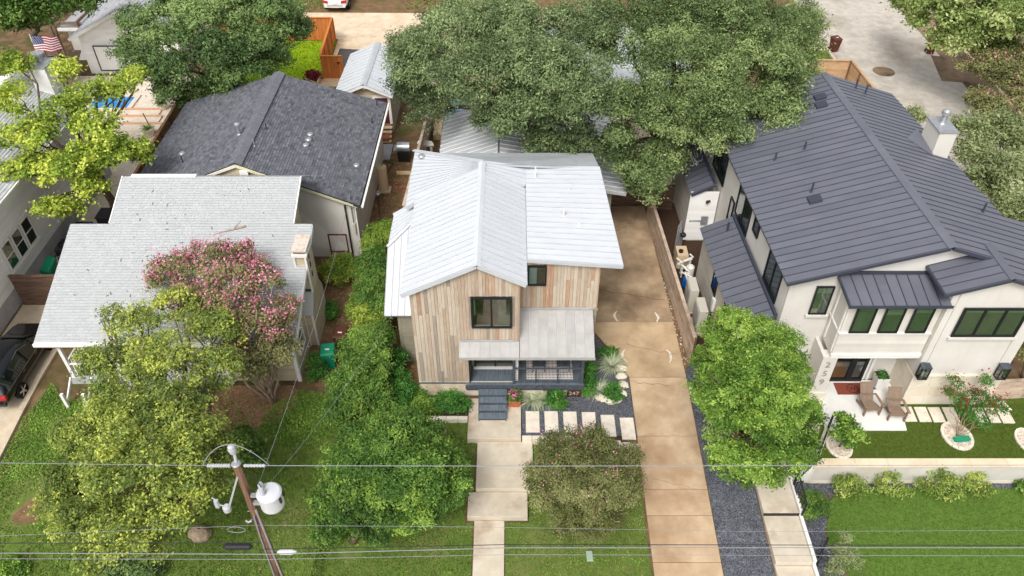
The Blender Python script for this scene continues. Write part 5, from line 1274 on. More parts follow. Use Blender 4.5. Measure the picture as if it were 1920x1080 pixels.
# ================================================================== fences
F1 = root('boundary_fence', 'weathered grey board fence between the driveway and the mulch strip by the white house', 'fence', (7.75, 30, 0))
board_fence(F1, (8.02, 24.45), (7.5, 35.6), 1.62, M['fence_grey'], M['fence_dark'], 2.2, face=1, bw=.26, rng=rng)
F2 = root('driveway_gate', 'dark reddish horizontal board gate across the end of the driveway', 'gate', (6.7, 36.8, 0))
board_fence(F2, (4.2, 36.75), (7.6, 36.75), 1.55, M['fence_dark'], M['fence_dark'], 1.7, face=-1, bw=.17, rng=rng)
F2b = root('short_fence', 'short dark red board fence beyond the grey fence end, beside the white house', 'fence', (8.3, 36.3, 0))
board_fence(F2b, (7.65, 36.3), (9.0, 36.3), 1.6, M['fence_dark'], M['fence_dark'], 1.3, face=-1, bw=.17, rng=rng)
F3 = root('yard_fence', 'old weathered board fence running back behind the wooden house', 'fence', (-5.6, 38, 0))
board_fence(F3, (-5.75, 34.2), (-5.2, 46.0), 1.75, M['fence_grey'], M['fence_brown'], 2.0, face=-1, bw=.2, rng=rng)
F4 = root('orange_fence', 'new orange stained board fence around the bright green back yard', 'fence', (-14, 56, 0))
board_fence(F4, (-13.5, 52.2), (-11.95, 52.2), 1.8, M['fence_orange'], M['fence_orange'], 1.6, vertical=True, face=-1, bw=.14, joined=True, rng=rng)
board_fence(F4, (-13.5, 52.3), (-13.8, 58.9), 1.8, M['fence_orange'], M['fence_orange'], 1.5, vertical=True, face=1, bw=.14, joined=True, rng=rng)
board_fence(F4, (-22.5, 58.9), (-13.85, 58.9), 1.8, M['fence_orange'], M['fence_orange'], 2.0, vertical=True, face=-1, bw=.14, joined=True, rng=rng)
MB().box(-12.35, 52.1, 1.3, -12.15, 52.17, 1.36).build('latch', M['black'], F4)
F5 = root('pool_fence', 'brown board fence with tall posts between the pool deck and the charcoal roof', 'fence', (-20, 40, 0))
board_fence(F5, (-21.2, 36.5), (-21.65, 48), 1.6, M['fence_brown'], M['fence_brown'], 1.9, face=1, bw=.2, rng=rng)
F6 = root('plank_gate', 'weathered horizontal plank gate between the clapboard house and the cottage', 'gate', (-22, 27.6, 0))
board_fence(F6, (-23.85, 28.35), (-20.0, 28.35), 1.85, M['fence_dark'], M['fence_grey'], 2.6, face=-1, bw=.16, rng=rng, cap=True)
F7 = root('street_fence', 'new light wood fence corner beside the side street', 'fence', (21, 50, 0))
board_fence(F7, (19.0, 51.9), (23.7, 51.7), 1.7, M['fence_new'], M['fence_brown'], 1.9, face=1, bw=.2, rng=rng)
board_fence(F7, (23.7, 51.7), (24.1, 41), 1.7, M['fence_new'], M['fence_brown'], 1.9, face=1, bw=.2, rng=rng)
F8 = root('garden_fence', 'weathered grey plank fence with a dark post at the corner of the white house', 'fence', (21.5, 22.5, 0))
board_fence(F8, (20.15, 22.3), (25.5, 22.6), 1.15, M['fence_grey'], M['timber'], 1.8, face=-1, bw=.2, rng=rng)
F9 = root('wood_fence', 'yellowish wood fence running back along the right side of the white house', 'fence', (20.9, 24, 0))
board_fence(F9, (20.55, 22.45), (21.2, 27), 1.25, M['fence_new'], M['timber'], 1.5, face=1, bw=.2, rng=rng)
# retaining wall of the terrace with its cap stones, and the low kerb wall beside the path
RW = root('retaining_wall', 'pale limestone retaining wall between the upper and lower lawns', 'wall', (20, 18.95, -1.15))
x = 12.05
MB().box(12.05, 18.85, -1.2, 34, 19.04, -.03).build('wall', M['wallstone'], RW)
MB().box(12.05, 18.84, -1.2, 34, 18.848, -.96).build('base_course', M['limestone'], RW)
while x < 34:
    wd = rng.uniform(1.2, 2.0); MB().box(x + .004, 18.8, -.028, min(34, x + wd) - .004, 19.2, .045).build('cap_stone', M['capstone'], RW, bevel=.008); x += wd
a, b = Vector((12.0, 18.86, .02)), Vector((13.18, 20.9, .06))
MB().slab([(11.9, 18.9, .03), (12.1, 18.84, .03), (13.25, 20.75, .06), (13.1, 20.9, .06)], 1.2).build('corner_wall', M['limestone'], RW)
KW = root('kerb_wall', 'low white kerb wall along the right side of the stepped path', 'wall', (11.05, 16, -.4))
for (y0, y1, z) in [(yA + .02, 18.8, -.28), (yB + .02, yA, -.44), (12.2, yB, -.64)]:
    MB().box(11.02, y0, -1.2, 11.14, y1, z).build('kerb_block', M['trim_white'], KW)
MB().slab([(11.02, 18.82, -.26), (11.14, 18.82, -.26), (12.0, 18.84, .0), (11.9, 18.95, .0)], .9).build('kerb_block', M['trim_white'], KW)
HRl = root('handrail', 'black metal handrail with balusters where the side path meets the retaining wall', 'railing', (11.6, 18.6, 0))
hp = [(13.15, 20.75, 1.0), (12.05, 18.9, .92), (11.1, 18.2, .55), (11.1, 16.9, .3)]
for i in range(3): MB().beam(hp[i], hp[i + 1], .06, .05).build('rail', M['black'], HRl)
for i in range(3): MB().beam(Vector(hp[i]) - Vector((0,0,.75)), Vector(hp[i + 1]) - Vector((0,0,.75)), .04, .04).build('rail', M['black'], HRl)
for i in range(3):
    n_ = (9, 5, 6)[i]
    for k in range(n_ + 1):
        p = lerp(hp[i], hp[i + 1], k / n_); MB().box(p.x - .012, p.y - .012, p.z - .78, p.x + .012, p.y + .012, p.z).build('baluster', M['black'], HRl)
for p in hp: MB().box(p[0] - .03, p[1] - .03, p[2] - 1.0, p[0] + .03, p[1] + .03, p[2] + .04).build('post', M['black'], HRl)
H2 = root('handrail', 'short black metal rail beside the lower step of the side path', 'railing', (11.3, 15.2, -.7))
MB().beam((11.1, 15.0, .1), (11.5, 15.5, .25), .05, .05).build('rail', M['black'], H2); MB().box(11.47, 15.47, -1.1, 11.53, 15.53, .28).build('post', M['black'], H2); MB().box(11.17, 14.97, -1.1, 11.22, 15.02, .12).build('post', M['black'], H2)

# ================================================================== utility pole, transformer, wires
PX, PY = -6.97, 12.0
UP = root('utility_pole', 'weathered brown wooden utility pole carrying the power lines', 'utility pole', (PX, PY, -1.2))
MB().tube([(PX, PY, -1.3), (PX, PY, 3), (PX, PY, 9.55)], [.155, .14, .10], 14).build('pole', M['polewood'], UP, smooth=True)
MB().tube([(PX + .14, PY - .08, -1.2), (PX + .13, PY - .08, 4), (PX + .10, PY - .08, 7.6)], .03, 8).build('conduit', M['steel'], UP)
MB().tube([(PX - .05, PY - .18, -1.2), (PX - .06, PY - .17, 3), (PX - .02, PY - .15, 6.4), (PX + .02, PY - .14, 7.4)], .02, 6).build('ground_wire', M['wire'], UP)
for z in (7.1, 7.5): MB().cyl((PX - .15, PY - .05, z), (PX + .14, PY - .05, z), .012, n=6).build('bolt', M['steel'], UP)
MB().lathe((PX, PY, 9.55), [(.13, 0), (.1, .04), (.0, .05)], 10).build('pole_cap', M['steel'], UP)
def insul(m, a, b, n, r):
    a, b = Vector(a), Vector(b); P = []; Rr = []
    for k in range(n * 2 + 1): P.append(lerp(a, b, k / (n * 2))); Rr.append(r if k % 2 else r * .6)
    return m.tube(P, Rr, 12)
insul(MB(), (PX - .16, PY, 9.47), (PX - .75, PY, 9.47), 9, .06).build('insulator', M['porcelain'], UP)
insul(MB(), (PX + .18, PY, 9.47), (PX + .72, PY, 9.47), 7, .05).build('insulator', M['porcelain'], UP)
MB().cyl((PX, PY, 9.5), (PX, PY + .1, 9.85), .04, .04, 8).lathe((PX - .02, PY + .1, 9.85), [(.05, 0), (.09, .04), (.11, .16), (.09, .28), (.04, .33)], 12).build('pin_insulator', M['porcelain'], UP)
MB().beam((PX - .05, PY - .08, 9.1), (PX - .5, PY - .22, 7.95), .045, .04).build('bracket_arm', M['porcelain'], UP)
MB().lathe((PX - .55, PY - .24, 7.8), [(.05, 0), (.11, .05), (.11, .2), (.06, .26)], 12).lathe((PX - .78, PY - .22, 7.95), [(.05, 0), (.07, .05), (.06, .3)], 8).build('cutout', M['porcelain'], UP)
MB().tube([(PX - .55, PY - .24, 8.02), (PX - .78, PY - .22, 8.08), (PX - .78, PY - .2, 8.25), (PX - .92, PY - .1, 8.2)], .018, 6).build('cutout_lever', M['porcelain'], UP)
def arc(a, b, sag, n=12): return [lerp(a, b, k / n) + Vector((0, 0, -sag * 4 * (k / n) * (1 - k / n))) for k in range(n + 1)]
MB().tube(arc((PX, PY + .1, 10.2), (PX - .85, PY, 9.5), -.22), .012, 5).tube(arc((PX, PY + .1, 10.2), (PX + .82, PY, 9.5), -.18), .012, 5).build('jumper', M['wire'], UP)
MB().tube([(PX - .24, PY - .15, 7.2), (PX - .18, PY - .16, 7.14), (PX - .1, PY - .12, 7.15)], .03, 7).build('spool', M['porcelain'], UP)
MB().tube([(PX - .6 + .25 * math.cos(t), PY - .15, 6.75 + .14 * math.sin(t)) for t in [k * .45 for k in range(15)]], .009, 5).build('cable_loop', M['wire'], UP)
TR = root('transformer', 'round pale grey pole mounted transformer on the right side of the utility pole', 'transformer', (PX + .62, PY - .1, 7.5))
tx, ty = PX + .60, PY - .05
MB().lathe((tx, ty, 7.45), [(.0, .3), (.28, .32), (.31, .38), (.31, .86), (.33, .87), (.33, .92), (.28, .97), (.0, 1.0)], 24).build('tank', M['tank'], TR, smooth=False)
MB().box(tx - .5, ty - .05, 7.85, tx - .3, ty + .05, 7.95).box(tx - .5, ty - .05, 8.2, tx - .3, ty + .05, 8.28).build('hanger', M['steel'], TR)
for (dx, dy) in ((-.12, -.1), (-.2, .1)): MB().lathe((tx + dx, ty + dy, 8.42), [(.05, 0), (.08, .05), (.05, .1), (.08, .15), (.04, .24)], 10).build('bushing', M['porcelain'], TR)
for t in (-.4, .3, 2.6): MB().box(tx + .32 * math.cos(t) - .03, ty + .32 * math.sin(t) - .03, 8.1, tx + .32 * math.cos(t) + .03, ty + .32 * math.sin(t) + .03, 8.3).build('lug', M['black'], TR)
MB().tube([(tx - .15, ty, 8.6), (tx - .3, ty + .1, 8.9), (PX, PY, 9.3)], .012, 5).build('lead', M['wire_dark'], TR)
def wire(pts, r, mat, label, group=None):
    o = MB().tube(pts, r, 5).build('power_line', M[mat], loc=tuple(pts[0])); return tag(o, label, 'cable', group)
zz = lambda y: CAM_H - 12 * math.tan(R(PITCH) + math.atan((y - 540) / FPX))
wire([(-45, PY, 10.0), (-20, PY, zz(862)), (-14, PY, zz(867)), (PX - .7, PY, 9.47)], .008, 'wire', 'thin uppermost power line left of the pole, ending at the white insulator')
wire([(PX + .7, PY, 9.47), (0, PY, 9.45), (14, PY, zz(872)), (45, PY, 9.6)], .010, 'wire', 'uppermost bright power line right of the pole, crossing over the driveway')
wire([(-45, PY, 5.75), (PX - .15, PY, zz(1018)), (PX, PY - .2, zz(1018)), (0, PY, zz(1021)), (13, PY, zz(1022.5)), (45, PY, 5.7)], .011, 'wire_dark', 'dark cable, topmost of the three low lines')
wire([(-45, PY - .05, 5.62), (PX, PY - .22, zz(1026)), (0, PY - .05, zz(1024)), (13, PY - .05, zz(1024)), (45, PY - .05, 5.62)], .012, 'wire', 'pale thick cable, middle one of the three low lines')
wire([(-45, PY - .1, 5.3), (PX, PY - .24, zz(1034.5)), (0, PY - .1, zz(1034)), (13, PY - .1, zz(1036)), (45, PY - .1, 5.2)], .007, 'wire', 'thin pale cable, lowest of the three low lines')
wire([(-45, PY, 5.9), (-14.5, PY, zz(1005)), (PX, PY - .16, zz(975))], .005, 'wire', 'thin pale line sloping left from the pole above the low lines')
wire([(PX, PY - .16, zz(975)), (-1, PY, zz(988)), (7, PY, zz(997)), (15, PY, zz(994)), (45, PY, 6.4)], .005, 'wire', 'thin pale line running right from the pole above the low lines')
wire(arc((PX + .1, PY + .1, 8.0), (-7.95, 32.0, 3.9), .5, 18), .006, 'wire', 'service drop from the pole to the white wall of the shingled house')
wire(arc((PX + .15, PY + .1, 7.9), (-4.95, 24.3, 3.4), .4, 18), .006, 'wire', 'service drop from the pole to the wooden house side roof')
c0 = aty(447, 1022, PY)
tag(MB().tube([(c0.x - .42, PY - .05, c0.z), (c0.x - .34, PY - .05, c0.z), (c0.x + .34, PY - .05, c0.z), (c0.x + .42, PY - .05, c0.z)], [.03, .09, .09, .03], 10).build('splice_case', M['wire_dark'], loc=tuple(c0)), 'black cable splice case hanging on the low lines left of the pole', 'cable box')
c1 = aty(541, 1029, PY)
tag(MB().tube([(c1.x - .3, PY - .1, c1.z), (c1.x - .22, PY - .1, c1.z), (c1.x + .12, PY - .1, c1.z), (c1.x + .25, PY - .1, c1.z)], [.03, .08, .08, .03], 10).build('splice_case', M['tank'], loc=tuple(c1)), 'pale cable splice case on the low lines right of the pole', 'cable box')

# ================================================================== cars
def car(name, label, x, y, paint, rz=0.0, scale=1.0, zg=0.0, L=4.7, plate=True):
    r = root(name, label, 'car', (x, y, zg))
    st = [(0, .52, .9, .93, .80, .66), (.08, .34, .98, 1.0, .90, .72), (.32, .30, 1.02, 1.42, .93, .66), (.7, .28, 1.02, 1.63, .94, .64), (2.0, .25, 1.0, 1.67, .94, .66), (2.8, .25, .98, 1.6, .94, .62),
          (3.5, .27, .99, 1.12, .94, .74), (4.2, .3, .92, .98, .92, .72), (4.55, .36, .76, .8, .84, .66), (4.7, .42, .62, .64, .7, .56)]
    V = []; n = 10
    for (yy, zb, bl, tp, wb, wt) in st:
        ring = [(-wb * .88, zb), (-wb, zb + (bl - zb) * .45), (-wb * .98, bl), (-wt, tp - .07 * min(1, (tp - bl) / .3 + .2)), (-wt * .6, tp)]
        ring = ring + [(-a, b) for a, b in ring[::-1]]
        V += [(x + a * scale, y + yy * scale, zg + b * scale) for a, b in ring]
    F = []
    for i in range(len(st) - 1):
        for j in range(n):
            F.append((i*n+j, (i+1)*n+j, (i+1)*n+(j+1) % n, i*n+(j+1) % n))
    F.append(tuple(range(n))); F.append(tuple((len(st)-1)*n + j for j in range(n))[::-1])
    m = MB().add(V, F); b = m.build('body', paint, r, smooth=True)
    ss = b.modifiers.new('smooth', 'SUBSURF'); ss.levels = 1; ss.render_levels = 2
    def P(i, j, f=0): return Vector(V[i*n+j])
    def pane(nm, pts, out, mat, shrink=.9):
        c = sum((Vector(p) for p in pts), Vector()) / len(pts)
        q = [c + (Vector(p) - c) * shrink + Vector(out) * .0 for p in pts]
        mm = MB().poly([p + Vector(out) for p in q]); return mm.build(nm, mat, r)
    for s, (jb, jt) in ((-1, (2, 3)), (1, (7, 6))):
        for (i, k) in ((2, 3), (3, 4), (4, 5), (5, 6)):
            a, b_, c, d = P(i, jb), P(k, jb), P(k, jt), P(i, jt)
            q = [a, b_, c, d] if s > 0 else [a, d, c, b_]
            pane('side_window', q, (s * .012, 0, .014), M['glass_car'], .86)
        MB().tube([P(2, jb) + Vector((s*.01, 0, .0)), P(4, jb) + Vector((s*.01, 0, .01)), P(6, jb) + Vector((s*.01, 0, 0))], .014, 5).tube([P(2, jt) + Vector((s*.015, -.02, .0)), P(4, jt) + Vector((s*.015, 0, .02)), P(6, jt) + Vector((s*.01, 0, 0))], .014, 5).build('chrome_trim', M['chrome'], r)
        for yy in (.95, 3.75):
            cx = x + s * .86 * scale; cy = y + yy * scale; cz = zg + .35 * scale
            wv = root
            t = MB(); rr_ = .35 * scale
            prof = [(-.11, .8), (-.11, .95), (-.07, 1), (.07, 1), (.11, .95), (.11, .8)]
            V2 = []; nn = 24
            for (o_, rad) in prof:
                for k in range(nn):
                    a = 2*PI*k/nn; V2.append((cx + o_ * scale * s, cy + math.cos(a) * rad * rr_, cz + math.sin(a) * rad * rr_))
            F2 = []
            for i in range(len(prof) - 1):
                for k in range(nn): F2.append((i*nn+k, i*nn+(k+1) % nn, (i+1)*nn+(k+1) % nn, (i+1)*nn+k))
            wh = t.add(V2, F2).build('wheel', M['tyre'], r)
            h = MB(); h.tube([(cx + s * .04, cy, cz), (cx + s * .07, cy, cz)], [rr_ * .8, rr_ * .8], 24, 1)
            for k in range(5):
                a = 2*PI*k/5 + .3; d = Vector((0, math.cos(a), math.sin(a))); e = Vector((0, -math.sin(a), math.cos(a)))
                h.obox(Vector((cx + s * .085, cy, cz)) + d * rr_ * .42, d * rr_ * .36, e * rr_ * .11, Vector((.015, 0, 0)))
            h.tube([(cx + s * .07, cy, cz), (cx + s * .105, cy, cz)], [rr_ * .2, rr_ * .15], 12)
            h.build('rim', [M['chrome'], M['tyre']], wh)
    pane('rear_window', [P(1, 3) + Vector((.08,.1,.12)), P(1, 6) + Vector((-.08,.1,.12)), P(3, 6), P(3, 3)], (0, -.09, .05), M['glass_car'], .86)
    pane('windscreen', [P(5, 3), P(5, 6), P(6, 6), P(6, 3)], (0, .03, .04), M['glass_car'], .88)
    pane('sunroof', [P(3, 4), P(3, 5), P(5, 5), P(5, 4)], (0, 0, .0), M['glass_car'], .9) if False else None
    for s in (-1, 1):
        MB().obox((x + s * .70 * scale, y + .03, zg + .88 * scale), (.19 * scale, s * .05, 0), (0, .06, .01), (0, -.01, .1 * scale)).build('tail_light', M['redlamp'], r, bevel=.02)
        MB().obox((x + s * .72 * scale, y + 4.52 * scale, zg + .7 * scale), (.14, 0, 0), (0, .06, 0), (0, 0, .06)).build('headlight', M['glass_clear'], r)
        MB().obox((x + s * 1.0 * scale, y + 3.25 * scale, zg + 1.08 * scale), (.09, 0, 0), (0, .06, 0), (0, 0, .06)).build('mirror', paint, r, bevel=.02)
        for k in (1.45, 2.5): MB().box(x + s * .94 * scale - .012, y + k * scale, zg + .9 * scale, x + s * .94 * scale + .012, y + (k + .18) * scale, zg + .93 * scale).build('handle', M['chrome'], r)
    MB().box(x - .8 * scale, y - .06, zg + .45 * scale, x + .8 * scale, y + .12, zg + .62 * scale).build('bumper', paint, r, bevel=.04)
    MB().box(x - .62 * scale, y - .075, zg + .58 * scale, x + .62 * scale, y - .055, zg + .63 * scale).build('bumper_strip', M['black'], r)
    if plate: MB().box(x - .16, y - .05, zg + .74 * scale, x + .16, y + .0, zg + .9 * scale).build('number_plate', M['siding_white'], r)
    return r
car('parked_car', 'black sport utility car parked on the left driveway beside the cottage', -22.05, 21.6, M['carpaint'], zg=.0 + -.06, scale=1.03)
car('parked_car', 'white sport utility vehicle parked tail on beyond the alley at the top', atz(632, 20).x, atz(632, 25).y, M['carwhite'], scale=1.08)

# ================================================================== rubbish bins
def bin_(name, label, x, y, mat, rz=0.0, z=0.0, s=1.0, lid=None):
    r = root(name, label, 'bin', (x, y, z)); b = MB()
    b.slab([(x-.3*s, y-.34*s, z+.98*s), (x+.3*s, y-.34*s, z+.98*s), (x+.3*s, y+.34*s, z+1.02*s), (x-.3*s, y+.34*s, z+1.02*s)], .02)
    lo = [(x-.22*s, y-.24*s, z+.05), (x+.22*s, y-.24*s, z+.05), (x+.22*s, y+.24*s, z+.05), (x-.22*s, y+.24*s, z+.05)]; hi = [(x-.3*s, y-.34*s, z+.98*s), (x+.3*s, y-.34*s, z+.98*s), (x+.3*s, y+.34*s, z+.98*s), (x-.3*s, y+.34*s, z+.98*s)]
    b.add(lo + hi, [(0, 3, 2, 1), (0, 1, 5, 4), (1, 2, 6, 5), (2, 3, 7, 6), (3, 0, 4, 7)]).build('body', mat, r, bevel=.02)
    l = MB().add([(x-.34*s, y-.38*s, z+1.0*s), (x+.34*s, y-.38*s, z+1.0*s), (x+.34*s, y+.38*s, z+1.02*s), (x-.34*s, y+.38*s, z+1.02*s), (x-.28*s, y-.3*s, z+1.09*s), (x+.28*s, y-.3*s, z+1.09*s), (x+.28*s, y+.3*s, z+1.13*s), (x-.28*s, y+.3*s, z+1.13*s)],
        [(0, 3, 2, 1), (4, 5, 6, 7), (0, 1, 5, 4), (1, 2, 6, 5), (2, 3, 7, 6), (3, 0, 4, 7)]).build('lid', lid or mat, r, bevel=.025)
    MB().cyl((x-.26*s, y+.4*s, z+.96*s), (x+.26*s, y+.4*s, z+.96*s), .022, n=8).build('handle', mat, r)
    MB().box(x-.1*s, y-.1*s, z+1.115*s, x+.1*s, y-.02*s, z+1.125*s).build('label', M['plastic_white'], l)
    for sx in (-.26, .26): MB().cyl((x + sx*s - .03, y + .27*s, z + .12), (x + sx*s + .03, y + .27*s, z + .12), .12, n=14).build('wheel', M['tyre'], r)
    r.rotation_euler = (0, 0, rz); return r
bin_('wheelie_bin', 'green wheeled bin by the chimney of the cottage', -8.15, 24.3, M['plastic_green'], .12)
bin_('wheelie_bin', 'brown wheeled bin behind the green bin by the cottage chimney', -7.75, 25.35, M['plastic_brown'], -.1)
p = atz(1562, 96); bin_('wheelie_bin', 'brown wheeled bin on the near side of the pale side street, by the grass', p.x, p.y, M['plastic_brown'], .3)
p = atz(1742, 100); bin_('wheelie_bin', 'brown wheeled bin on the far side of the side street, under the trees', p.x, p.y, M['plastic_brown'], -.2)

# ================================================================== things by the white house
def adirondack(label, px, py, rz):
    p = atz(px, py, .06); x, y, z = p.x, p.y, .06
    r = root('garden_chair', label, 'chair', (x, y, z), group='brown wooden garden chairs on the white patio'); cw = M['chairwood']
    for k in range(5):
        yy = y - .28 + k * .12; zb = z + .38 - k * .035
        MB().box(x - .27, yy, zb - .02, x + .27, yy + .11, zb).build('slat', cw, r)
    for k in range(5):
        xx = x - .27 + k * .109; top = z + .92
        MB().slab([(xx, y + .27, z + .26), (xx + .1, y + .27, z + .26), (xx + .112 - (k-2)*-.006, y + .74, top), (xx - .008 + (k-2)*.006, y + .74, top)], .022, d=(0, 1, .3)).build('back_slat', cw, r)
    for s in (-1, 1):
        MB().slab([(x + s*.38 - .06, y - .36, z + .58), (x + s*.38 + .06, y - .36, z + .58), (x + s*.34 + .05, y + .42, z + .56), (x + s*.34 - .05, y + .42, z + .56)], .025).build('arm', cw, r)
        MB().beam((x + s*.33, y - .3, z), (x + s*.33, y - .3, z + .56), .05, .11, up=(0,1,0)).build('leg', cw, r)
        MB().beam((x + s*.3, y - .3, z + .36), (x + s*.3, y + .52, z + .05), .03, .12).build('leg', cw, r)
    MB().box(x - .3, y - .32, z + .3, x + .3, y - .29, z + .39).build('apron', cw, r)
    MB().beam((x - .32, y + .4, z + .53), (x + .32, y + .4, z + .53), .03, .08).build('crossbar', cw, r)
    r.rotation_euler = (0, 0, rz); return r
adirondack('brown wooden garden chair nearer the door, beside the red doormat', 1627, 768, .08)
adirondack('brown wooden garden chair at the right edge of the white patio', 1675, 778, -.08)
mt = MB().add([tuple(atz(a, b, .062)) for a, b in [(1563, 717.5), (1617, 717.5), (1619, 740), (1571, 740)]], [(0, 3, 2, 1)]).build('slab', M['mat_red']) if False else None
ma, mb_ = atz(1571, 740, .06), atz(1619, 718, .06)
dmr = root('doormat', 'reddish brown doormat with a round emblem in front of the dark door', 'doormat', (ma.x + .8, ma.y + .4, .058))
MB().box(ma.x, ma.y, .06, ma.x + 1.42, mb_.y, .075).build('mat', M['mat_red'], dmr)
cx, cy = ma.x + .74, (ma.y + mb_.y) / 2
rgm = MB()
for k in range(32):
    a, b = 2*PI*k/32, 2*PI*(k+1)/32
    rgm.add([(cx + .25*math.cos(a), cy + .25*math.sin(a), .0775), (cx + .25*math.cos(b), cy + .25*math.sin(b), .0775), (cx + .22*math.cos(b), cy + .22*math.sin(b), .0775), (cx + .22*math.cos(a), cy + .22*math.sin(a), .0775)], [(0, 1, 2, 3)])
rgm.build('emblem_ring', M['ink_dark'], dmr)
letters('emblem_letter', 'W', .3, M['ink_dark'], dmr, (cx, cy, .077), rx=0, depth=.001)
fo = root('small_flag', 'small folded flag with red, white and blue lying at the patio chair', 'flag', tuple(atz(1618, 727, .1)))
q = atz(1622, 728, .3); MB().slab([(q.x, q.y, .35), (q.x + .5, q.y - .05, .3), (q.x + .1, q.y + .2, .4)], .02).build('blue_field', M['flag_blue'], fo); MB().slab([(q.x - .12, q.y - .06, .3), (q.x + .06, q.y - .08, .3), (q.x + .04, q.y + .06, .36)], .02).build('red_stripe', M['flag_red'], fo)
pr = root('tall_planter', 'tall tapered white planter with a clipped plant beside the entry door', 'planter', (15.95, 22.95, .06))
px_, py_ = 15.9, 22.9
MB().add([(px_-.17, py_-.17, .06), (px_+.17, py_-.17, .06), (px_+.17, py_+.17, .06), (px_-.17, py_+.17, .06), (px_-.27, py_-.27, .95), (px_+.27, py_-.27, .95), (px_+.27, py_+.27, .95), (px_-.27, py_+.27, .95)], [(0, 3, 2, 1), (0, 1, 5, 4), (1, 2, 6, 5), (2, 3, 7, 6), (3, 0, 4, 7)]).build('pot', M['trim_white'], pr)
MB().box(px_-.25, py_-.25, .88, px_+.25, py_+.25, .9).build('soil', M['mulch'], pr)
def lantern(label, x, y, z):
    r = root('wall_lantern', label, 'lantern', (x, y, z), group='black wall lanterns on the white house')
    h, a, b = .62, .17, .13
    for sx in (-1, 1):
        for sy in (-1, 1): MB().box(x + sx*a - .02, y + sy*b - .02, z, x + sx*a + .02, y + sy*b + .02, z + h).build('corner_bar', M['black'], r)
    MB().box(x - a - .02, y - b - .02, z - .03, x + a + .02, y + b + .02, z + .0).build('base', M['black'], r)
    MB().box(x - a - .03, y - b - .03, z + h, x + a + .03, y + b + .03, z + h + .05).build('cap', M['charcoal'], r)
    for (q) in ((x - a, y - b, x + a, y - b), (x - a, y - b, x - a, y + b), (x + a, y - b, x + a, y + b)):
        MB().slab([(q[0], q[1], z), (q[2], q[3], z), (q[2], q[3], z + h), (q[0], q[1], z + h)], .006, d=(0, 1, 0) if q[1] == q[3] else (1, 0, 0)).build('pane', M['glass_clear'], r)
    MB().cyl((x, y, z + .05), (x, y, z + .3), .05, n=8).build('bulb', M['plastic_white'], r)
    MB().box(x - .08, y + b + .02, z + .2, x + .08, y + b + .12, z + .6).build('bracket', M['black'], r)
lantern('black box lantern on the pier left of the big bay window', 16.78, 21.85, 1.95)
lantern('black box lantern on the right corner of the bay of the white house', 20.0, 21.85, 1.95)
sp2 = MB().box(17, 21.2, -.2, 17.1, 21.3, -.1).build('garden_path', M['paver'], loc=(18.5, 21.3, 0)); sp2['kind'] = 'structure'
for k, (px, py) in enumerate([(1704, 777), (1731, 777.5), (1757, 778), (1784, 778), (1841, 779), (1860, 779), (1886, 780)]):
    p = atz(px, py, .03); s = .2
    MB().slab([(p.x - .28, p.y - .38, .035), (p.x + .22, p.y - .38, .035), (p.x + .26, p.y + .42, .035), (p.x - .24, p.y + .42, .035)], .08).build('stepping_stone', M['paver'], sp2)
p = atz(1883, 762, .03); MB().slab([(p.x - .28, p.y - .2, .035), (p.x + .25, p.y - .2, .035), (p.x + .1, p.y + .3, .035), (p.x - .2, p.y + .3, .035)], .08).build('stepping_stone', M['paver'], sp2)
def ring_bed(label, px, py, rx, ry):
    p = atz(px, py, 0); r = root('tree_ring', label, 'tree ring', (p.x, p.y, 0)); n = 16
    for k in range(n):
        a, b = 2*PI*k/n + .015, 2*PI*(k+1)/n - .015; pts = []
        for (aa, rr_) in ((a, 1), (b, 1), (b, .82), (a, .82)): pts.append((p.x + rx*rr_*math.cos(aa), p.y + ry*rr_*math.sin(aa), .07))
        MB().slab(pts, .15).build('kerb_stone', M['limestone'], r)
    MB().poly([(p.x + rx*.83*math.cos(2*PI*k/24), p.y + ry*.83*math.sin(2*PI*k/24), .03) for k in range(24)]).build('bed', M['pinkgravel'], r)
    chips([(p.x + rx*.8*math.cos(2*PI*k/16), p.y + ry*.8*math.sin(2*PI*k/16)) for k in range(16)], 260, .045, M['pebble'], int(px), name='pebbles', zf=.03, parent=r)
    return p
RB1 = ring_bed('round stone ring bed round the small green tree by the patio', 1573, 838, .52, .62)
RB2 = ring_bed('round stone ring bed with a green ornament round the red flowering tree', 1794, 818, .62, .75)
RB3 = ring_bed('round stone ring bed cut by the right edge of the picture', 1928, 828, .5, .68)
p = atz(1803, 823, .1); tag(MB().obox(p, (.3, .02, .02), (0, .12, 0), (.02, 0, .05)).slab([(p.x+.1, p.y-.1, .16), (p.x+.34, p.y-.02, .2), (p.x+.1, p.y+.1, .16)], .03).build('garden_ornament', M['copper_green'], loc=(p.x, p.y, .05)), 'small green garden ornament lying in the stone ring of the red flowering tree', 'ornament')
def heatpump(label, x, y):
    r = root('heat_pump', label, 'air conditioner', (x, y, .08), group='pale heat pump units by the white house')
    MB().box(x - .2, y - .5, .14, x + .2, y + .5, 1.5).build('case', M['hvac_beige'], r, bevel=.02)
    MB().box(x - .25, y - .58, .04, x + .3, y + .58, .14).build('pad', M['kerb'], r)
    MB().box(x - .225, y - .42, .3, x - .202, y + .42, 1.4).build('grille', M['hvac_dark'] if False else M['hvac_beige'], r)
    for z in (.5, 1.1): MB().tube([(x - .226, y + .3 * math.cos(t * .4), z + .26 * math.sin(t * .4)) for t in range(17)], .012, 5).build('fan_guard', M['steel'], r)
    MB().box(x + .1, y - .515, .3, x + .17, y - .502, .42).build('badge', M['black'], r)
heatpump('pale slim heat pump standing nearer the street beside the lean-to', 8.78, 26.75)
heatpump('pale slim heat pump standing behind the other, nearer the pool pump', 8.62, 28.2)
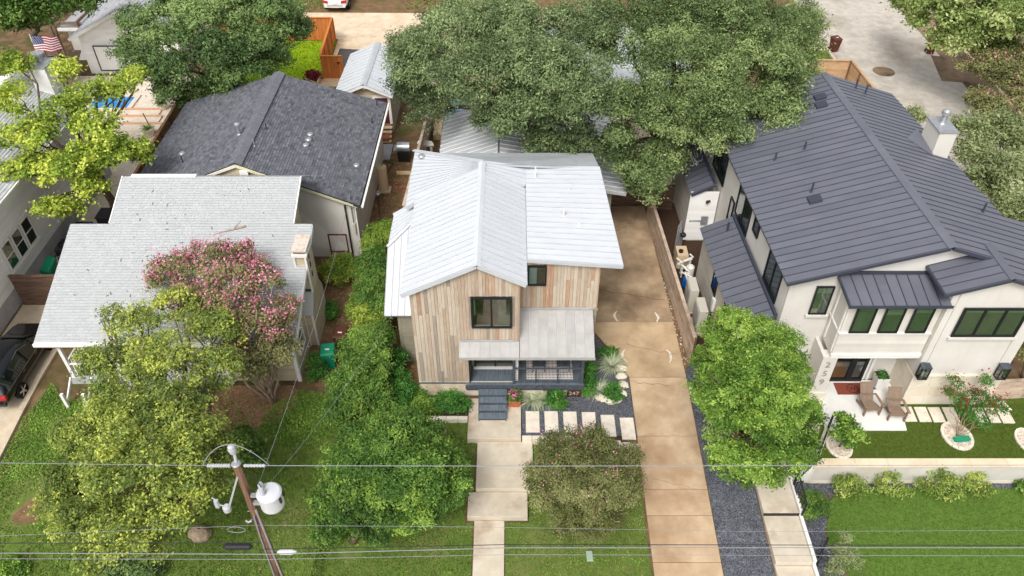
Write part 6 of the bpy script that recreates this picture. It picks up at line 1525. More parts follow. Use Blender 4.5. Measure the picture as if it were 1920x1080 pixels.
pe = root('pool_equipment', 'cluster of white pipes, pump and blue canister by the white house', 'pool equipment', (8.75, 30.5, 0))
MB().lathe((8.7, 29.6, .1), [(.2, 0), (.24, .1), (.24, .5), (.18, .6), (.05, .66)], 14).build('canister', M['plastic_blue'], pe)
MB().box(8.4, 31.0, .1, 8.95, 31.8, .95).build('heater', M['tank_tan'], pe); MB().cyl((8.6, 31.3, .95), (8.6, 31.3, 1.05), .12).build('flue', M['black'], pe)
prr = random.Random(21)
for k in range(9):
    x, y = 8.5 + prr.random() * .5, 29.6 + prr.random() * 1.5; z = .3 + prr.random() * .7
    MB().tube([(x, y, .1), (x, y, z), (x + prr.uniform(-.4, .4), y + .1, z), (x + prr.uniform(-.4, .4), y + prr.uniform(-.6, .6), z + .05)], .045, 8).build('pipe', M['plastic_white'], pe)
MB().cyl((8.75, 30.0, .35), (8.75, 30.5, .35), .17, n=14).build('pump', M['black'], pe); MB().lathe((8.95, 30.3, .1), [(.15, 0), (.2, .1), (.2, .7), (.1, .8)], 12).build('filter', M['plastic_white'], pe)
for k in range(4): MB().tube([(8.55 + k * .09, 32.4, 0), (8.55 + k * .09, 32.4, 1.7 - k * .2), (8.8, 32.9, 1.7 - k * .2)], .04, 7).build('pipe', M['steel'], pe)
MB().blob((8.75, 32.0, 1.5), (.16, .16, .14), 10, 6).build('globe', M['black'], pe)
mb = root('meter_boxes', 'grey meter boxes and conduits on the side wall of the white house', 'meter', (9.4, 27, 1.2))
MB().box(9.3, 25.3 + .9, 1.0, 9.42, 26.5, 1.5).build('box', M['timber'], mb); MB().box(9.3, 26.9, .9, 9.42, 27.15, 1.6).build('box', M['trim_white'], mb)
MB().tube([(9.36, 26.3, 1.0), (9.34, 26.3, .3)], .03, 6).build('conduit', M['trim_white'], mb); MB().tube([(9.36, 27.0, .9), (9.34, 27.0, .1)], .03, 6).build('conduit', M['wire_dark'], mb)
mb3 = root('junction_box', 'grey junction box on the pale siding between the two side roofs', 'meter', (10.1, 33.3, 1.2)); MB().box(9.9, 33.28, 1.2, 10.25, 33.4, 1.7).build('box', M['steel'], mb3); MB().tube([(9.9, 33.36, 1.4), (9.3, 33.36, 1.4)], .04, 6).build('conduit', M['steel'], mb3)
wl_ = root('wall_lamp', 'small dark lamp on the pale siding wall between the side roofs', 'lamp', (10.1, 33.35, 2.6)); MB().lathe((10.05, 33.3, 2.55), [(.06, 0), (.09, .1), (.04, .16)], 10).build('shade', M['black'], wl_); MB().box(10.12, 33.3, 2.6, 10.2, 33.42, 2.68).build('bracket', M['black'], wl_)
MBx = atg(1106, 1044); tag(MB().slab([(MBx.x - .13, MBx.y - .2, MBx.z + .07), (MBx.x + .12, MBx.y - .2, MBx.z + .07), (MBx.x + .1, MBx.y + .2, MBx.z + .1), (MBx.x - .14, MBx.y + .2, MBx.z + .1)], .1).build('utility_box', pmat('box_green', srgb(150,170,148), rough=.6), loc=tuple(MBx), bevel=.02), 'small pale green utility box lid set in the front lawn', 'utility box')
MBx = atz(1299, 733); tag(MB().box(MBx.x - .15, MBx.y - .2, 0, MBx.x + .15, MBx.y + .2, .06).build('water_meter', M['tank'], loc=tuple(MBx), bevel=.01), 'pale blue grey meter lid in the gravel strip beside the driveway', 'meter lid')

# ================================================================== things round the wooden house and cottage
def pot(name, label, x, y, z, r, h, mat, square=False):
    o = root(name, label, 'flower pot', (x, y, z))
    if square:
        MB().add([(x-r*.75, y-r*.75, z), (x+r*.75, y-r*.75, z), (x+r*.75, y+r*.75, z), (x-r*.75, y+r*.75, z), (x-r, y-r, z+h), (x+r, y-r, z+h), (x+r, y+r, z+h), (x-r, y+r, z+h)], [(0, 3, 2, 1), (0, 1, 5, 4), (1, 2, 6, 5), (2, 3, 7, 6), (3, 0, 4, 7)]).build('pot', mat, o)
        MB().box(x - r * .96, y - r * .96, z + h - .05, x + r * .96, y + r * .96, z + h - .03).build('soil', M['mulch'], o)
        for (a, b, c, d) in ((-1, -1, 1, -1), (1, -1, 1, 1), (1, 1, -1, 1), (-1, 1, -1, -1)): MB().beam((x + a*r, y + b*r, z + h - .03), (x + c*r, y + d*r, z + h - .03), .04, .08).build('rim', mat, o)
    else:
        MB().lathe((x, y, z), [(r*.7, 0), (r, h*.85), (r*1.08, h*.86), (r*1.08, h), (r*.95, h)], 16).build('pot', mat, o)
    return o
P1 = pot('terracotta_pot', 'square terracotta pot with pink flowers beside the porch steps', .1, 22.05, .02, .25, .42, M['terracotta'], True)
P2 = pot('terracotta_pot', 'round terracotta pot with grassy plant in the bed left of the porch', -3.0, 22.2, .02, .18, .3, M['terracotta'])
bl = random.Random(9)
for k, (px, py, s) in enumerate([(1163, 690, .3), (1165, 705, .26), (1168, 722, .28), (1164, 738, .3), (1155, 748, .3), (1146, 751, .32), (1133, 747, .24), (1124, 745, .22)]):
    p = atz(px, py, .08); lab = ['pale boulder at the top of the curved edging by the driveway', 'second pale boulder from the top of the curved edging', 'third pale boulder from the top of the curved edging', 'pale boulder on the right bend of the curved edging', 'pale boulder at the bottom corner of the curved edging', 'largest pale boulder at the bottom of the curved edging', 'small pale boulder left of the largest edging boulder', 'small pale boulder at the left end of the curved edging'][k]
    tag(MB().blob((p.x, p.y, .08), (s, s * .75, .16), 9, 6, jit=.16, rng=bl).build('boulder', M['boulder'], loc=(p.x, p.y, 0)), lab, 'boulder', 'pale boulders edging the planting by the porch')
p = atz(813, 754, .1); tag(MB().blob((p.x, p.y, .12), (.16, .22, .2), 8, 5, jit=.2, rng=bl).build('boulder', M['boulder'], loc=(p.x, p.y, 0)), 'upright pale rock in the planting bed left of the steps', 'boulder')
p = atg(377, 1005); tag(MB().blob((p.x, p.y, p.z + .15), (.42, .34, .35), 10, 7, jit=.12, rng=bl).build('boulder', M['bark_pale'], loc=tuple(p)), 'rounded grey brown rock or stump on the left lawn near the pole', 'boulder')
CY = sheet('mulch_bed', [(-14.3, 15.3), (-13.4, 15.3), (-13.35, 16.8), (-14.1, 16.9)], M['pinkgravel'], .012)
chips([(-14.3, 15.3), (-13.4, 15.3), (-13.35, 16.8), (-14.1, 16.9)], 180, .06, M['pebble'], 33, name='pebbles', dz=.01)
# red steel frame leaning on the white wall
fr = root('steel_rack', 'rusty red metal frame with a crossbar standing against the white wall', 'rack', (-8.9, 31.6, 0))
MB().box(-9.35, 31.7, 0, -9.29, 31.76, 1.75).box(-8.45, 31.7, 0, -8.39, 31.76, 1.75).build('upright', M['maroon'], fr); MB().box(-9.29, 31.7, 1.69, -8.45, 31.76, 1.75).build('crossbar', M['maroon'], fr); MB().box(-9.29, 31.7, .6, -8.45, 31.76, .66).build('crossbar', M['maroon'], fr)
wh = root('water_heater', 'tall beige water tank on blocks against the white wall of the shingled house', 'tank', (-7.55, 38.2, 0))
MB().lathe((-7.45, 38.2, .12), [(.27, 0), (.29, .03), (.29, 1.5), (.25, 1.56), (.05, 1.58)], 20).build('tank', M['tank_tan'], wh); MB().box(-7.8, 37.9, 0, -7.05, 38.5, .12).build('pad', M['kerb'], wh)
MB().tube([(-7.45, 38.2, 1.68), (-7.3, 38.4, 1.9), (-6.9, 39.2, 1.2), (-7.4, 39.4, .4)], .025, 6).build('hose', M['wire_dark'], wh)
gr = root('barbecue_grill', 'stainless barbecue grill with closed lid at the foot of the shed steps', 'grill', (-6.6, 41.6, 0))
MB().box(-6.95, 41.2, .1, -6.25, 42.1, .75).build('cabinet', M['black'], gr); MB().tube([(-6.98, 41.6, .88), (-6.22, 41.6, .88)], [.3, .3], 14).build('hood', M['steel'], gr); MB().cyl((-6.9, 41.25, 1.0), (-6.3, 41.25, 1.0), .02, n=6).build('handle', M['chrome'], gr)
MB().box(-7.2, 41.25, .78, -7.0, 41.95, .82).build('side_shelf', M['steel'], gr)
for sx in (-6.9, -6.3): MB().cyl((sx - .03, 41.3, .07), (sx + .03, 41.3, .07), .07, n=10).build('wheel', M['tyre'], gr)
bk = root('brick_stack', 'small scatter of red bricks on the bare ground by the water tank', 'bricks', (-6.5, 38.6, 0))
for k in range(7): MB().obox((-6.75 + (k % 3) * .24 + prr.uniform(-.03, .03), 38.4 + (k // 3) * .14, .06 + (.09 if k > 5 else 0)), (.1, .01, 0), (-.005, .045, 0), (0, 0, .035)).build('brick', M['brick'], bk)
pb = root('planter_frame', 'raw timber planter frame on the ground beside the grill', 'planter', (-6.4, 40.2, 0))
for (a, b) in (((-6.9, 39.9), (-5.9, 39.9)), ((-5.9, 39.9), (-5.75, 41.0))): MB().beam((*a, .12), (*b, .12), .05, .22).build('board', M['timber_new'], pb)
jk = random.Random(12)
tag(MB().blob((-6.9, 33.6, .16), (.3, .24, .2), 8, 5, jit=.2, rng=jk).build('boulder', M['boulder'], loc=(-6.9, 33.6, 0)), 'single pale rock on the bare ground beside the white wall', 'boulder')
tl_ = root('garden_tool', 'dark edger or trimmer leaning against the white side wall', 'garden tool', (-7.5, 36, 0)); MB().tube([(-7.3, 35.2, .1), (-7.5, 36.4, .9)], .03, 6).build('shaft', M['black'], tl_); MB().blob((-7.5, 36.5, .95), (.15, .2, .13), 8, 5).build('motor', M['steel'], tl_); MB().blob((-7.28, 35.1, .1), (.16, .16, .06), 8, 5).build('guard', M['black'], tl_)
kt = root('plastic_table', 'white moulded plastic table behind the wooden house', 'table', (-4.6, 36.0, 0))
q0 = atz(799, 266, .9); x, y = q0.x, q0.y
MB().slab([(x - .55, y - .1, .92), (x - .1, y - .45, .92), (x + .5, y - .3, .88), (x + .35, y + .1, .9), (x - .05, y + .15, .94), (x - .4, y + .4, .94)], .12).build('top', M['plastic_white'], kt, bevel=.03)
for (dx, dy) in ((-.4, 0), (.3, -.15), (-.15, -.2)): MB().cyl((x + dx, y + dy, 0), (x + dx, y + dy, .8), .07, .1, 10).build('leg', M['plastic_white'], kt)
tag(MB().lathe((x - .35, y - .35, 0), [(.15, 0), (.17, .3), (.1, .45), (.08, .5)], 12).build('watering_can', M['plastic_green'], loc=(x - .35, y - .35, 0)), 'small green container standing beside the white plastic table', 'container')
sp = root('plunge_pool', 'small plunge pool with tan coping and teal water under the oak', 'pool', (-3.3, 42.5, 0))
ca, cb = atz(812, 255, .3), atz(900, 180, .3)
x0, y0, x1, y1 = ca.x, ca.y, cb.x + .4, cb.y
for (a, b, c, d) in ((x0 - .0, y0, x0 + .5, y1), (x0 + .51, y0, x1, y0 + .45), (x0 + .51, y1 - .4, x1, y1)): MB().box(a, b, 0, c, d, .4).build('coping', M['timber_new'], sp)
MB().box(x0 + .51, y0 + .46, .0, x1, y1 - .41, .3).build('water', M['spawater'], sp)
# air conditioners and bicycles in the left side passage
def condenser(label, x, y):
    r = root('condenser', label, 'air conditioner', (x, y, 0), group='dark condensers beside the clapboard house')
    MB().box(x - .45, y - .45, .1, x + .45, y + .45, 1.0).build('case', M['hvac_dark'], r, bevel=.04); MB().box(x - .5, y - .5, 0, x + .5, y + .5, .1).build('pad', M['kerb'], r)
    MB().lathe((x, y, 1.0), [(.36, 0), (.38, .03), (.34, .035), (.34, .01)], 20).build('fan_ring', M['black'], r)
    for k in range(5): a = k * PI * .4; MB().obox((x + .17 * math.cos(a), y + .17 * math.sin(a), 1.02), (.15 * math.cos(a), .15 * math.sin(a), 0), (-.05 * math.sin(a), .05 * math.cos(a), .01), (0, 0, .004)).build('fan_blade', M['hvac_dark'], r)
    for k in range(6): MB().box(x - .42, y - .465, .2 + k * .12, x + .42, y - .452, .25 + k * .12).build('louvre', M['black'], r)
condenser('dark square air conditioner nearer the bicycles, in the side passage', -22.95, 31.9)
condenser('dark square air conditioner farther back in the side passage', -22.8, 33.4)
def bicycle(label, x, y, mat, rz):
    r = root('bicycle', label, 'bicycle', (x, y, 0)); 
    for dx in (-.5, .5):
        MB().tube([(x + dx + .32 * math.cos(2*PI*k/20), y, .34 + .32 * math.sin(2*PI*k/20)) for k in range(21)], .025, 6, caps=False).build('wheel', M['tyre'] if dx < 0 else M['wire'], r)
    MB().tube([(x - .5, y, .34), (x - .2, y, .85), (x + .35, y, .85), (x + .5, y, .34)], .025, 6).tube([(x - .5, y, .34), (x - .05, y, .3), (x + .35, y, .8)], .025, 6).tube([(x - .05, y, .3), (x - .2, y, .9)], .025, 6).build('frame', mat, r)
    MB().box(x - .32, y - .06, .92, x - .08, y + .06, .97).build('saddle', M['black'], r); MB().tube([(x + .3, y - .28, 1.0), (x + .4, y, .98), (x + .3, y + .28, 1.0)], .02, 6).build('handlebar', M['chrome'], r)
    r.rotation_euler = (0, 0, rz); return r
bicycle('pale teal bicycle behind the weathered side gate', -22.3, 30.35, pmat('bike_teal', srgb(110,160,170), rough=.4), .4)
bicycle('dark bicycle propped behind the pale teal one at the side gate', -22.5, 30.75, M['hvac_dark'], 2.4)
tag(MB().slab([(-23.5, 29.9, .9), (-22.95, 29.8, .9), (-22.85, 30.6, 1.2), (-23.35, 30.8, 1.2)], .5).build('tarp', M['plastic_green'], loc=(-22.9, 28.5, .4), bevel=.08), 'green plastic cart or cover behind the weathered side gate', 'cover')
tag(MB().box(-22.25, 34.0, 0, -21.5, 34.9, 1.05).box(-22.3, 33.95, 1.05, -21.45, 34.95, 1.12).build('grill_cover', M['black'], loc=(-21.9, 34.4, 0), bevel=.05), 'black covered grill beside the tree trunk and the cottage', 'grill')
tag(MB().blob((-20.5, 33.6, .3), (.25, .25, .3), 12, 8).build('gas_bottle', M['tank'], loc=(-20.5, 33.6, 0)), 'pale gas bottle beside the tree trunk at the cottage corner', 'gas bottle')
pg = root('black_cabinet', 'black low cabinet on the pool deck by the brown fence', 'cabinet', (-21, 37.5, 0)); q0 = atz(262, 282, .5); MB().box(q0.x - .6, q0.y - .4, 0, q0.x + .6, q0.y + .4, .75).build('case', M['black'], pg); MB().box(q0.x - .65, q0.y - .45, .752, q0.x + .65, q0.y + .45, .79).build('lid', M['hvac_dark'], pg)

# ================================================================== pool, deck steps, play frame and flag at the back left
pl_ = root('swimming_pool', 'small rectangular swimming pool with bright blue water', 'pool', (-24, 43, 0))
a, b = atz(205, 203, .1), atz(262, 181, .1)
MB().box(a.x - 1.5, a.y, .0, b.x - .3, b.y, .07).build('water', M['water'], pl_)
for (c0, c1, c2, c3) in ((a.x - 1.8, a.y - .3, b.x, a.y), (a.x - 1.8, b.y, b.x, b.y + .3), (b.x - .3, a.y, b.x, b.y)): MB().box(c0, c1, 0, c2, c3, .12).build('coping', M['deckstone'], pl_)
ds_ = root('deck_steps', 'broad pale deck steps edged with tan tile beside the pool', 'steps', (-22.5, 40, 0))
for k, y in enumerate((206, 219, 233)):
    p0, p1 = atz(247, y, .1), atz(303, y, .1)
    MB().box(p0.x - .8, p0.y - .9, 0, p1.x, p0.y, .12).build('stair_tread', M['deckstone'], ds_); MB().box(p0.x - .8, p0.y - .06, .122, p1.x, p0.y + .22, .14).build('tile_edge', M['tilestep'], ds_)
tag(MB().tube([tuple(atz(285, 245, .0)), tuple(atz(285, 245, .0) + Vector((-.25, .1, 1.2)))], .03, 6).build('garden_torch', M['black'], loc=tuple(atz(285, 245, 0))), 'thin dark garden torch standing on the pool deck', 'torch')
dp = atz(281, 255, 0); P3 = pot('deck_pot', 'pale round pot with grass on the pool deck by the fence', dp.x, dp.y, 0, .35, .5, M['deckstone'])
dp2 = atz(307, 205, 0); P4 = pot('deck_pot', 'pale pot with a leafy plant by the top of the pool fence', dp2.x, dp2.y, 0, .3, .45, M['deckstone'])
pf_ = root('play_frame', 'dark timber play frame or pergola at the back left', 'play frame', (-31.5, 56, 0))
for (x, y) in ((-33.0, 55), (-31.2, 55), (-33.0, 58), (-31.2, 58), (-34.5, 57)): MB().box(x - .08, y - .08, 0, x + .08, y + .08, 3.0).build('post', M['timber'], pf_)
for (q0, q1) in (((-33.2, 55, 3.0), (-31.0, 55, 3.0)), ((-33.2, 58, 3.0), (-31.0, 58, 3.0)), ((-33, 54.8, 3.1), (-33, 58.2, 3.1)), ((-31.2, 54.8, 3.1), (-31.2, 58.2, 3.1)), ((-31.2, 55, 2.0), (-30.6, 54.6, 2.7))): MB().beam(q0, q1, .1, .2).build('beam', M['timber'], pf_)
for k in range(9): MB().beam((-33.4, 59 + k * .5, 2.2), (-30.9, 59 + k * .5, 2.2), .12, .06).build('slat', M['fence_dark'], pf_)
for k in range(7): MB().beam((-35.5, 58 + .6*k, .1), (-33.5, 58 + .6*k, 3.2), .1, .05).build('slat', M['fence_dark'], pf_)
MB().slab([(-31.9, 50.9, .25), (-30.9, 50.6, .25), (-30.9, 53.6, 1.6), (-31.7, 53.6, 1.6)], .1).build('slide_board', M['timber'], pf_)
fl = root('national_flag', 'large striped flag with starred blue canton hung on a white pole from the play frame', 'flag', tuple(aty(85, 83, 52.5)))
fa, fb, fc, fd = aty(56, 67, 52.8), aty(106, 67, 52.6), aty(116, 96, 52.0), aty(69, 97.5, 52.2)
NC, NR = 20, 13; fm = MB(); pts = []
for j in range(NR + 1):
    for i in range(NC + 1):
        u, v = i / NC, j / NR; p = (fa * (1-u) + fb * u) * (1 - v) + (fd * (1-u) + fc * u) * v
        p = p + Vector((0, -.10 * math.sin(u * 9 + v * 2.5) * (.4 + u), .05 * math.sin(u * 7 + v) * u)); pts.append(p)
FF = []; 
for j in range(NR):
    for i in range(NC):
        mi = 2 if (j < 7 and i < 8) else (0 if j % 2 == 0 else 1)
        fm.add([pts[j*(NC+1)+i], pts[j*(NC+1)+i+1], pts[(j+1)*(NC+1)+i+1], pts[(j+1)*(NC+1)+i]], [(0, 3, 2, 1)], mi)
def fpt(u, v):
    i, j = min(NC-1, int(u*NC)), min(NR-1, int(v*NR)); a, b = u*NC - i, v*NR - j
    p00, p10, p01, p11 = pts[j*(NC+1)+i], pts[j*(NC+1)+i+1], pts[(j+1)*(NC+1)+i], pts[(j+1)*(NC+1)+i+1]
    return (p00*(1-a)+p10*a)*(1-b) + (p01*(1-a)+p11*a)*b
fm.build('cloth', [M['flag_red'], M['flag_white'], M['flag_blue']], fl)
st = MB()
for r_ in range(9):
    for c_ in range(6 if r_ % 2 == 0 else 5):
        u = .4 * (.09 + c_ * .165 + (0 if r_ % 2 == 0 else .082)); v = (7/13) * (.1 + r_ * .1); c = fpt(u, v) + Vector((0, -.02, .012)); s = .035
        vs = []
        for k in range(10):
            t = PI/2 + k * PI/5; rr_ = s if k % 2 == 0 else s * .42; vs.append(c + Vector((rr_ * math.cos(t), 0, rr_ * math.sin(t))))
        st.add([c] + vs, [(0, 1 + k, 1 + (k + 1) % 10) for k in range(10)])
st.build('stars', M['flag_white'], fl)
MB().tube([fa + (fa - fd) * .1, fd + (fd - fa) * .05], .03, 6).build('flag_pole', M['plastic_white'], fl)
tr_ = root('round_swing', 'round dark seat or swing under the flag', 'swing', tuple(atz(87, 105, .4))); q0 = atz(87, 105, .4); MB().lathe((q0.x, q0.y, .3), [(.9, 0), (1.0, .08), (.9, .16), (.7, .14)], 18).build('ring', M['hvac_dark'], tr_)
bn = root('wooden_bench', 'slatted wooden bench below the flag', 'bench', tuple(atz(100, 122, 0))); q0 = atz(100, 122, 0)
for k in range(4): MB().box(q0.x - .5, q0.y - .3 + k * .15, .42, q0.x + .55, q0.y - .18 + k * .15, .46).build('slat', M['timber'], bn)
for k in range(4): MB().box(q0.x - .5, q0.y + .32, .55 + k * .13, q0.x + .55, q0.y + .36, .65 + k * .13).build('back_slat', M['timber'], bn)
for sx in (-.45, .5): MB().box(q0.x + sx - .04, q0.y - .28, 0, q0.x + sx + .04, q0.y - .2, .42).box(q0.x + sx - .04, q0.y + .25, 0, q0.x + sx + .04, q0.y + .31, 1.05).build('leg', M['timber'], bn)
# raised bed in the green back yard
rb_ = root('raised_bed', 'raised timber planting bed with dark red plants in the green back yard', 'planter', (-14.6, 50, 0))
qa, qb, qc, qd = atz(572, 146, .45), atz(581, 133, .45), atz(602, 137, .45), atz(594, 155, .45)
for (u_, v_) in ((qa, qb), (qb, qc), (qc, qd), (qd, qa)):
    for z in (.11, .34): MB().beam((u_.x, u_.y, z), (v_.x, v_.y, z), .07, .215).build('board', M['timber_new'], rb_)
MB().poly([(q.x, q.y, .36) for q in (qd, qc, qb, qa)]).build('soil', M['mulch'], rb_)
q0 = atz(625, 150, 0); tag(MB().box(q0.x - .8, q0.y - 1.2, 0, q0.x + .9, q0.y + .7, .12).build('deck_step', M['timber_new'], loc=tuple(q0)), 'pale timber landing at the foot of the orange gate', 'deck')

# ================================================================== vegetation
def depth(p): return p.y * _ct - (p.z - CAM_H) * _st
def lobe(px, py, rpx, z, flat=.8):
    p = atz(px, py, z); r = rpx / FPX * depth(p) * .9
    return (p.x, p.y, p.z, r, r, r * flat)
def crown(name, parent, lobes, mat, seed, size=.16, lai=2.3, clump=.34, per=16, asp=.5, up=.45, jit=.8, low=-.45, tvar=.2, inner=.08, droop=0.0, gap=0.0, tbias=None, nsub=20, sub=(.20, .40), sd=(.5, .94), flat=.72, bright=.0):
    """foliage: each lobe of the crown carries smaller tufts of branches, and the leaves sit in clumps on the shells of those tufts"""
    rs = np.random.RandomState(seed); Lb = np.array(lobes, float)
    S = []
    for i, l in enumerate(Lb):
        k = max(5, int(nsub * rs.uniform(.85, 1.2))); g = rs.uniform(0, 6.28); lt = rs.normal(0, tvar * .45)
        for j in range(k):
            zz_ = 1 - (1 - low) * (j + .5) / k; t = g + j * 2.39996; rr_ = math.sqrt(max(0, 1 - zz_ * zz_))
            d = np.array([math.cos(t) * rr_, math.sin(t) * rr_, zz_]) + rs.normal(0, .16, 3); d /= np.linalg.norm(d)
            c = l[:3] + d * l[3:] * (rs.uniform(*sd) + (.12 if rs.rand() < .18 else 0))
            deep = any((((c - q[:3]) / q[3:]) ** 2).sum() < .34 for m_, q in enumerate(Lb) if m_ != i)
            if deep or rs.rand() < gap: continue
            r = l[3:] * rs.uniform(*sub) * np.array([1, 1, flat]) * rs.uniform(.88, 1.14, 3)
            S.append((*c, *r, .47 + lt + rs.normal(0, tvar * .7)))
    S = np.array(S); P = []; D = []; T = []; la = size * size * asp * .5
    for i, (cx, cy, cz, rx, ry, rz, st) in enumerate(S):
        area = 4 * PI * ((rx * ry + rx * rz + ry * rz) / 3) * .8
        nc = max(3, int(area * lai / (la * per)))
        d = rs.normal(size=(nc * 2, 3)); d /= np.linalg.norm(d, axis=1)[:, None]; d = d[d[:, 2] > -.6][:nc]
        k = rs.uniform(.8, 1.08, len(d)) * (1 + .12 * np.sin(d[:, 0] * 6 + i) * np.sin(d[:, 1] * 6.3 + i * 2))
        ins = rs.rand(len(d)) < inner; k[ins] *= rs.uniform(.2, .8, ins.sum())
        c = np.array([cx, cy, cz]) + d * np.array([rx, ry, rz]) * k[:, None]
        ok = np.ones(len(c), bool)
        near = np.where((np.abs(S[:, :3] - S[i, :3]) < (S[:, 3:6] + S[i, 3:6])).all(1))[0]
        for j in near:
            if j != i: ok &= (((c - S[j, :3]) / S[j, 3:6]) ** 2).sum(1) > .6
        P.append(c[ok]); D.append(d[ok]); T.append(st + rs.normal(0, tvar * .5, ok.sum()) + (rs.rand(ok.sum()) < bright) * rs.uniform(.25, .6, ok.sum()))
    P = np.concatenate(P); D = np.concatenate(D); T = np.concatenate(T); n = len(P)
    sz = clump * rs.uniform(.6, 1.4, n)
    off = rs.normal(size=(n, per, 3)) * np.array([.5, .5, .36]) * sz[:, None, None]
    if droop: off[:, :, 2] -= np.abs(rs.normal(size=(n, per))) * droop
    C = P[:, None, :] + off
    N = D[:, None, :] * .6 + np.array([0, 0, up]) + rs.normal(size=(n, per, 3)) * jit * .42
    N /= np.linalg.norm(N, axis=2)[:, :, None]
    A = rs.normal(size=(n, per, 3)); A[:, :, 2] -= droop * 1.5
    A -= N * (A * N).sum(2)[:, :, None]; A /= np.linalg.norm(A, axis=2)[:, :, None]
    B = np.cross(N, A); L = size * rs.uniform(.6, 1.3, (n, per, 1)); W = L * asp * .5
    V = np.empty((n, per, 4, 3)); V[:, :, 0] = C - A * L * .5; V[:, :, 1] = C + B * W - A * L * .05; V[:, :, 2] = C + A * L * .5 - N * L * .08; V[:, :, 3] = C - B * W - A * L * .05
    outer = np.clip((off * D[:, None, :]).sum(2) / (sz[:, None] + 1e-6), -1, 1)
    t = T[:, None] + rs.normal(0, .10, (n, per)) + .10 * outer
    V = V.reshape(-1, 3); F = np.arange(len(V)).reshape(-1, 4)
    return fast_mesh(name, V, F, mat, t.ravel(), parent=parent), P
def limbs(parent, base, fork, lobes, r0, seed, mat=None, twigs=3, stems=1, wob=.25):
    rr = random.Random(seed); base, fork = Vector(base), Vector(fork); m = MB()
    def bent(a, b, ra, rb, k=5):
        pts = [lerp(a, b, i / k) + (Vector((rr.uniform(-1, 1), rr.uniform(-1, 1), rr.uniform(-.5, .5))) * wob * (b - a).length * .22 if 0 < i < k else Vector()) for i in range(k + 1)]
        m.tube(pts, [ra + (rb - ra) * i / k for i in range(k + 1)], 7); return pts
    if stems == 1: bent(base, fork, r0, r0 * .7)
    for i, l in enumerate(lobes):
        c = Vector(l[:3]); s = fork
        if stems > 1:
            a = i * 2 * PI / len(lobes); s = base + Vector((math.cos(a), math.sin(a), 0)) * r0
        pts = bent(s, c - Vector((0, 0, l[5] * .3)), r0 * (.5 if stems == 1 else .38), r0 * .16)
        for k in range(twigs):
            d = Vector((rr.uniform(-1, 1), rr.uniform(-1, 1), rr.uniform(-.2, 1))).normalized()
            bent(pts[rr.randint(3, 5)], c + Vector((d.x * l[3], d.y * l[4], d.z * l[5])) * 1.0, r0 * .17, .014, 4)
    m.build('trunk', mat or M['bark'], parent, smooth=True)
def tree(name, label, cat, base, fork_h, lobes, leaf, seed, r0=.2, group=None, flowers=None, trunkmat=None, twigs=3, stems=1, **kw):
    r = root(name, label, cat, tuple(base), group)
    L = [lobe(*l) for l in lobes]
    cen = Vector((sum(l[0] for l in L) / len(L), sum(l[1] for l in L) / len(L), 0))
    fork = Vector((base[0] * .6 + cen.x * .4, base[1] * .6 + cen.y * .4, base[2] + fork_h))
    limbs(r, base, fork, L, r0, seed, trunkmat, twigs, stems)
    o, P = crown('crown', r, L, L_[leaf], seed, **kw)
    if flowers:
        lf, frac, fs, fper = flowers; rs = np.random.RandomState(seed + 5)
        c = np.array([l[:3] for l in L]); zq = np.quantile(P[:, 2], .18); top = P[(rs.rand(len(P)) < frac) & (P[:, 2] > zq)]
        n = len(top); off = rs.normal(size=(n, fper, 3)) * np.array([.13, .13, .13]); C = top[:, None, :] + off + np.array([0, 0, .12])
        N = rs.normal(size=(n, fper, 3)) + np.array([0, -.2, 1.0]); N /= np.linalg.norm(N, axis=2)[:, :, None]
        A = rs.normal(size=(n, fper, 3)); A -= N * (A * N).sum(2)[:, :, None]; A /= np.linalg.norm(A, axis=2)[:, :, None]; B = np.cross(N, A)
        s = fs * rs.uniform(.6, 1.3, (n, fper, 1)); V = np.empty((n, fper, 4, 3)); V[:, :, 0] = C - A * s; V[:, :, 1] = C + B * s; V[:, :, 2] = C + A * s; V[:, :, 3] = C - B * s
        V = V.reshape(-1, 3); fast_mesh('blossom', V, np.arange(len(V)).reshape(-1, 4), L_[lf], np.clip(rs.normal(.5, .25, n * fper), 0, 1), parent=r)
    return r

# the great oaks behind the houses
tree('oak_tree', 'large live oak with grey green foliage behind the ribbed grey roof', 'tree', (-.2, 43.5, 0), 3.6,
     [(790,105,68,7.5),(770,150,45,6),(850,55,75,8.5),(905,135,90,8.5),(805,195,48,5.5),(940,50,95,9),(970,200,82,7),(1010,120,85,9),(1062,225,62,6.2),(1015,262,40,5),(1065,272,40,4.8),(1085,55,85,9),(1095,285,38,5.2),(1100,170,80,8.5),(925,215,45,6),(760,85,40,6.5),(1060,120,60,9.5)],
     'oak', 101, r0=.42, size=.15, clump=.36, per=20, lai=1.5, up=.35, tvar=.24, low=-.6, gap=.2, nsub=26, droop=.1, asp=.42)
tree('oak_tree', 'spreading live oak beside the white house, its lowest limb over the driveway', 'tree', (7.6, 40.5, 0), 3.2,
     [(1190,60,85,9),(1270,45,95,9.5),(1212,308,62,4.6),(1180,210,75,7),(1285,130,100,9),(1270,225,70,7),(1380,55,95,9.5),(1410,140,90,8.5),(1462,215,58,6.8),(1475,70,70,8.5),(1350,235,60,7),(1500,40,50,8.5),(1160,270,45,5.4),(1245,290,50,5),(1330,190,70,8.2),(1455,160,60,8),(1495,130,45,7.5),(1205,345,38,3.6)],
     'oak2', 202, r0=.45, size=.15, clump=.36, per=20, lai=1.5, up=.35, tvar=.24, low=-.6, gap=.2, nsub=26, bright=.05, droop=.06, asp=.42)
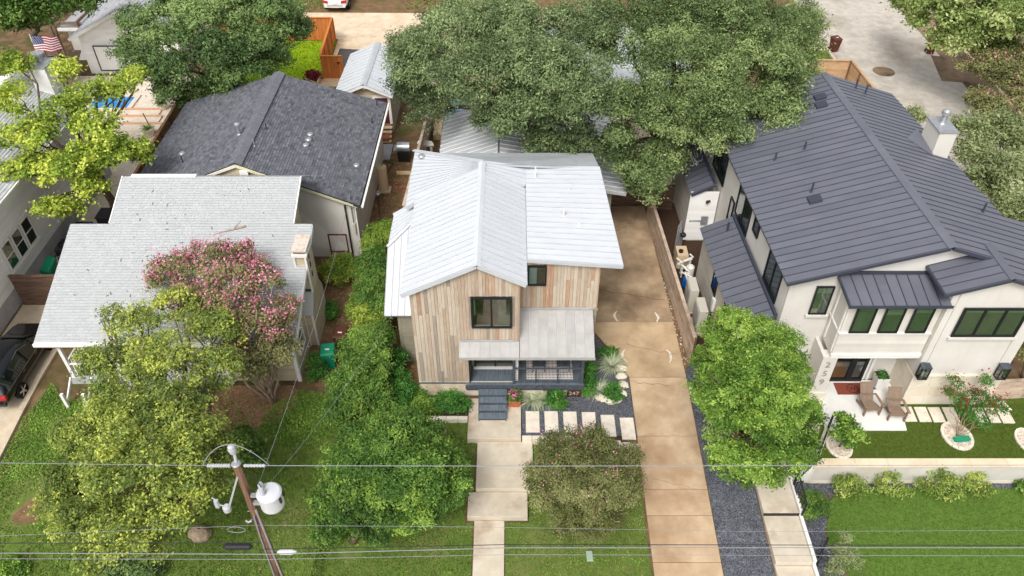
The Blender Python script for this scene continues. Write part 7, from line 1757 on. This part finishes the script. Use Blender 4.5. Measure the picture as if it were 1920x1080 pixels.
tree('shade_tree', 'dense dark green tree behind the charcoal roof, beside the pool house', 'tree', (-19.8, 47, 0), 2.4,
     [(300,60,75,5.5),(395,35,90,7),(495,35,80,6.5),(282,128,55,4.6),(370,115,72,6),(455,105,70,5.8),(530,65,52,5.5),(556,50,32,5.2),(322,165,38,3.6),(400,165,42,3.2),(352,182,28,2.8),(430,150,45,4.6),(345,10,60,6.5),(505,110,45,4.6),(240,95,32,4.6)],
     'dark', 303, r0=.3, size=.18, clump=.36, per=18, lai=1.8, gap=.16, asp=.5, bright=.05)
tree('shade_tree', 'mid green tree filling the top left corner above the play frame', 'tree', (-36.5, 58, 0), 3.0,
     [(25,10,55,7),(80,18,40,6.4),(50,38,26,5.4),(108,5,32,6.4),(-25,30,55,6.5),(165,0,26,6)],
     'topleft', 404, r0=.25, size=.24, clump=.5, per=18, lai=2.2)
tree('shade_tree', 'tall sparse yellow green tree growing between the clapboard house and the cottage', 'tree', (-21.6, 35.2, 0), 3.6,
     [(30,122,34,7.5),(22,185,40,7.5),(62,250,50,7),(120,135,30,7.8),(148,180,36,7.6),(178,240,52,7),(200,170,36,7.2),(238,155,32,6.6),(100,318,40,5.5),(150,298,48,6),(218,285,45,6),(262,285,34,5.6),(92,388,30,4.2),(58,312,36,5.6),(18,322,30,5.4),(170,352,34,4.6),(120,205,40,7.6),(255,140,22,6.4),(15,262,34,6.8),(130,392,26,3.8)],
     'yellow', 505, r0=.24, twigs=4, size=.165, clump=.3, per=15, lai=1.8, asp=.6, up=.6, gap=.18, tvar=.2, inner=.2, bright=.06)
tree('street_tree', 'large olive and yellow green tree on the left front lawn, by the utility pole', 'tree', (-12.2, 17.2, -.6), 2.3,
     [(262,612,54,5.2),(335,572,50,5.4),(398,612,46,5.2),(195,675,50,5),(295,675,72,5.6),(402,690,48,5),(225,755,72,5.6),(325,765,74,5.8),(152,820,54,4.8),(128,895,52,4.4),(228,865,84,5.6),(335,855,84,5.5),(392,905,42,4.4),(150,970,58,4.2),(242,975,64,4.6),(330,945,60,4.6),(200,1035,50,3.8),(382,815,56,5),(285,1020,40,3.8),(420,855,34,4.4),(440,620,22,4.8),(100,940,34,3.8),(210,590,24,5)],
     'olive', 606, r0=.24, twigs=5, size=.11, clump=.22, per=14, lai=1.4, asp=.55, up=.55, gap=.22, tvar=.18, inner=.2, bright=.09)
tree('crape_myrtle', 'pink flowering crape myrtle in front of the pale grey cottage roof', 'tree', (-10.3, 22.3, 0), 1.6,
     [(320,510,44,4.6),(378,488,48,5.2),(436,480,40,5.4),(425,535,58,5.2),(498,545,48,4.8),(520,608,38,4),(400,585,50,4.6),(462,612,54,4.4),(500,668,40,3.2),(345,558,42,4.4),(470,505,36,5),(300,522,26,4.4),(540,570,22,4.2),(440,660,36,3.4),(515,655,42,3.2),(480,690,34,2.8)],
     'bronze', 707, r0=.16, twigs=5, stems=5, trunkmat=M['bark_pale'], size=.13, clump=.22, per=12, lai=1.15, asp=.5, up=.6, gap=.22, tvar=.2, inner=.25, flowers=('pink', .28, .045, 10))
tree('evergreen_tree', 'round dark green tree on the front lawn left of the walk', 'tree', (-6.0, 15.9, -.72), 1.2,
     [(735,835,80,2.8),(655,852,62,2.3),(802,838,62,2.4),(700,905,92,2.6),(800,905,72,2.5),(838,872,40,2),(648,925,56,1.9),(765,950,66,1.9),(695,962,58,1.6),(835,915,44,1.8),(750,880,80,3.0),(695,815,48,2.3),(772,812,46,2.4),(858,890,22,1.6)],
     'front', 808, r0=.14, size=.115, clump=.18, per=16, lai=1.8, asp=.42, up=.5, tvar=.22, gap=.1, bright=.05)
tree('crape_myrtle', 'olive bronze crape myrtle with few blossoms on the lawn beside the driveway', 'tree', (2.7, 16.9, -.6), .7,
     [(1050,850,50,2.3),(1112,838,50,2.4),(1152,868,46,2.1),(1040,908,56,2),(1108,915,66,2.4),(1160,915,42,1.8),(1070,955,52,1.6),(1130,965,50,1.5),(1008,890,30,1.6),(1090,878,60,2.7),(1180,855,26,1.8),(1185,900,24,1.6),(1060,990,28,1.1),(1120,990,30,1.0)],
     'crape', 909, r0=.12, twigs=5, stems=6, trunkmat=M['bark_pale'], size=.085, clump=.18, per=14, lai=1.4, asp=.5, up=.5, tvar=.2, gap=.18, flowers=('pink', .035, .03, 5))
tree('round_tree', 'bright green round tree between the gravel strip and the white house patio', 'tree', (8.9, 20.0, -.25), 1.6,
     [(1392,625,68,4.6),(1348,685,54,4.2),(1442,652,68,4.6),(1484,705,46,4),(1382,738,82,4.8),(1462,755,76,4.5),(1328,722,36,3.6),(1502,785,40,3.3),(1400,825,82,3.9),(1470,848,60,3.4),(1382,862,46,2.9),(1432,885,36,2.4),(1345,780,42,3.6),(1420,690,70,5),(1515,830,24,2.8)],
     'bright', 111, r0=.16, size=.115, clump=.18, per=16, lai=1.8, asp=.42, up=.5, tvar=.24, gap=.13, bright=.08)
# trees along the side street
tree('street_tree', 'pale flowering green tree at the top right corner beyond the side street', 'tree', (38.5, 62, 0), 2.6,
     [(1755,28,55,5.5),(1825,25,70,6.2),(1890,35,55,6),(1800,72,46,4.6),(1862,78,40,4.2),(1720,14,30,4.6),(1930,50,50,5.5),(1700,4,30,4)],
     'far', 121, r0=.22, size=.24, clump=.45, per=16, lai=2.0, tvar=.28, gap=.06)
tree('crape_myrtle', 'pinkish crape myrtle on the far side of the side street', 'tree', (37, 50, 0), 1.2,
     [(1850,120,42,3.6),(1895,150,44,3.6),(1838,190,30,2.8),(1905,105,36,3.6),(1870,205,34,2.6),(1925,190,40,3),(1880,230,26,2)],
     'bronze', 131, r0=.12, stems=5, size=.17, clump=.32, per=14, lai=1.7, tvar=.22, flowers=('pink', .06, .07, 8))
tree('cedar_elm', 'grey green tree behind the chimney of the white house', 'tree', (27.5, 36.5, 0), 2.0,
     [(1832,250,48,5),(1885,250,50,5),(1852,305,56,4.8),(1905,330,52,4.4),(1880,385,44,3.6),(1818,290,30,4.4),(1925,270,50,4.6),(1925,400,40,3),(1840,345,36,3.6),(1905,430,30,2.6)],
     'greyg', 141, r0=.16, size=.17, clump=.34, per=14, lai=1.6, tvar=.2, gap=.15)
tree('sapling', 'thin sapling showing above the far eave of the white house', 'tree', (25.3, 44, 0), 1.4, [(1716,212,16,1.6),(1726,222,12,1.2),(1706,218,9,1.2)], 'greyg', 151, r0=.05, size=.16, clump=.25, per=10, lai=1.4)
# shrubs: the hedge between the cottage and the wooden house
HEDGE = [([(713,437,28,1.9),(730,428,20,1.8),(700,455,24,1.6)], 'hedge_y', 'yellow green shrub at the back end of the hedge by the white side roof'),
         ([(700,488,34,2.0),(718,510,30,2.0),(688,515,26,1.6)], 'hedge', 'green hedge shrub second from the back, beside the white side roof'),
         ([(695,548,38,2.0),(712,575,30,1.8)], 'hedge', 'green hedge shrub in the middle of the row beside the side roof corner'),
         ([(672,575,28,1.5),(690,600,34,1.6)], 'hedge_y', 'yellow leaved hedge shrub opposite the cottage chimney'),
         ([(690,645,44,2.1),(662,655,36,1.8),(712,632,28,1.9)], 'hedge', 'leafy hedge shrub opposite the green wheeled bin'),
         ([(668,705,48,2.0),(700,690,36,1.9),(640,715,30,1.6)], 'hedge', 'broad pale green hedge shrub left of the wood clad wall'),
         ([(652,748,40,1.8),(690,735,36,1.8),(632,770,30,1.5)], 'hedge', 'front hedge shrub next to the round dark green tree')]
for k, (lb, leaf, lab) in enumerate(HEDGE):
    q = atz(lb[0][0], lb[0][1] + 30, 0)
    tree('hedge_shrub', lab, 'shrub', (q.x, q.y, 0), .5, lb, leaf, 160 + k, r0=.06, group='hedge shrubs between the cottage and the wooden house', size=.115, clump=.18, per=14, lai=2.2, asp=.42, low=-.75, tvar=.2, gap=.03, bright=.05)
def shrub(name, label, lobes, leaf, seed, cat='shrub', group=None, base=None, **kw):
    q = base or atg(lobes[0][0], lobes[0][1] + lobes[0][2] * .5); a = dict(r0=.035, size=.11, clump=.17, per=12, lai=2.1, low=-.8, tvar=.22); a.update(kw)
    return tree(name, label, cat, tuple(q), .25, lobes, leaf, seed, group=group, **a)
shrub('laurel_shrub', 'dense little green shrub with a yellow top at the foot of the round dark tree', [(622,975,36,.9-.7),(612,1000,28,-.2),(600,938,20,.5),(632,948,22,.3)], 'hedge', 181)
shrub('dark_shrub', 'dark leafy shrub in the corner between the hedge and the wood clad wall', [(740,700,30,.7),(752,735,32,.6),(742,670,22,.9)], 'fern', 182)
shrub('yard_shrub', 'yellow green bush against the white wall beside the red frame', [(640,495,26,.8),(622,508,22,.6),(662,500,20,.7),(640,520,20,.4)], 'hedge_y', 183)
shrub('bay_shrub', 'thin green shrub beside the brown bin in the bare side yard', [(617,575,13,.5),(622,586,9,.4)], 'fern', 184)
shrub('vine_shrub', 'loose green shrub below the cottage corner beside the green bin', [(590,672,15,.8),(600,692,16,.6),(588,702,12,.4)], 'fern', 185, lai=1.4)
shrub('bed_plant', 'low mounded green plants in the bed left of the porch steps', [(842,752,20,.3),(862,756,18,.3),(826,757,16,.3)], 'fern', 186, size=.12)
shrub('bed_plant', 'leafy green plants in the bed below the wood clad wall', [(780,738,18,.4),(770,758,18,.3),(800,760,18,.3),(788,750,16,.4),(755,755,14,.3)], 'groundcover', 187, size=.1)
shrub('bed_plant', 'yellow green leafy plants at the front edge of the bed behind the round tree', [(725,768,20,.4),(765,776,16,.2),(700,770,18,.5)], 'hedge', 188)
shrub('porch_fern', 'bright green fern beside the number plate under the porch', [(1042,742,16,.4),(1050,755,10,.3),(1035,750,12,.3)], 'fern', 189, size=.13)
shrub('porch_shrub', 'green shrub with bronze tips at the right corner of the porch', [(1104,690,14,.7),(1106,712,15,.5),(1100,728,12,.4)], 'fern', 190, size=.12)
shrub('bed_shrub', 'small feathery green plant in the gravel by the driveway edge', [(1140,662,12,.3),(1130,664,8,.2),(1148,660,8,.2)], 'fern', 191)
shrub('bed_shrub', 'dark green shrub inside the curved boulder edging', [(1150,728,13,.4),(1155,742,12,.3),(1145,735,10,.3)], 'fern', 192, size=.12)
shrub('dark_bush', 'dark green broad leaved bush behind the top of the utility pole', [(470,830,24,.7),(455,812,16,.7),(482,850,18,.5),(462,848,16,.4)], 'topleft', 193, size=.2)
shrub('low_shrub', 'low dark green shrubs at the bottom edge under the olive tree', [(215,1062,26,-.4),(260,1058,28,-.4),(290,1066,18,-.5)], 'dark', 194, size=.13)
shrub('low_shrub', 'pale weedy shrub at the bottom left edge of the lawn', [(16,1062,18,-.6),(40,1070,14,-.7)], 'groundcover', 195, size=.12)
SR = [((1590,908,24),(1578,918,18),(1612,914,16),'first shrub from the left in the row under the retaining wall'), ((1668,905,24),(1688,918,20),(1655,912,16),'second shrub from the left under the retaining wall'),
      ((1762,898,32),(1735,910,22),(1782,915,24),'largest shrub, third in the row under the retaining wall'), ((1832,902,26),(1845,915,18),(1818,912,18),'fourth shrub at the right end of the row under the retaining wall')]
for k, (a, b, c, lab) in enumerate(SR):
    shrub('wall_shrub', 'yellow green ' + lab, [(*a, -.6), (*b, -.7), (*c, -.7)], 'wallshrub', 200 + k, group='shrubs along the foot of the retaining wall', size=.12, asp=.35, jit=1.1, lai=1.3, gap=.3, tvar=.26)
shrub('fan_shrub', 'fern like green shrub in the gravel corner by the path kerb', [(1522,940,26,-.6),(1515,958,18,-.8),(1540,950,18,-.8)], 'hedge', 210, size=.11, asp=.3)
shrub('small_shrub', 'bit of green shrub at the right edge in the gravel under the retaining wall', [(1918,912,10,-.9)], 'hedge', 211)
tree('young_tree', 'small bright green tree in the stone ring beside the patio', 'tree', (RB1.x, RB1.y, .02), .6, [(1592,800,22,1.5),(1575,812,16,1.2),(1608,818,14,1.1),(1590,825,16,.9),(1580,785,10,1.7)], 'bright', 220, r0=.03, size=.14, clump=.16, per=9, lai=1.2, gap=.2, up=.5)
tree('red_crape_myrtle', 'young red flowering tree with thin stems in the stone ring on the upper lawn', 'tree', (RB2.x, RB2.y, .02), .5, [(1790,715,14,2.2),(1800,745,18,1.9),(1850,715,14,2.1),(1838,745,22,1.8),(1815,765,24,1.5),(1862,760,20,1.5),(1780,735,10,1.9),(1842,790,16,1.1),(1875,765,14,1.4)], 'fern', 221, r0=.05, stems=6, trunkmat=M['bark_pale'], size=.09, clump=.14, per=9, lai=.75, gap=.25, twigs=2, flowers=('red', .16, .035, 8))
tree('wispy_sapling', 'thin wispy sapling with a reddish tip at the bottom edge of the lower lawn', 'tree', (13.6, 13.6, -1.15), .6, [(1582,1035,22,.2),(1600,1050,20,.0),(1570,1055,18,-.1),(1585,1008,12,.8),(1560,1070,14,-.3)], 'greyg', 222, r0=.02, size=.09, clump=.14, per=8, lai=.7, asp=.3, gap=.2)
tree('leafy_tree', 'leafy branch end at the right edge above the garden fence', 'tree', (22.6, 23.6, 0), .8, [(1925,640,22,1.8),(1918,660,14,1.5)], 'crape', 223, r0=.06, size=.12, clump=.2, per=10, lai=1.4)
# strap-leaved plants
def strap(name, label, px, py, n, ln, wd, mat, seed, cat='plant', z=0.0, droop=.9, group=None, parent=None, at=None):
    p = at or atz(px, py, z); rs = np.random.RandomState(seed); V = []; F = []; T = []
    for k in range(n):
        a = rs.uniform(0, 2*PI); L = ln * rs.uniform(.6, 1.1); el = rs.uniform(.35, 1.35); d = np.array([math.cos(a), math.sin(a)]); s = np.array([-d[1], d[0]]) * wd * rs.uniform(.7, 1.2); q = np.array([p.x, p.y, p.z]); q[:2] += d * .06; b = len(V); nseg = 5; tt = rs.uniform(.1, .9)
        for i in range(nseg + 1):
            w_ = 1 - (i / nseg) ** 2 * .95
            V.append((q[0] - s[0]*w_, q[1] - s[1]*w_, q[2])); V.append((q[0] + s[0]*w_, q[1] + s[1]*w_, q[2]))
            e = el - droop * 1.6 * (i / nseg); q = q + np.array([d[0] * math.cos(e), d[1] * math.cos(e), math.sin(e)]) * L / nseg
            q[2] = max(q[2], p.z + .01)
        for i in range(nseg): F.append((b+2*i, b+2*i+1, b+2*i+3, b+2*i+2)); T.append(tt)
    loc = (p.x, p.y, p.z)
    if parent is None:
        r = root(name, label, cat, loc, group)
        fast_mesh('leaves', np.array(V), np.array(F), mat, np.array(T), parent=r); return r
    return fast_mesh('leaves', np.array(V), np.array(F), mat, np.array(T), parent=parent)
strap('striped_grass', 'pale striped tufted grass nearest the terracotta pot by the porch', 999, 752, 210, .85, .016, L_['variegated'], 1, group='striped tufted grasses')
strap('striped_grass', 'pale striped tufted grass beside the bright fern under the porch', 1018, 752, 170, .75, .016, L_['variegated'], 2, group='striped tufted grasses')
strap('striped_grass', 'pale striped tufted grass by the driveway, above the boulder edging', 1147, 688, 240, .85, .016, L_['variegated'], 3, group='striped tufted grasses')
strap('striped_grass', 'pale striped tufted grass at the left end of the boulder edging', 1122, 734, 210, .8, .016, L_['variegated'], 4, group='striped tufted grasses')
strap('yucca', 'dark spiky yucca rosette in the mulch before the cottage', 377, 742, 90, .85, .03, L_['yucca'], 5, droop=.35)
strap('lily_tuft', 'small grassy tuft in the mulch behind the white plastic table', 820, 735, 30, .4, .012, L_['fern'], 6) if False else None
strap('', '', 0, 0, 60, .45, .012, L_['fern'], 7, parent=P2, at=Vector((-3.0, 22.2, .3)))
strap('', '', 0, 0, 70, .6, .02, L_['groundcover'], 8, parent=P3, at=Vector((dp.x, dp.y, .5)))
strap('', '', 0, 0, 60, .7, .05, L_['dark'], 9, parent=P4, at=Vector((dp2.x, dp2.y, .45)))
def tuftcrown(parent, c, r, leaf, seed, flowers=None, **kw):
    o, P = crown('leaves', parent, [(c[0], c[1], c[2], r, r, r * .8)], L_[leaf], seed, **{**dict(size=.09, clump=.1, per=10, lai=2, low=-.5), **kw})
    if flowers: crown('blossom', parent, [(c[0], c[1], c[2] + .06, r, r, r * .8)], L_[flowers], seed + 1, size=.07, clump=.05, per=5, lai=.18, asp=.9, low=0)
tuftcrown(P1, (.1, 22.05, .56), .26, 'fern', 1, 'pink'); tuftcrown(pr, (15.9, 22.9, .92), .2, 'fern', 2); 
q0 = (qa + qc) / 2; crown('leaves', rb_, [(q0.x, q0.y, .45, .55, .6, .25)], leafmat('leaf_coleus', srgb(96,20,36), srgb(138,40,52), srgb(120,110,60)), 3, size=.2, clump=.2, per=8, lai=1.6, low=-.2)
# ground cover at the cottage and by the left driveway
gc = [(-20.7, 18.0), (-20.7, 21.4), (-20.2, 23.2), (-19.5, 22.5), (-18.2, 22.0), (-17.6, 19.3), (-18.8, 18.8)]
rs = np.random.RandomState(77)
def cover(poly, dens, h, size, leaf, seed, name='ground_cover'):
    rs = np.random.RandomState(seed); x, y = scatter(poly, dens, rs); n = len(x); z = gzv(x, y) + h * rs.uniform(.15, 1, n)
    C = np.stack([x, y, z], 1); N = rs.normal(size=(n, 3)) * .5 + np.array([0, 0, 1]); N /= np.linalg.norm(N, axis=1)[:, None]
    A = rs.normal(size=(n, 3)); A -= N * (A * N).sum(1)[:, None]; A /= np.linalg.norm(A, axis=1)[:, None]; B = np.cross(N, A); L = size * rs.uniform(.6, 1.3, (n, 1))
    V = np.stack([C - A*L*.5, C + B*L*.3, C + A*L*.5, C - B*L*.3], 1).reshape(-1, 3)
    return fast_mesh(name, V, np.arange(4*n).reshape(-1, 4), L_[leaf], .5 + .25 * np.repeat(1, n) * np.sin(x * 2.3) * np.sin(y * 2.9) + rs.normal(0, .16, n), kind='stuff')
rsw = np.random.RandomState(5)
for p_, s_ in ((LAWN_MID, 31), (LAWN_RIGHT, 32), (LAWN_LEFT, 33)):
    wx, wy = scatter(p_, .9, rsw)
    C_ = np.repeat(np.stack([wx, wy], 1), 22, 0); C_ = C_ + rsw.normal(0, .11, C_.shape); ok_ = in_poly(C_[:, 0], C_[:, 1], p_); C_ = C_[ok_]; n_ = len(C_)
    c_ = np.stack([C_[:, 0], C_[:, 1], gzv(C_[:, 0], C_[:, 1]) + rsw.uniform(.03, .08, n_)], 1); t_ = rsw.uniform(0, 6.28, n_); a_ = np.stack([np.cos(t_), np.sin(t_), rsw.uniform(-.3, .3, n_)], 1) * rsw.uniform(.025, .055, (n_, 1)); b_ = np.stack([-a_[:, 1], a_[:, 0], np.zeros(n_)], 1) * .5
    fast_mesh('weeds', np.stack([c_ - a_, c_ + b_, c_ + a_, c_ - b_], 1).reshape(-1, 3), np.arange(4 * n_).reshape(-1, 4), L_['groundcover'], rsw.uniform(.2, 1, n_), kind='stuff')
cover(gc, 520, .09, .085, 'groundcover', 1)
an = [(-8.9 + 1.7 * math.cos(t * PI / 8), 21.3 + 1.25 * math.sin(t * PI / 8)) for t in range(16)]
cover(an, 480, .09, .09, 'groundcover', 2)
cover([(-24, 12.2), (-24, 14.2), (-16, 14.0), (-14, 12.2)], 200, .1, .1, 'groundcover', 3)
cover([(-7.0, 21.5), (-5.0, 21.4), (-4.4, 22.3), (-6.9, 22.7)], 260, .2, .14, 'groundcover', 4)
crown('leaves', root('fence_bush', 'dark green bushes along the brown pool fence', 'shrub', (-19.6, 40, 0)), [(-20.9, 37.5 + k * 1.6, .5, .35, .7, .6) for k in range(5)], L_['dark'], 5, size=.16, clump=.2, per=10, lai=1.5)
# bare vine on the dark rear roof of the white house
bv = MB(); b0 = atz(1316, 312, 3.5); rr = random.Random(3)
for k in range(14):
    p = Vector((b0.x + rr.uniform(-.4, .4), b0.y + rr.uniform(-1.0, 1.0), 3.4)); pts = [p]
    for i in range(5): p = p + Vector((rr.uniform(-.3, .3), rr.uniform(-.25, .35), rr.uniform(.02, .3))); pts.append(p)
    bv.tube(pts, [.022 - .003 * i for i in range(6)], 5)
tag(bv.build('bare_branch', M['trim_white'], loc=tuple(b0)), 'tangle of bare pale branches over the dark rear side roof', 'branches')
